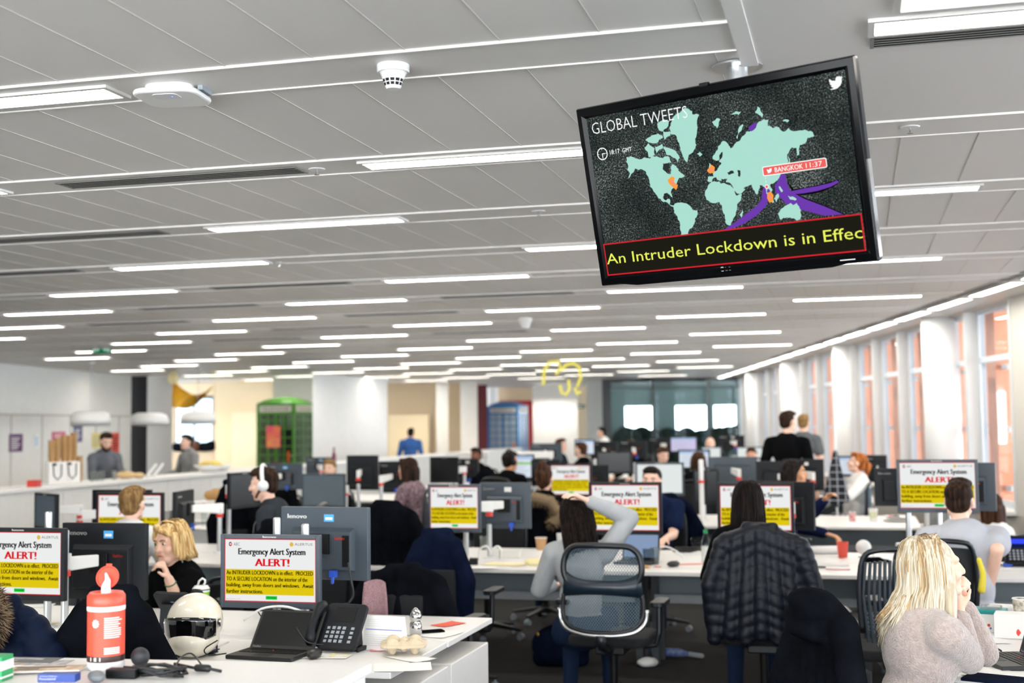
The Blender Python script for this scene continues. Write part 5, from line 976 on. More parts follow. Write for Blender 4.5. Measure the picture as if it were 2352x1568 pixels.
# ================================================================== things on the cabinet and the near desk
def D(px, py, z=.74): return onz(px, py, z)
def box_thing(name, label, cat, p, sx, sy, sz, m, rz=0, bev=.003, part=None, group=None):
    return None
def simple(name, label, cat, mb, mats, p, rz=0, smooth=False, bev=0, group=None):
    o = ob(name, mb, mats, None, p, (0, 0, math.radians(rz)), smooth, bev); return tag(o, label, cat, group)
CAB = 1.0505
p = D(243, 1534, CAB); t = thing('wipes_tub', 'red tub of wet wipes with its lid flipped open', 'wipes tub', p, .2)
TUBR = mat('orange red plastic', 'ee4f38', .35); rr = .0535
b = MB(); b.lathe([(0, 0), (rr-.003, 0), (rr, .004), (rr, .022), (rr, .024)], 40, 0, cap=False).lathe([(rr, .024), (rr+.0003, .026), (rr+.0003, .04), (rr, .042)], 40, 1, cap=False).lathe([(rr, .042), (rr, .17)], 40, 2, cap=False).lathe([(rr+.001, .17), (rr+.0015, .1745), (rr+.0015, .1805), (rr, .184)], 40, 0, cap=False)
ob('canister', b, [WPLAS, mat('dark brown band', '35201c', .4), TUBR], t, smooth=True)
ob('cap', MB().lathe([(rr+.001, .184), (rr+.0015, .186), (rr+.001, .212), (rr-.006, .222), (rr-.014, .222), (rr-.017, .217), (.0, .217)], 40, cap=False), [TUBR], t, smooth=True)
cyl = lambda r: (lambda u, v, z=0: ((r+z)*math.sin(u/r), -(r+z)*math.cos(u/r), v))
b = MB(); Cq = cyl(rr+.0006); rnd = random.Random(1)
def bar(u0, v0, u1, v1):
    n = 6; b.add([Cq(u0+(u1-u0)*k/n, v) for k in range(n+1) for v in (v0, v1)], [(2*k, 2*k+2, 2*k+3, 2*k+1) for k in range(n)])
for i in range(10): bar(.014, .150-i*.0062, .014+.0033*rnd.randint(13, 17), .153-i*.0062)
for i in range(4): bar(.014, .064-i*.0052, .062, .0668-i*.0052)
ob('text_print', b, [WPLAS], t); b = MB()
b.poly([Cq(-.012+.008*math.cos(q*PI/5), .136+.009*math.sin(q*PI/5)) for q in range(10)], 0)
for k in range(9): a = k*.7; b.poly([Cq(-.012+math.cos(a)*.0085+math.cos(q*PI/4)*.003, .136+math.sin(a)*.0095+math.sin(q*PI/4)*.0028) for q in range(8)], 0)
ob('logo_print', b, [WPLAS], t); b = MB()
for k in range(2): b.quad(*[Cq(u, v) for u, v in ((-.03+.018*k, .028), (-.014+.018*k, .028), (-.014+.018*k, .039), (-.03+.018*k, .039))], 0)
ob('icon_print', b, [WPLAS], t)
Ml = Matrix.Translation((-.004, .02, .262)) @ Matrix.Rotation(math.radians(72), 4, 'X')
l = ob('lid', MB().lathe([(0, -.003), (.03, -.003), (.034, 0), (.034, .004), (.031, .004), (.029, .001), (0, .001)], 36, 0, Ml, cap=False).box(-.008, .03, -.002, .008, .04, .003, 0, Ml).box(-.008, -.046, -.002, .008, -.03, .002, 0, Ml), [TUBR], t, smooth=False)
mb = MB(); mb.cap((0, 0, .21), (-.004, .004, .235), .015, .013); mb.cap((-.004, .004, .235), (.004, 0, .255), .013, .009); mb.cap((.004, 0, .255), (-.002, 0, .275), .009, .004)
objm('wipe', blob(mb, .0022, 2, fold(.004, 130, 2), 'wipe'), [mat('white tissue', 'f6f4f4', .9)], t)
GRN = mat('green card', '1f9a5c', .5); p = D(-4, 1560, CAB); t = thing('carton', 'green and white carton at the corner of the cabinet', 'box', p, .1); ob('body', MB().box(-.05, -.03, 0, .028, .03, .068), [GRN], t, bev=.001); ob('label', MB().box(-.05, -.0306, .03, .0285, .0306, .055).box(-.05, -.0306, .008, .0285, .0306, .013), [PAPER], t)
MAGC = [mat('magazine cover photo', 'a9835c', .35, col2='e2c9a2', vscale=30), mat('magazine grey', '6e6e72', .35, col2='c9c9cb', vscale=40), mat('magazine dark', '1c1d21', .35, var=.4)]
for i, (px, py, rz, m, dz, lb) in enumerate(((85, 1524, 12, 1, 0, 'grey magazine nearest the back edge beside the red tub'), (110, 1541, 20, 0, .005, 'magazine with a tan hair photo under the blue pill box'), (62, 1518, 6, 2, .0, 'dark magazine lying flat by the green carton'))):
    p = D(px, py, CAB); t = thing('magazine', lb, 'magazine', (p.x, p.y, CAB+dz+.0005*i), math.radians(rz)); ob('pages', MB().box(-.1, -.045, 0, .1, .035, .004), [PAPER], t); c = ob('cover', MB().box(-.101, -.046, .004, .101, .036, .0048), [MAGC[m]], t); ob('cover_print', MB().box(-.09, -.03, .0048, -.02, -.01, .005).box(-.09, .0, .0048, .05, .02, .005), [MAGC[(m+2) % 3]], c)
p = D(138, 1572, CAB); t = thing('pill_box', 'blue pharmacy box at the cabinet front below the magazines', 'box', (p.x, p.y, CAB+.010), .2); ob('body', MB().box(-.055, -.02, 0, .05, .02, .022), [mat('deep blue card', '1d3f8f', .4)], t, bev=.001)
b = MB(); text(b, 'Sainsburys Healthcare', -.05, .0145, 0, .0185, 0, lambda u, v, z: (u, -.0203, v), .0); text(b, 'Paracetamol', -.05, .007, -.005, .0125, 0, lambda u, v, z: (u, -.0203, v), .02); ob('box_print', b, [WPLAS], t)
simple('computer_speaker', 'rounded black desk speaker beside the red wipes tub', 'speaker', MB().ell((0, 0, .028), (.028, .024, .028), nu=24, nv=16), [mat('soft black rubber', '25282c', .55)], D(322, 1530, CAB), smooth=True)
simple('computer_mouse', 'grey mouse lying at the front of the cabinet', 'mouse', MB().ell((0, 0, .012), (.035, .022, .016), nu=20, nv=12), [mat('mid grey plastic', '6d7276', .5)], D(222, 1566, CAB)+Vector((0, 0, .004)), -35, smooth=True)
simple('power_adapter', 'black power adapter brick in front of the red tub', 'adapter', MB().box(-.045, -.018, 0, .045, .018, .026), [BLACK], D(282, 1556, CAB), 6, bev=.004)
rnd = random.Random(12); c0 = D(362, 1552, CAB)
for i in range(4):
    pts = []; a0 = rnd.random()*6
    for k in range(26): a = a0+k*.62; pts.append((c0.x+.075*math.cos(a)*(1+.25*math.sin(k*1.7+i))+rnd.uniform(-.01, .01), c0.y+.033*math.sin(a)+rnd.uniform(-.006, .006), CAB+.005+.022*(.5+.5*math.sin(k*.9+i*2))))
    tag(ob('cable', MB().tube(pts, .0038, 6), [CORD], smooth=True), f'black power cord in the tangle on the cabinet, {("lowest loop", "outer loop", "inner loop", "topmost loop")[i]}', 'cord', 'tangled black cords')
a, b_ = D(400, 1540, CAB), D(508, 1546, CAB); t = thing('cord_with_ferrite', 'black cord with a fat cylinder reaching towards the cabinet edge', 'cord', (0, 0, 0))
ob('cord', MB().tube([a+Vector((0, 0, .02)), a.lerp(b_, .4)+Vector((0, 0, .012)), a.lerp(b_, .7)+Vector((0, 0, .012)), b_+Vector((0, 0, .006))], .0045, 8), [CORD], t, smooth=True); ob('ferrite', MB().cap(a.lerp(b_, .5)+Vector((0, 0, .012)), a.lerp(b_, .72)+Vector((0, 0, .012)), .011, .011), [CORD], t, smooth=True)
ob('cord_loop', MB().tube(spl([D(395, 1555, CAB)+Vector((0, 0, .01)), D(415, 1534, CAB)+Vector((0, 0, .03)), D(440, 1528, CAB)+Vector((0, 0, .035)), D(462, 1540, CAB)+Vector((0, 0, .018)), D(470, 1545, CAB)+Vector((0, 0, .006))]), .0028, 6), [CORD], t, smooth=True)
# motorcycle helmet
hp = at(448, 1432, 5.72); t = thing('motorcycle_helmet', 'cream full face motorcycle helmet with a dark visor', 'helmet', (hp.x, hp.y, .7405), math.radians(12)); CREAM = mat('cream gloss paint', 'efe7d4', .18, coat=.5)
def hel(a, n): return a
mb = MB(); hz = hp.z-.7405; mb.ell((0, 0, hz+.012), (.122, .142, .125), nu=24, nv=16); mb.ell((0, -.022, hz-.062), (.112, .146, .08), nu=24, nv=16); mb.ell((0, .0, .06), (.1, .125, .06), nu=24, nv=16)
objm('shell', blob(mb, .007, 6, None, 'shell'), [CREAM], t)
b = MB(); g = []
for j in range(7):
    v = j/6; row = []
    for i in range(17): a = -1.12+2.24*i/16; z = hz+.05-.108*v-.014*abs(a)**2*(1-2*v); r = .128*(1-.05*abs(v-.4)); row.append((math.sin(a)*r*.985, -math.cos(a)*r*1.14-.006, z))
    g.append(row)
b.add([q for r_ in g for q in r_], [(j*17+i, j*17+i+1, j*17+18+i, j*17+17+i) for j in range(6) for i in range(16)])
v = ob('visor', b, [mat('smoked visor', '0a0b0e', .05, coat=.8)], t, smooth=True); s_ = v.modifiers.new('thick', 'SOLIDIFY'); s_.thickness = .004
for s in (-1, 1): ob('visor_pivot', MB().lathe([(0, 0), (.019, 0), (.019, .006), (.012, .009), (0, .009)], 20, 0, Matrix.Translation((s*.118, -.035, hz+.01)) @ Matrix.Rotation(s*PI/2, 4, 'Y'), cap=False), [CHROME], t, smooth=False)
ob('chin_strap', MB().tube([(.09, .02, .06), (.1, .0, .02), (.03, -.02, .006), (-.08, -.03, .006)], .006, 6), [BLACK], t)
# laptops
def laptop(label, p, rz, w=.325, d=.22, tilt=105, scr=None, dark=True):
    t = thing('laptop', label, 'laptop', p, math.radians(rz)); body = mat('black laptop shell', '1b1c1e', .5)
    cob(('lb', w), 'base', lambda: MB().box(-w/2, 0, 0, w/2, d, .018), [body], t, bev=.004)
    def keys():
        b = MB()
        for r in range(5):
            for c in range(14): b.box(-w*.44+c*w*.063, d*.42+r*d*.1, .018, -w*.44+c*w*.063+w*.053, d*.42+r*d*.1+d*.08, .0205)
        return b.box(-w*.13, d*.08, .018, w*.13, d*.34, .0186)
    cob(('lk', w), 'keyboard', keys, [BLACK], t); cob(('lr', w), 'track_point', lambda: MB().ell((0, d*.66, .021), (.004, .004, .003), nu=8, nv=6), [RED], t)
    M = Matrix.Translation((0, d, .014)) @ Matrix.Rotation(math.radians(90-tilt)*1, 4, 'X')
    l = ob('lid', MB().box(-w/2, 0, 0, w/2, .009, d*.98, 0, M), [body], t, bev=.003); ob('screen', MB().box(-w/2+.012, -.001, .02, w/2-.012, .0005, d*.98-.012, 0, M), [scr or SCR_OFF], l)
    b = MB(); text(b, 'ThinkPad', -w/2+.014, .006, -w/2+.055, .014, 0, lambda u, v, z: M @ Vector((u, -.0006, v)), .01); ob('logo', b, [LGREY], l); return t
laptop('open black laptop with a dark screen in front of the near alert monitor', D(592, 1517)+Vector((0, 0, .0005)), -4, .325, .205, 128)
# desk phones
def phone(label, p, rz, lit=False):
    t = thing('desk_phone', label, 'telephone', p, math.radians(rz)); T_ = math.radians(52); M = Matrix.Translation((0, -.05, .03)) @ Matrix.Rotation(T_, 4, 'X'); PB = mat('phone charcoal', '11141a', .45, spec=.3)
    cob('phb', 'body', lambda: MB().prism(rrect(.2, .23, .02, 4, cx=.02, cy=.105), -.022, .0, 0, M).box(-.07, .0, 0, .11, .1, .02).add([(-.05, .02, .02), (.09, .02, .02), (.09, .09, .02), (-.05, .09, .02), (-.05, .06, .14), (.09, .06, .14), (.09, .075, .14), (-.05, .075, .14)], [(0, 3, 2, 1), (4, 5, 6, 7), (0, 1, 5, 4), (1, 2, 6, 5), (2, 3, 7, 6), (3, 0, 4, 7)]), [PB], t, bev=.004)
    cob('phs', 'display', lambda: MB().box(-.03, .125, .0, .075, .2, .0012, 0, M), [SCR_OFF], t) if not lit else cob('phsl', 'display', lambda: MB().box(-.04, .12, .0, .085, .2, .0012, 0, M).box(-.04, .15, .0012, .085, .19, .0016, 1, M), [glow('phone screen dark', '141a4a'), glow('phone screen blue', '3448e0', 1.2)], t)
    def mark():
        b = MB(); text(b, 'cisco', -.014, .148, .026, .158, 0, lambda u, v, z: M @ Vector((.012-u, v, -.0226)), .02)
        for i in range(9): h_ = (.004, .007, .011, .007, .004, .007, .011, .007, .004)[i]; b.box(-.008+i*.005-.001, .168-h_/2, -.0232, -.008+i*.005+.001, .168+h_/2, -.0222, 0, M)
        return b
    cob('phm', 'logo', mark, [mat('phone mark', '8fa6b2', .4)], t)
    def kb():
        b = MB()
        for r in range(4):
            for c in range(3): b.box(-.02+c*.026, .02+r*.022, 0, -.005+c*.026, .034+r*.022, .004, 0, M)
        for r in range(4): b.box(.075, .02+r*.022, 0, .09, .032+r*.022, .004, 0, M); b.box(-.045, .02+r*.022, 0, -.032, .032+r*.022, .004, 0, M)
        return b
    cob('phk', 'buttons', kb, [mat('phone key grey', '9aa0a8', .4)], t)
    cob('phh', 'handset', lambda: MB().tube([M @ Vector(q) for q in ((-.095, -.0, .012), (-.098, .02, .03), (-.1, .06, .042), (-.1, .12, .044), (-.098, .175, .034), (-.095, .2, .014))], [.022, .027, .019, .018, .026, .022], 10), [PB], t, smooth=True)
    cob('phc', 'curly_cord', lambda: MB().tube([(-.1+.06*k/70-.12*math.sin(k/70*PI)*.6+.006*math.cos(k*1.4), -.03-.03*math.sin(k/70*PI)+.0, .012+.006*math.sin(k*1.4)) for k in range(71)], .0024, 5), [CORD], t, smooth=True); return t
phone('black desk phone with keypad and dark display beside the laptop', D(772, 1496)+Vector((0, 0, .0005)), -6)
phone('black desk phone seen from its back beside the cream helmet', D(400, 1455)+Vector((0, .1, .0005)), 176)
phone('desk phone with a lit blue display on the window desk', D(2334, 1300)+Vector((0, 0, .0005)), 0, True)
p = D(877, 1494); t = thing('desk_calendar', 'white tent calendar with a blue line beside the desk phone', 'calendar', (p.x, p.y, .7405), math.radians(-6))
b = MB(); b.add([(-.1, 0, 0), (.1, 0, 0), (.1, .035, .15), (-.1, .035, .15), (-.1, .07, 0), (.1, .07, 0)], [(0, 1, 2, 3), (3, 2, 5, 4), (0, 4, 5, 1), (0, 3, 4), (1, 5, 2)]); ob('card', b, [PAPER], t)
Pq = lambda u, v, z=0: (u, v*.035/.15-.0006, v); b = MB(); b.quad(Pq(-.09, .088), Pq(.09, .088), Pq(.09, .091), Pq(-.09, .091), 0)
for i in range(6): b.quad(Pq(-.085, .02+i*.009), Pq(.08, .02+i*.009), Pq(.08, .0212+i*.009), Pq(-.085, .0212+i*.009), 1)
for i in range(4): b.quad(Pq(-.085, .104+i*.009), Pq(.08, .104+i*.009), Pq(.08, .1052+i*.009), Pq(-.085, .1052+i*.009), 1)
ob('calendar_print', b, [BLUEP, mat('pale grey ink', 'c4c6cc', .7)], t)
t = simple('ornament', 'shiny silver bird shaped ornament behind the egg tray', 'ornament', MB().lathe([(0, 0), (.022, .002), (.03, .012), (.031, .04), (.027, .06), (.022, .066), (.029, .078), (.03, .095), (.022, .115), (.008, .13), (0, .134)], 24, cap=False), [CHROME], D(955, 1459), smooth=True)
EGG = mat('egg box pulp', 'd6c5a8', .9, bump=.4, bscale=120); p = D(928, 1500); t = thing('egg_tray', 'beige pulp cup tray on the near desk corner', 'tray', p, .3)
mb = MB(); mb.prism(rrect(.2, .2, .03, 5), .028, .04)
for i in (-1, 1):
    for j in (-1, 1): mb.cap((i*.05, j*.05, .012), (i*.05, j*.05, .034), .018, .034)
    mb.cap((i*.09, 0, .03), (i*.05, 0, .042), .012, .018); mb.cap((0, i*.09, .03), (0, i*.05, .042), .012, .018)
mb.cap((0, 0, .012), (0, 0, .04), .016, .024); objm('pulp', blob(mb, .005, 2, None, 'pulp'), [EGG], t, (0, 0, .008))
def mouse(label, p, rz): t = thing('computer_mouse', label, 'mouse', p, math.radians(rz)); cob('mou', 'shell', lambda: MB().ell((0, 0, .012), (.031, .055, .022), nu=18, nv=10), [mat('black mouse', '1a1b1d', .35)], t, smooth=True); cob('mow', 'wheel', lambda: MB().ell((0, .03, .031), (.004, .01, .005), nu=8, nv=6), [GREYM], t); return t
mouse('black mouse on the near desk in front of the phone', D(722, 1511)+Vector((0, 0, .008)), 5); mouse('black mouse beside the red ruler on the second row', D(1547, 1301)+Vector((0, 0, .008)), -40)
t = simple('smartphone', 'smartphone lying beside the silver ornament', 'phone', MB().prism(rrect(.07, .14, .01), 0, .008), [BLACKGLOSS], D(987, 1452)+Vector((0, 0, .001)), -55)
def sheet(label, px, py, w, h, rz, m=PAPER, z=.74, dz=.0012, name='paper_sheet', curl=.004, cat='paper'):
    p = D(px, py, z); b = MB(); n = 6; vs = [((-.5+i/n)*w, (-.5+j/n)*h, dz+curl*((i/n-.5)**2+(j/n-.5)**2)*2) for j in range(n+1) for i in range(n+1)]
    fs = [(j*(n+1)+i, j*(n+1)+i+1, (j+1)*(n+1)+i+1, (j+1)*(n+1)+i) for j in range(n) for i in range(n)]
    k = len(vs); b.add(vs+[(x, y, z_-.0008) for x, y, z_ in vs], fs+[tuple(k+q for q in f[::-1]) for f in fs]+[(i, k+i, k+i+1, i+1) for i in range(n)]+[(n*(n+1)+i, n*(n+1)+i+1, k+n*(n+1)+i+1, k+n*(n+1)+i) for i in range(n)])
    return tag(ob(name, b, [m], None, (p.x, p.y, z), (0, 0, math.radians(rz))), label, cat)
ORP = mat('orange red card', 'e8583a', .6); YEL = mat('pale yellow paper', 'efe3b0', .8); PINKP = mat('pink paper', 'e79aa0', .7)
for a in (('orange card near the tip of the near desk', 1030, 1434, .1, .16, -25, ORP), ('white sheet under the orange card', 1000, 1456, .21, .2, -15), ('white sheet at the front corner beside the egg tray', 925, 1533, .24, .18, 20), ('white sheet folded at its corner on the near desk edge', 945, 1512, .2, .12, -30), ('yellow note before the desk phone', 780, 1506, .08, .08, 10, YEL), ('white sheet under the mouse on the near desk', 735, 1503, .3, .2, 4), ('pink slip beside the egg tray', 868, 1494, .07, .05, 30, PINKP),
          ('white paper by the fur hooded coat', 80, 1392, .2, .14, 20), ('white sheet sticking up before the cream helmet', 420, 1500, .25, .2, 24), ('yellowed sheet beside the wool coat', 97, 1432, .14, .1, -10, YEL)): sheet(*a)
p = ony(462, 1345, 6.42); t = thing('shaker_bottle', 'green shaker bottle with a white flip lid behind the helmet', 'bottle', (p.x, p.y, .7405)); ob('bottle', MB().lathe([(0, 0), (.038, 0), (.042, .01), (.044, .1), (.046, .12)], 24, cap=False), [mat('lime plastic', '8bd03c', .3, var=.4, vscale=40)], t, smooth=True); ob('lid', MB().lathe([(.047, .118), (.047, .135), (.036, .15), (.02, .152)], 24), [WPLAS], t); ob('strap_loop', MB().tube([(-.02, 0, .15), (-.012, 0, .175), (.008, 0, .19), (.024, 0, .182), (.024, 0, .165), (.012, 0, .152)], .0055, 8), [WPLAS], t, smooth=True); ob('lid_band', MB().lathe([(.0475, .128), (.0475, .133)], 24, cap=False), [BLACK], t)
simple('glass_jar', 'clear glass jar behind the near alert monitor', 'jar', MB().lathe([(0, 0), (.035, 0), (.037, .06), (.03, .075), (.03, .08), (.027, .08), (.032, .06), (.031, .005), (0, .004)], 20, cap=False), [CLEAR], Vector((ony(494, 1380, 6.45).x, 6.45, .7408)), smooth=True)
for i, (pts, m, r, lb) in enumerate(((((560, 1425), (600, 1398), (650, 1392), (690, 1402)), WPLAS, .006, 'thick white cable arching behind the laptop'), (((690, 1402), (740, 1420), (760, 1440), (745, 1470)), WPLAS, .004, 'white cable falling beside the chrome pole'), (((800, 1292), (806, 1330), (812, 1365), (800, 1385)), CORD, .005, 'black video cable hanging from the slate monitor back'), (((590, 1400), (602, 1418), (612, 1424), (640, 1440)), CORD, .003, 'thin black cable behind the laptop'), (((500, 1470), (470, 1490), (480, 1504), (520, 1500)), CORD, .003, 'black cable curl between helmet and laptop'), (((680, 1440), (700, 1470), (720, 1478), (742, 1480)), CORD, .003, 'black cable between laptop and phone'))):
    tag(ob('cable', MB().tube(spl([at(x, y, 5.95 if i < 4 else 5.6) for x, y in pts]), r, 6), [m], smooth=True), lb, 'cable')
simple('pen', 'white pen propped against the helmet', 'pen', MB().cap((0, 0, 0), (.09, .02, .04), .004, .004), [WPLAS], D(478, 1498)+Vector((0, 0, .006)))
for i in range(5): simple('pen', ('black', 'grey', 'dark blue', 'silver', 'short black')[i]+' pen in the heap beside the laptop base', 'pen', MB().cap((-.06, 0, 0), (.06, 0, 0), .004, .0035), [(CORD, GREYM, mat('navy pen', '1b2450', .4), ALU, BLACK)[i]], D(462+i*9, 1506-i*4)+Vector((0, 0, .006)), 20+25*i, group='pens by the laptop')
# ================================================================== things on the rows behind
CUPC = mat('kraft cup', 'c49a6c', .7); WCUP = mat('white cup card', 'f0efec', .6); REDC = mat('red cup card', 'e0503f', .5)
def cup(label, p, r=.04, h=.1, m=WCUP, rim=WCUP, band=None):
    t = thing('paper_cup', label, 'cup', p); b = MB().lathe([(0, 0), (r*.74, 0), (r, h), (r*.94, h), (r*.7, .004), (0, .004)], 24, cap=False); ob('cup_wall', b, [m], t, smooth=False); ob('rim', MB().tube([(r*math.cos(2*PI*i/24), r*math.sin(2*PI*i/24), h) for i in range(24)], .003, 6, close=True), [rim], t, smooth=True)
    if band: ob('sleeve', MB().lathe([(r*.83, h*.3), (r*.95, h*.75)], 24, cap=False), [band], t)
    return t
U = Vector((0, 0, .0008))
cup('kraft paper cup with white rim left of the mesh chair', D(1243, 1262)+U, .047, .095, CUPC); cup('red paper cup on the second row by the white tube', D(1936, 1280)+U, .043, .11, REDC, REDC); cup('paper cup with a green and white pattern on the third row', D(2006, 1197)+U, .045, .125, WCUP, WCUP, mat('leaf sleeve', 'b9c98a', .6, col2='e9e6d6', vscale=60))
cup('tall paper cup at the right edge of the fleece woman desk', D(2350, 1442)+U, .045, .14, mat('spotted cup', 'd9d1c2', .6, col2='8b7d6a', vscale=50)); cup('white cup with red stripes and straw on the third row', D(1958, 1197)+U, .036, .09, mat('striped cup', 'efe6e4', .6, col2='c9404c', vscale=40))
def glass(label, p, r=.038, h=.11): return simple('plastic_glass', label, 'glass', MB().lathe([(0, 0), (r*.75, 0), (r, h), (r*.95, h), (r*.7, .004), (0, .004)], 20, cap=False), [CLEAR], p, smooth=True)
glass('clear plastic glass left of the mesh chair by the white cables', D(1112, 1262)+U); glass('clear plastic glass beside the green capped bottle', D(1598, 1262)+U, .042, .1); glass('clear plastic glass right of the mesh chair', D(1505, 1296)+U, .036, .12); glass('clear glass stacked with straws right of the mesh chair', D(1487, 1292)+U, .036, .1)
t = thing('water_bottle', 'clear water bottle with a green cap beside the puffer jacket', 'bottle', D(1622, 1292)+U); ob('bottle', MB().lathe([(0, 0), (.032, 0), (.033, .02), (.031, .09), (.033, .15), (.014, .2), (.013, .215)], 20), [CLEAR], t, smooth=True); ob('cap', MB().lathe([(.016, .212), (.016, .235)], 16), [GRN], t); ob('label', MB().lathe([(.0332, .06), (.0332, .12)], 20, cap=False), [mat('pale label', 'dfe6e2', .6)], t)
simple('tumbler', 'tall frosted tumbler beside the dark haired woman', 'tumbler', MB().lathe([(0, 0), (.03, 0), (.037, .13), (.034, .13), (.028, .004), (0, .004)], 20, cap=False), [mat('frosted plastic', 'd4d2d2', .4, alpha=.75)], D(1289, 1262)+U, smooth=True)
mb = MB(); mb.cap((-.1, 0, .02), (.08, .02, .02), .02, .024); mb.cap((-.06, -.05, .015), (.1, -.04, .016), .016, .018); mb.cap((.02, .06, .015), (.12, .03, .014), .016, .014); simple('cloth', 'pale yellow cloth crumpled on the second row desk', 'cloth', MB(), [YEL], D(1240, 1296)) if 0 else tag(objm('cloth', blob(mb, .008, 2, fold(.01, 45, 1), 'cloth'), [YEL], None, D(1240, 1297)), 'pale yellow cloth crumpled on the second row desk', 'cloth')
simple('food_container', 'clear food container with white lid on the second row', 'container', MB().prism(rrect(.16, .11, .02), 0, .05).prism(rrect(.17, .12, .02), .05, .058), [mat('milky plastic', 'e2e0d8', .4)], D(1172, 1280)+U, 8)
simple('foam_box', 'white foam box below the third row behind the ribbed chair', 'box', MB().box(-.07, -.05, 0, .07, .05, .05), [WCUP], D(2080, 1262)+U, 5, bev=.008)
for i, (pts, lb) in enumerate(((((1100, 1290), (1102, 1262), (1118, 1254), (1130, 1272)), 'white cable looped beside the small alert monitor'), (((1130, 1262), (1142, 1254), (1152, 1262), (1150, 1282)), 'white cable loop behind the food container'), (((1500, 1262), (1530, 1255), (1560, 1270), (1572, 1284)), 'white cable trailing across the desk right of the mesh chair'))):
    tag(ob('cable', MB().tube(spl([at(x, y, 9.6) for x, y in pts]), .007, 6), [WPLAS], smooth=True), lb, 'cable')
rnd = random.Random(5)
c = D(1580, 1270); tag(ob('cable', MB().tube([(c.x+.12*math.cos(k*.8)+rnd.uniform(-.02, .02), c.y+.05*math.sin(k*.8), .752+.03*rnd.random()) for k in range(30)], .006, 6), [CORD], smooth=True), 'bundle of black cable by the plastic glass', 'cable')
simple('card_reader', 'small black box at the desk end beside the navy coat', 'device', MB().box(-.03, -.03, 0, .03, .03, .045), [BLACK], D(1088, 1296)+U, 10, bev=.004)
laptop('laptop with a blue grey screen just right of the mesh chair', D(1452, 1297)+U, -8, .28, .2, 100, glow('pale blue screen', '8fa4c6', .8))
simple('ruler', 'orange red ruler on the second row desk', 'ruler', MB().box(-.16, -.02, 0, .16, .02, .003), [ORP], D(1583, 1296)+U, 22); simple('stapler', 'small brown dish right of the mesh chair', 'dish', MB().lathe([(0, 0), (.025, 0), (.03, .02), (0, .02)], 16), [CUPC], D(1484, 1305)+U)
t = thing('cardboard_tube', 'white cardboard tube lying behind the puffer jacket', 'tube', D(1884, 1272)+Vector((0, 0, .031)), math.radians(14)); ob('tube', MB().tube([(-.2, 0, 0), (.17, 0, 0)], .03, 16), [WCUP], t, smooth=True); ob('end_cap', MB().tube([(.17, 0, 0), (.18, 0, 0)], .0315, 16), [BEIGE], t)
t = thing('desk_lamp', 'white round desk lamp head beside the red cup', 'lamp', D(1984, 1280)+U); ob('ball', MB().ell((0, 0, .075), (.055, .05, .055), nu=24, nv=14), [WPLAS], t, smooth=True); ob('stand', MB().lathe([(.04, 0), (.04, .006), (.012, .012), (.012, .03)], 20), [GREYM], t)
for a in (('stack of white papers behind the puffer jacket', 1895, 1296, .3, .2, 10), ('pink paper on the second row desk behind the jacket', 1925, 1308, .16, .05, 3, PINKP), ('pale sheet at the desk edge left of the mesh chair', 1160, 1296, .3, .18, -6, YEL), ('white sheet at the left desk end by the navy coat', 1110, 1304, .22, .12, 5), ('white sheet on the window desk', 2325, 1308, .25, .15, 0), ('white sheet on the third row beside the patterned cup', 1905, 1200, .3, .2, 5), ('white sheets on the third row end', 2090, 1205, .25, .15, -4), ('orange note right of the mesh chair', 1510, 1302, .05, .05, 0, ORP)): sheet(*a)
simple('pen', 'dark pen on the desk behind the puffer jacket', 'pen', MB().cap((-.08, 0, 0), (.08, 0, 0), .006, .005), [CORD], D(1868, 1304)+Vector((0, 0, .008)), -8); simple('eraser', 'blue eraser before the lit desk phone', 'eraser', MB().box(-.03, -.015, 0, .03, .015, .025), [BLUEP], D(2315, 1301)+U, 8, bev=.004)
mb = MB(); mb.cap((-.06, 0, .02), (.05, .02, .02), .02, .022); [mb.cap((.05, .02, .02), (.12, -.03+.025*i, .012), .012, .009) for i in range(4)]
tag(objm('glove', blob(mb, .007, 2, None, 'glove'), [BLKFAB], None, D(2003, 1292)), 'black knitted glove at the desk end by the ribbed chair', 'glove')
t = thing('plate_stack', 'stack of white plates with food on the third row end', 'plates', D(2058, 1198)+U); ob('plate', MB().lathe([(0, 0), (.09, .002), (.13, .02), (.13, .024), (0, .01)], 28, cap=False), [WPLAS], t, (0, 0, 0)); ob('plate', MB().lathe([(0, .022), (.09, .024), (.13, .042), (.13, .046), (0, .03)], 28, cap=False), [WPLAS], t, (.01, .02, .01)); ob('food', MB().ell((0, 0, .05), (.04, .03, .015)).ell((-.05, .01, .05), (.02, .02, .014), 1), [mat('dark food', '3a2a20', .7), RED], t)
simple('desk_post', 'short white post at the end of the third row', 'post', MB().lathe([(.022, 0), (.022, .19), (.016, .2)], 16), [WPLAS], D(2130, 1212)+U); simple('desk_pole', 'tall white pole with a red ring standing on the third row', 'pole', MB().lathe([(.024, 0), (.024, .62), (.016, .635)], 16, 0).lathe([(.034, .4), (.034, .425)], 16, 1), [WPLAS, RED], onz(1613, 1200, .74)+U)
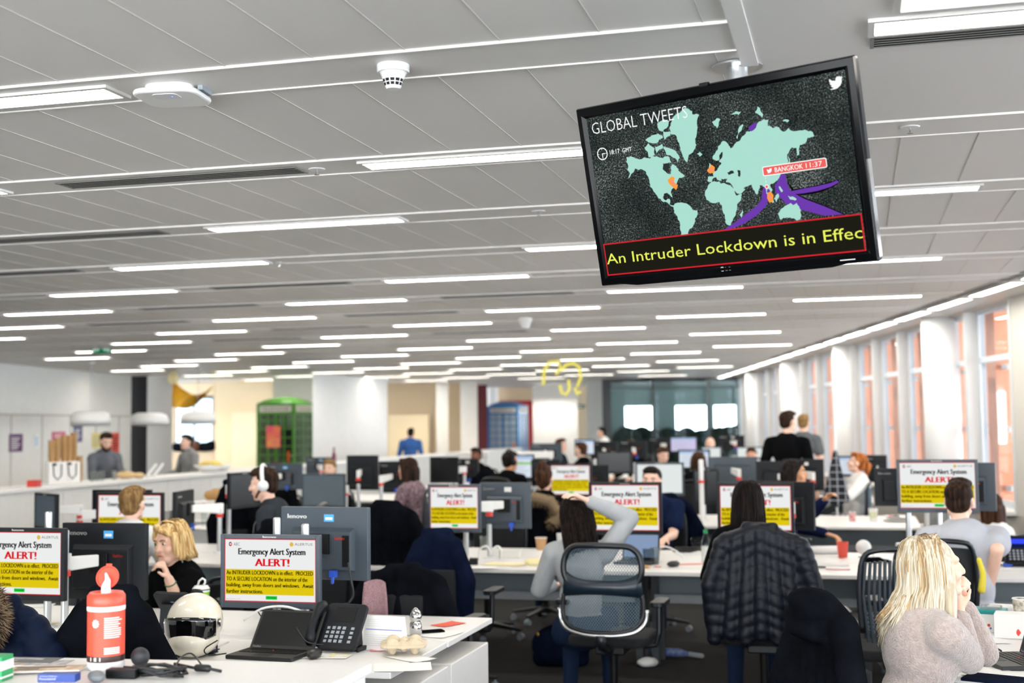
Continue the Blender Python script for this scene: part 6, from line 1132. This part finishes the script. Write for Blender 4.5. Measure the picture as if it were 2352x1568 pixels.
# ---- desk of the woman in the fleece
pz = .7408; A14 = -14
def Q(px, py): return D(px, py)+U
laptop('open laptop turned side on before the blonde woman in fleece', Q(2262, 1524), -72, .33, .22, 108)
for a in (('white printed sheets on the front of the fleece woman desk', 2312, 1552, .3, .2, -25), ('white sheet behind the laptop of the fleece woman', 2255, 1470, .2, .2, 10)): sheet(*a)
simple('notebook', 'dark navy notebook under the printed sheets', 'notebook', MB().box(-.11, -.07, 0, .11, .07, .012), [NAVYFAB], Q(2285, 1563), -20, bev=.002); simple('eraser', 'small white eraser by the elbow of the fleece woman', 'eraser', MB().box(-.014, -.01, 0, .014, .01, .014), [WPLAS], Q(2188, 1543), 10, bev=.003)
TEAL = mat('teal plastic', '13908c', .35); p = Q(2262, 1447); t = thing('snack_box', 'white carton with a teal lid and printed blobs on the fleece woman desk', 'box', p, -.25); ob('carton', MB().box(-.1, -.06, 0, .1, .06, .085), [PAPER], t, bev=.003); ob('lid', MB().box(-.11, -.065, .085, .1, .06, .105), [TEAL], t, bev=.006); b = MB(); rnd = random.Random(8)
for i in range(14): u, v = rnd.uniform(-.09, .09), rnd.uniform(.015, .07); r = rnd.uniform(.004, .009); b.poly([(u+r*math.cos(k*PI/4), -.0605, v+r*math.sin(k*PI/4)) for k in range(8)], i % 3)
ob('carton_print', b, [RED, mat('violet ink', '6a58b0', .5), mat('peach ink', 'f0b48c', .5)], t)
simple('tub_lid', 'clear lid lying on the teal snack box', 'lid', MB().lathe([(.05, 0), (.052, .012), (0, .014)], 24), [CLEAR], p+Vector((.03, -.01, .107))); simple('carton', 'plain white carton right of the teal snack box', 'box', MB().box(-.06, -.06, 0, .07, .06, .11), [PAPER], Q(2318, 1462), -10, bev=.003)
simple('paper_bag', 'crumpled white paper bag behind the teal snack box', 'bag', MB().add(*_shell(.2, .12, .1, .02, .05)), [PAPER], Q(2300, 1432), -10, smooth=True)
tag(ob('cable', MB().tube([Q(2240, 1480)+Vector((0, 0, .004)), Q(2252, 1470)+Vector((0, 0, .02)), Q(2272, 1474)+Vector((0, 0, .02)), Q(2286, 1490)+Vector((0, 0, .006)), Q(2300, 1497)+Vector((0, 0, .004))], .004, 6), [CORD], smooth=True), 'black cable looping behind the laptop of the fleece woman', 'cable')
simple('pen', 'thin pencil lying beside the cable loop', 'pen', MB().cap((-.05, 0, 0), (.05, 0, 0), .0035, .0035), [CORD], Q(2252, 1491)+Vector((0, 0, .004)), 6)
simple('badge', 'round red badge on the white carton edge', 'badge', MB().lathe([(0, 0), (.02, 0), (.02, .006), (0, .008)], 18, 0, Matrix.Rotation(PI/2, 4, 'X')), [RED], Q(2344, 1466)+Vector((0, -.02, .03)))
t = simple('tabard', 'yellow high visibility strip hanging beside the man in pale grey', 'tabard', MB(), [YEL], (0, 0, 0)) if 0 else None
mb = MB(); c = at(2250, 1318, 7.25); mb.cap((0, 0, .08), (.02, 0, .0), .012, .016); mb.cap((.02, 0, .0), (.01, 0, -.09), .016, .02); tag(objm('tabard', blob(mb, .008, 2, fold(.006, 40, 1), 'tabard'), [mat('hi vis yellow', 'e6d23c', .7)], None, c), 'yellow high visibility cloth hanging at the hip of the man in pale grey', 'cloth')
# ---- on the floor
mb = MB(); mb.ell((0, 0, .15), (.22, .13, .15)); mb.cap((-.15, 0, .06), (.15, 0, .06), .06, .06); t = thing('backpack', 'dark navy backpack on the floor left of the mesh chair', 'bag', onz(1290, 1530, 0)); objm('body', blob(mb, .014, 3, fold(.012, 18, 1), 'body'), [NAVYFAB], t); ob('handle', MB().tube([(-.06, 0, .29), (-.03, 0, .33), (.03, 0, .33), (.06, 0, .29)], .01, 6), [BLACK], t, smooth=True); ob('zip_pull', MB().ell((-.15, -.1, .24), (.01, .006, .016)), [mat('brass', 'b8924a', .3, .8)], t)
p = onz(1700, 1490, 0); t = thing('paper_carrier_bag', 'brown paper carrier bag under the puffer jacket chair', 'bag', (p.x, p.y+.25, 0), .3); ob('bag', MB().add(*_shell(.30, .34, .30, .03, .12)), [mat('kraft paper', '9c8261', .85, var=.1, vscale=12, bump=.3, bscale=30)], t); ob('handle', MB().tube([(-.06, -.03, .3), (-.05, -.03, .38), (.05, -.03, .38), (.06, -.03, .3)], .005, 6), [CARD], t)
t = thing('umbrella', 'folded blue patterned umbrella lying on the dark carpet', 'umbrella', onz(1535, 1508, 0)+Vector((0, 0, .03)), -.12); ob('canopy', MB().tube([(-.24, 0, 0), (-.1, 0, .004), (.08, 0, .006), (.16, 0, 0)], [.012, .03, .03, .014], 10), [mat('blue patterned nylon', '2a63b8', .5, col2='9aa3cf', vscale=30)], t, smooth=True); ob('handle', MB().cap((.16, 0, 0), (.26, -.02, -.005), .016, .018), [LGREY], t, smooth=True)
mb = MB(); mb.ell((0, 0, .035), (.07, .05, .035)); mb.ell((.05, .04, .03), (.04, .04, .03)); tag(objm('crumpled_paper', blob(mb, .01, 1, fold(.012, 50, 3), 'crumple'), [PAPER], None, onz(1484, 1532, 0)), 'crumpled white paper on the carpet beside the umbrella', 'paper')
t = thing('pedestal', 'white drawer pedestal under the second row behind the puffer jacket', 'drawer unit', (-.42, 8.95, 0)); ob('body', MB().box(0, 0, .04, .4, .5, .42), [DESKW], t, bev=.004); [ob('drawer', MB().box(.01, -.012, .06+.18*i, .39, 0, .225+.18*i), [WHITE], t, bev=.003) for i in range(2)]
# ================================================================== beyond the long counter
def kiosk(label, px, d, rz, green):
    m = mat('green gloss paint', '48862a', .35) if green else mat('blue gloss paint', '1773b4', .3); p = at(px, 965, d); t = thing('telephone_box', label, 'telephone box', (p.x, p.y, 0), math.radians(rz)); t.scale = (1.07, 1.07, 1.0); w = .46; h = 2.05
    b = MB()
    for sx in (-1, 1):
        for sy in (-1, 1): b.box(sx*w-.06*(sx > 0), sy*w-.06*(sy > 0), 0, sx*w+.06*(sx < 0), sy*w+.06*(sy < 0), h)
    b.box(-w, -w, 0, w, w, .12).box(-w, -w, h, w, w, h+.26); ob('frame', b, [m], t)
    b = MB(); n = 12; pr = [(-w, h+.26)]+[(-w*math.cos(PI*i/n), h+.26+.14*math.sin(PI*i/n)) for i in range(1, n)]+[(w, h+.26)]
    vs = []; k = 9
    for j in range(k):
        v = -1+2*j/(k-1)
        for i in range(k): u = -1+2*i/(k-1); vs.append((u*w, v*w, h+.26+.15*(1-max(abs(u), abs(v))**2.4)))
    b.add(vs+[(-w, -w, h+.26), (w, -w, h+.26), (w, w, h+.26), (-w, w, h+.26)], [(j*k+i, j*k+i+1, j*k+k+i+1, j*k+k+i) for j in range(k-1) for i in range(k-1)]); ob('domed_roof', b, [m], t, smooth=True)
    S_ = mat('sign cream', 'dcd8cf', .5)
    for q in range(4):
        M = Matrix.Rotation(q*PI/2, 4, 'Z'); b = MB().box(-w+.08, -w-.008, h+.06, w-.08, -w, h+.2, 0, M); text(b, 'TELEPHONE', -w+.13, h+.09, w-.13, h+.165, 1, lambda u, v, z: M @ Vector((u, -w-.0095, v)), .02); ob('sign', b, [S_, mat('sign ink', '6b6b63', .6)], t)
        b = MB().box(-w+.06, -w+.012, .12, w-.06, -w+.05, .5, 0, M)
        for i in range(1, 4): b.box(-w+.06+i*(2*w-.12)/4-(.012 if i != 2 else .03), -w+.012, .5, -w+.06+i*(2*w-.12)/4+(.012 if i != 2 else .03), -w+.045, h, 0, M)
        for i in range(8): b.box(-w+.06, -w+.012, .5+i*.2, w-.06, -w+.045, .524+i*.2, 0, M)
        dr = ob('door' if q == 0 else 'side_panel', b, [m], t); ob('glazing', MB().box(-w+.06, -w+.028, .5, w-.06, -w+.032, h, 0, M), [glassmat('kiosk glass', 'cfd8d2', .12) if green else mat('pale kiosk pane', 'a9b6bd', .3)], dr)
        if q == 0: ob('door_handle', MB().box(.3, -w-.03, .95, .34, -w, 1.2).ell((.39, -w-.01, 1.08), (.03, .01, .03), 1), [mat('orange tag', 'e2631f', .5), CHROME], dr)
    if green:
        ob('poster', MB().box(-.22, -w-.004, 1.28, .12, -w+.01, 1.78, 0).box(-.2, -w-.005, 1.3, .1, -w-.003, 1.5, 1), [mat('pink poster', 'e4506e', .6, col2='ef7a4f', vscale=4), mat('yellow poster', 'f2a93c', .6, col2='e5607a', vscale=6)], t)
        ob('telephone', MB().box(-.2, .2, 1.0, .2, .36, 1.7), [DARK], t)
    return t
kiosk('green telephone box with a pink poster, standing against the white column', 655, 30.4, -2, True); kiosk('blue telephone box in front of the red door frame', 1166, 39.3, -2, False)
# tall cupboard, pendants, exit sign
p = at(938, 965, 35.3); t = thing('tall_cupboard', 'tall cream cupboard behind the man in the blue shirt', 'cupboard', (p.x, p.y, 0), .25); ob('body', MB().box(-.55, 0, 0, .55, .45, 2.05), [mat('cream laminate', 'f0dfbd', .5)], t); [ob('door', MB().box(-.54+.545*i, -.02, .05, -.005+.545*i, 0, 2.03), [MATS['cream laminate']], t) for i in range(2)]
for px, d, top, bot, lb in ((208, 22.8, 940, 978, 'nearest of the three white pendant lamps over the counter'), (343, 23.6, 945, 977, 'middle of the three white pendant lamps over the counter'), (455, 25.6, 940, 974, 'farthest of the three white pendant lamps, beside the yellow flag')):
    b0 = at(px, bot, d); H_ = (bot-top)/FPX*d*.9; R_ = .345; t = thing('pendant_lamp', lb, 'pendant lamp', (b0.x, b0.y, b0.z), 0, 'white pendant lamps')
    ob('shade', MB().lathe([(R_-.02, .015), (R_, .0), (R_, H_*.45), (R_*.9, H_*.85), (R_*.6, H_), (0, H_)], 36, cap=False), [WPLAS], t, smooth=True); ob('diffuser', MB().lathe([(0, .012), (R_-.02, .012)], 36, cap=False), [glow('pendant glow', 'fff2dc', 6)], t)
    ob('cable', MB().lathe([(.008, H_), (.008, HC-b0.z)], 6), [LGREY], t); ob('ceiling_rose', MB().lathe([(.06, HC-b0.z-.03), (.06, HC-b0.z)], 16), [WPLAS], t)
p = at(234, 803, 19.2); t = thing('exit_sign', 'green double exit sign under the far ceiling', 'exit sign', (p.x, p.y, p.z)); EG = glow('exit green', '0c6b48', .9)
for i in (0, 1): ob('sign_panel', MB().box(-.155+.16*i, -.02, -.055, -.005+.16*i, .02, .055), [EG], t)
b = MB()
for i in (0, 1):
    o = -.08+.16*i; s = -1 if i == 0 else 1
    b.poly([(o+x*s*.05, -.0205, z*.04) for x, z in ((-.9, -.2), (-.2, -.2), (-.2, -.6), (.3, 0), (-.2, .6), (-.2, .2), (-.9, .2))][::s], 0); b.box(o+s*.03, -.021, -.035, o+s*.055, -.0203, .04)
ob('arrow', b, [glow('exit white', 'cfe8dc', .9)], t); ob('hanger', MB().box(-.12, -.004, .055, -.11, .004, HC-p.z).box(.11, -.004, .055, .12, .004, HC-p.z), [GREYM], t)
p = at(1333, 933, 40.5); t = thing('exit_sign', 'dark green exit sign beside the far doorway', 'exit sign', (p.x, p.y, p.z)); ob('sign_panel', MB().box(-.16, -.02, -.06, .16, .02, .06), [mat('dark green sign', '2f5a45', .5)], t); ob('arrow', MB().box(-.1, -.022, -.02, .1, -.0205, .02), [WPLAS], t); ob('hanger', MB().box(-.01, -.004, .06, .01, .004, HC-p.z), [GREYM], t)
# posters on the long wall
def poster(name, label, x0, y0, x1, y1, m, pr=None, ink=WPLAS):
    nrm = Vector((-ld.y, ld.x, 0)); c = (x0+x1)/2
    def hit(x, y): d_ = ray(x, y); s = ((LA-CAM).dot(nrm))/d_.dot(nrm); return CAM+d_*s
    a, b_ = hit(x0, y1), hit(x1, y0); w = (b_-a).dot(ld); h = b_.z-a.z; t = thing(name, label, 'poster', (a.x, a.y, a.z)); t.rotation_euler = (0, 0, math.atan2(ld.y, ld.x))
    ob('sheet', MB().box(0, -.012, 0, w, -.002, h), [m], t)
    b = MB()
    for i in range(6): b.box(w*.12, -.0135, h*(.15+.12*i), w*(.6+.3*((i*7) % 3)/3), -.012, h*(.2+.12*i))
    ob('poster_print', b, [ink], t); return t
poster('poster', 'purple poster on the long white wall at the far left', 20, 996, 51, 1038, mat('purple poster', '5d2a63', .6)); poster('poster', 'pink poster behind the stacked paper cups', 119, 991, 149, 1018, mat('magenta poster', 'c9386e', .6)); poster('poster', 'dark blue poster right of the stacked cups', 168, 978, 188, 1015, mat('indigo poster', '3d3a6e', .6)); poster('poster', 'yellow poster behind the bearded man at the counter', 211, 994, 232, 1028, mat('yellow paper', 'e3cf6c', .6), ink=GREYM); poster('poster', 'red and dark poster right of the bearded man at the counter', 255, 993, 273, 1041, mat('red poster', 'd9452e', .6), ink=DARK)
poster('notice', 'small white notice with a blue dot on the long wall', 78, 997, 90, 1028, PAPER, ink=LBLUE)
# yellow flag and the yellow looped sculpture
b = MB(); P0 = [(398, 868), (430, 905), (487, 878), (440, 918), (393, 932)]; d = 27
g = []; n = 12
for j in range(n+1):
    v = j/n; row = []
    for i in range(n+1):
        u = i/n; x = 396+92*u; yt = 872+40*math.sin(u*PI*.75)*(.9)-22*max(0, u-.55); hh = 62*(1-u)**1.15+1; p = at(x, yt+hh*v, d+.25*math.sin(u*9+v*3)); row.append(p)
    g.append(row)
b.add([q for r_ in g for q in r_], [(j*(n+1)+i, j*(n+1)+i+1, (j+1)*(n+1)+i+1, (j+1)*(n+1)+i) for j in range(n) for i in range(n)])
t = thing('flag', 'golden yellow flag draped under the ceiling beside the far window', 'flag'); o = ob('cloth', b, [mat('golden cloth', 'd9a21c', .6, var=.12, vscale=2)], t, smooth=True); s_ = o.modifiers.new('thick', 'SOLIDIFY'); s_.thickness = .01
q = at(398, 868, d); q2 = at(488, 874, d); ob('cord', MB().tube([(q.x, q.y, HC), q, q], .015, 6).tube([(q2.x, q2.y, HC), q2, q2], .01, 6), [YEL], t); ob('knot', MB().ell(q, (.12, .1, .14)), [YEL], t, smooth=True)
b = MB(); YN = glow('yellow tube light', 'e9dc5a', 1.1)
for pts in (((1248, 884), (1250, 850), (1262, 832), (1282, 830), (1288, 846), (1276, 860)), ((1290, 850), (1300, 838), (1316, 834), (1330, 842), (1334, 866), (1326, 888)), ((1286, 884), (1290, 902), (1300, 906), (1308, 894), (1306, 872)), ((1320, 890), (1326, 905), (1334, 898))): b.tube([at(x, y, 24) for x, y in pts], .028, 8)
t = thing('tube_sculpture', 'looped yellow tube sculpture hanging in the far middle of the ceiling', 'sculpture'); ob('tubes', b, [YN], t, smooth=True); b = MB(); [b.tube([at(x, y, 24), Vector((at(x, y, 24).x, at(x, y, 24).y, HC)), Vector((at(x, y, 24).x, at(x, y, 24).y, HC))], .006, 5) for x, y in ((1262, 832), (1316, 834))]; ob('wire', b, [GREYM], t)
for i, (x, w_, m, lb) in enumerate(((408, .3, BLKFAB, 'black bag on the far window sill, leftmost'), (440, .22, mat('brown felt', '5a3626', .9), 'brown hat shape on the far window sill'), (468, .35, BLKFAB, 'black bag on the far window sill, rightmost'))):
    p = at(x, 930, 34.4); mb = MB(); mb.ell((0, 0, .12), (w_, .14, .13)); mb.ell((w_*.5, 0, .2), (w_*.4, .1, .1)); tag(objm('bag', blob(mb, .03, 2, fold(.02, 9, i), 'bag'), [m], None, (p.x, p.y+.1, 1.13)), lb, 'bag')
# downlights washing the far white wall
for i, (x, lb) in enumerate(((1238, 'left of three'), (1272, 'middle of three'), (1306, 'right of three'))):
    p = at(x, 900, 38.0); t = thing('downlight', f'round downlight over the far white wall, {lb}', 'ceiling light', (p.x, p.y, HC)); ob('rim', MB().lathe([(.05, -.02), (.08, -.02), (.08, 0)], 20, cap=False), [WPLAS], t); ob('lamp_lens', MB().lathe([(0, -.008), (.05, -.008)], 20, cap=False), [glow('warm lens', 'fff0d8', 25)], t)
    ld_ = bpy.data.lights.new('downlight_beam', 'SPOT'); ld_.energy = 60; ld_.spot_size = 2.4; ld_.spot_blend = .5; ld_.color = (1, .93, .82); ld_.shadow_soft_size = .05; lo = bpy.data.objects.new('downlight_beam', ld_); COL.objects.link(lo); lo.parent = t; lo.location = (0, 0, -.03)
for i, (x, d, e) in enumerate(((560, 31.5, 90), (945, 33.6, 90), (450, 32, 50))):
    p = at(x, 900, d); t = thing('downlight', ('warm downlight over the cream door', 'warm downlight over the tall cream cupboard', 'warm downlight near the yellow flag')[i], 'ceiling light', (p.x, p.y, HC)); ob('rim', MB().lathe([(.06, -.02), (.09, -.02), (.09, 0)], 20, cap=False), [WPLAS], t); ob('lamp_lens', MB().lathe([(0, -.008), (.06, -.008)], 20, cap=False), [glow('amber lens', 'ffd9a0', 25)], t)
    ld_ = bpy.data.lights.new('downlight_beam', 'SPOT'); ld_.energy = e; ld_.spot_size = 2.4; ld_.spot_blend = .6; ld_.color = (1, .78, .5); ld_.shadow_soft_size = .06; lo = bpy.data.objects.new('downlight_beam', ld_); COL.objects.link(lo); lo.parent = t; lo.location = (0, 0, -.03)
# things on the long worktop
CT = 1.1008
def Cn(px, py): return onz(px, py, 1.1)+Vector((0, 0, .0008))
def onx(px, py, X): d_ = ray(px, py); return CAM+d_*(X/d_.x)
simple('snack_box', 'small red snack box on the long worktop', 'box', MB().box(-.06, -.06, 0, .06, .06, .08), [mat('red carton', 'd9443c', .5)], onz(78, 1118, 1.101), 10, bev=.003)
for i, (x, z0, lb) in enumerate(((127, 0, 'white paper carrier bag on the worktop, left of the pair'), (161, 0, 'white paper carrier bag on the worktop, right of the pair'))):
    p = onx(x, 1080, -9.35); t = thing('paper_carrier_bag', lb, 'bag', (p.x, p.y, CT), PI/2*.6); ob('bag', MB().box(-.1, -.07, 0, .1, .07, .26), [PAPER], t, bev=.004); ob('handle', MB().tube([(-.05, -.075, .24), (-.045, -.085, .1), (0, -.085, .05), (.045, -.085, .1), (.05, -.075, .24)], .006, 6).box(-.06, -.072, .22, -.01, -.07, .25), [BLACK], t)
k = 0
for x, n, h in ((118, 5, 0), (131, 6, .02), (146, 7, .05), (158, 7, .0), (169, 8, .05), (182, 7, -.25)):
    p = onx(x, 1080, -9.42+.02*(k % 2)); z = CT+.262 if h > -.2 else CT; t = thing('cup_stack', f'stack of kraft paper cups behind the white bags, {ORD[k]} from the left', 'cups', (p.x, p.y, z), 0, 'stacks of kraft cups'); k += 1
    ob('cups', MB().lathe([(.03, 0)]+[q for i in range(n) for q in ((.041, .08+i*.03), (.036, .082+i*.03))]+[(.04, .11+n*.03)], 18), [CARD], t)
for i, (x, y) in enumerate(((212, 1096), (224, 1098), (235, 1094), (262, 1090), (283, 1092))): glass(f'glass on the long worktop by the bearded man, {ORD[i]} from the left', Vector((onx(x, y, -9.3).x, onx(x, y, -9.3).y, CT)), .035, .12)
simple('bread', 'round bread loaf in front of the bearded man', 'bread', MB().ell((0, 0, .05), (.14, .1, .05)).ell((.16, .05, .04), (.08, .07, .04)), [mat('bread crust', 'd9b98a', .8)], Vector((onx(265, 1090, -9.28).x, onx(265, 1090, -9.28).y+.25, CT)), smooth=True)
for i, x in enumerate((338, 354)): simple('knife', ('left', 'right')[i]+' white handled knife standing at the worktop edge', 'knife', MB().cap((0, 0, .015), (.06, .12, .16), .02, .018), [WPLAS], Vector((onx(x, 1090, -9.2).x, onx(x, 1090, -9.2).y, CT+.005)), smooth=True)
mb = MB(); 
t = thing('fruit_bowl', 'white bowl of bananas on the far part of the worktop', 'bowl', Vector((onx(482, 1080, -9.3).x, onx(482, 1080, -9.3).y, CT))); ob('bowl', MB().lathe([(0, 0), (.1, .0), (.24, .1), (.23, .1), (.09, .012), (0, .012)], 28, cap=False), [WPLAS], t, smooth=True); [ob('banana', MB().tube([(-.15+.02*i, -.06+.05*i, .1), (-.05, -.06+.05*i, .14), (.05, -.05+.05*i, .14), (.14, -.04+.05*i, .1)], [.01, .025, .025, .01], 8), [mat('banana', 'ecd26a', .6)], t, smooth=True) for i in range(4)]
simple('bowl', 'plain white bowl beside the bananas', 'bowl', MB().lathe([(0, 0), (.08, .0), (.16, .09), (.15, .09), (.07, .01), (0, .01)], 24, cap=False), [WPLAS], Vector((onx(510, 1078, -9.3).x, onx(510, 1078, -9.3).y, CT)), smooth=True)
p = at(500, 1170, 14.4); t = thing('low_cupboard', 'low white cupboard behind the man in headphones', 'cupboard', (p.x, p.y, 0)); ob('body', MB().box(-.3, -.25, 0, .3, .25, .93), [DESKW], t, bev=.004); ob('door', MB().box(-.29, -.265, .03, .29, -.25, .9), [WHITE], t)
mb = MB(); mb.cap((-.16, 0, .06), (.16, 0, .06), .055, .06); mb.cap((-.1, .02, .1), (.1, .02, .1), .04, .04); tag(objm('bread_bag', blob(mb, .012, 2, fold(.01, 30, 2), 'bag'), [mat('kraft bag', 'b9905c', .8, var=.15)], None, (p.x+.05, p.y, .935)), 'crumpled brown food bag on the low white cupboard', 'bag')
t = thing('bowl', 'yellow plastic bowl on the round table', 'bowl', (rt.x+.12, rt.y+.1, .7605)); ob('bowl', MB().lathe([(0, 0), (.06, 0), (.1, .06), (.09, .06), (.05, .01), (0, .01)], 24, cap=False), [mat('butter plastic', 'ecd07c', .5)], t, smooth=True); ob('food', MB().ell((0, 0, .05), (.07, .07, .03)), [BEIGE], t, smooth=True)
simple('plate', 'flat orange plate on the round table', 'plate', MB().lathe([(0, 0), (.07, .002), (.1, .012), (0, .006)], 24, cap=False), [mat('orange glaze', 'e89a72', .5)], (rt.x-.1, rt.y-.15, .7605)); simple('bottle', 'clear bottle with a red cap beside the round table edge', 'bottle', MB().lathe([(0, 0), (.03, 0), (.032, .14), (.013, .19), (.013, .2)], 16, 0).lathe([(.016, .2), (.016, .22)], 12, 1), [CLEAR, RED], (rt.x-.42, rt.y-.05, .7605))
simple('bottle', 'small dark red bottle on the counter beyond the matte grey monitor', 'bottle', MB().lathe([(0, 0), (.035, 0), (.04, .12), (.015, .2), (.018, .27)], 14), [mat('maroon plastic', '6d1f3c', .5)], Vector((onx(767, 1060, -9.3).x, onx(767, 1060, -9.3).y, CT)))
for px, py, Y, lb in ((1000, 1042, 17.6, 'white rolled blind box on the fourth row, left'),): pass
p = ony(1073, 1046, 19.2); t = thing('shelf_unit', 'long white shelf end standing over the fourth row by the young man', 'shelf', (p.x, p.y, 0)); ob('panel', MB().box(-.35, -.02, p.z-.05, .35, .02, p.z+.05).box(-.33, -.015, 0, -.29, .015, p.z-.05).box(.29, -.015, 0, .33, .015, p.z-.05), [WPLAS], t, bev=.01)
p = ony(1225, 1044, 18.2); t = thing('shelf_unit', 'long white shelf end standing over the green barred monitor', 'shelf', (p.x, p.y, 0)); ob('panel', MB().box(-.3, -.02, p.z-.05, .3, .02, p.z+.05).box(-.28, -.015, 0, -.24, .015, p.z-.05).box(.24, -.015, 0, .28, .015, p.z-.05), [WPLAS], t, bev=.01)
for i, (px, py, Y, lb) in enumerate(((1303, 1015, 26, 'left'), )): pass
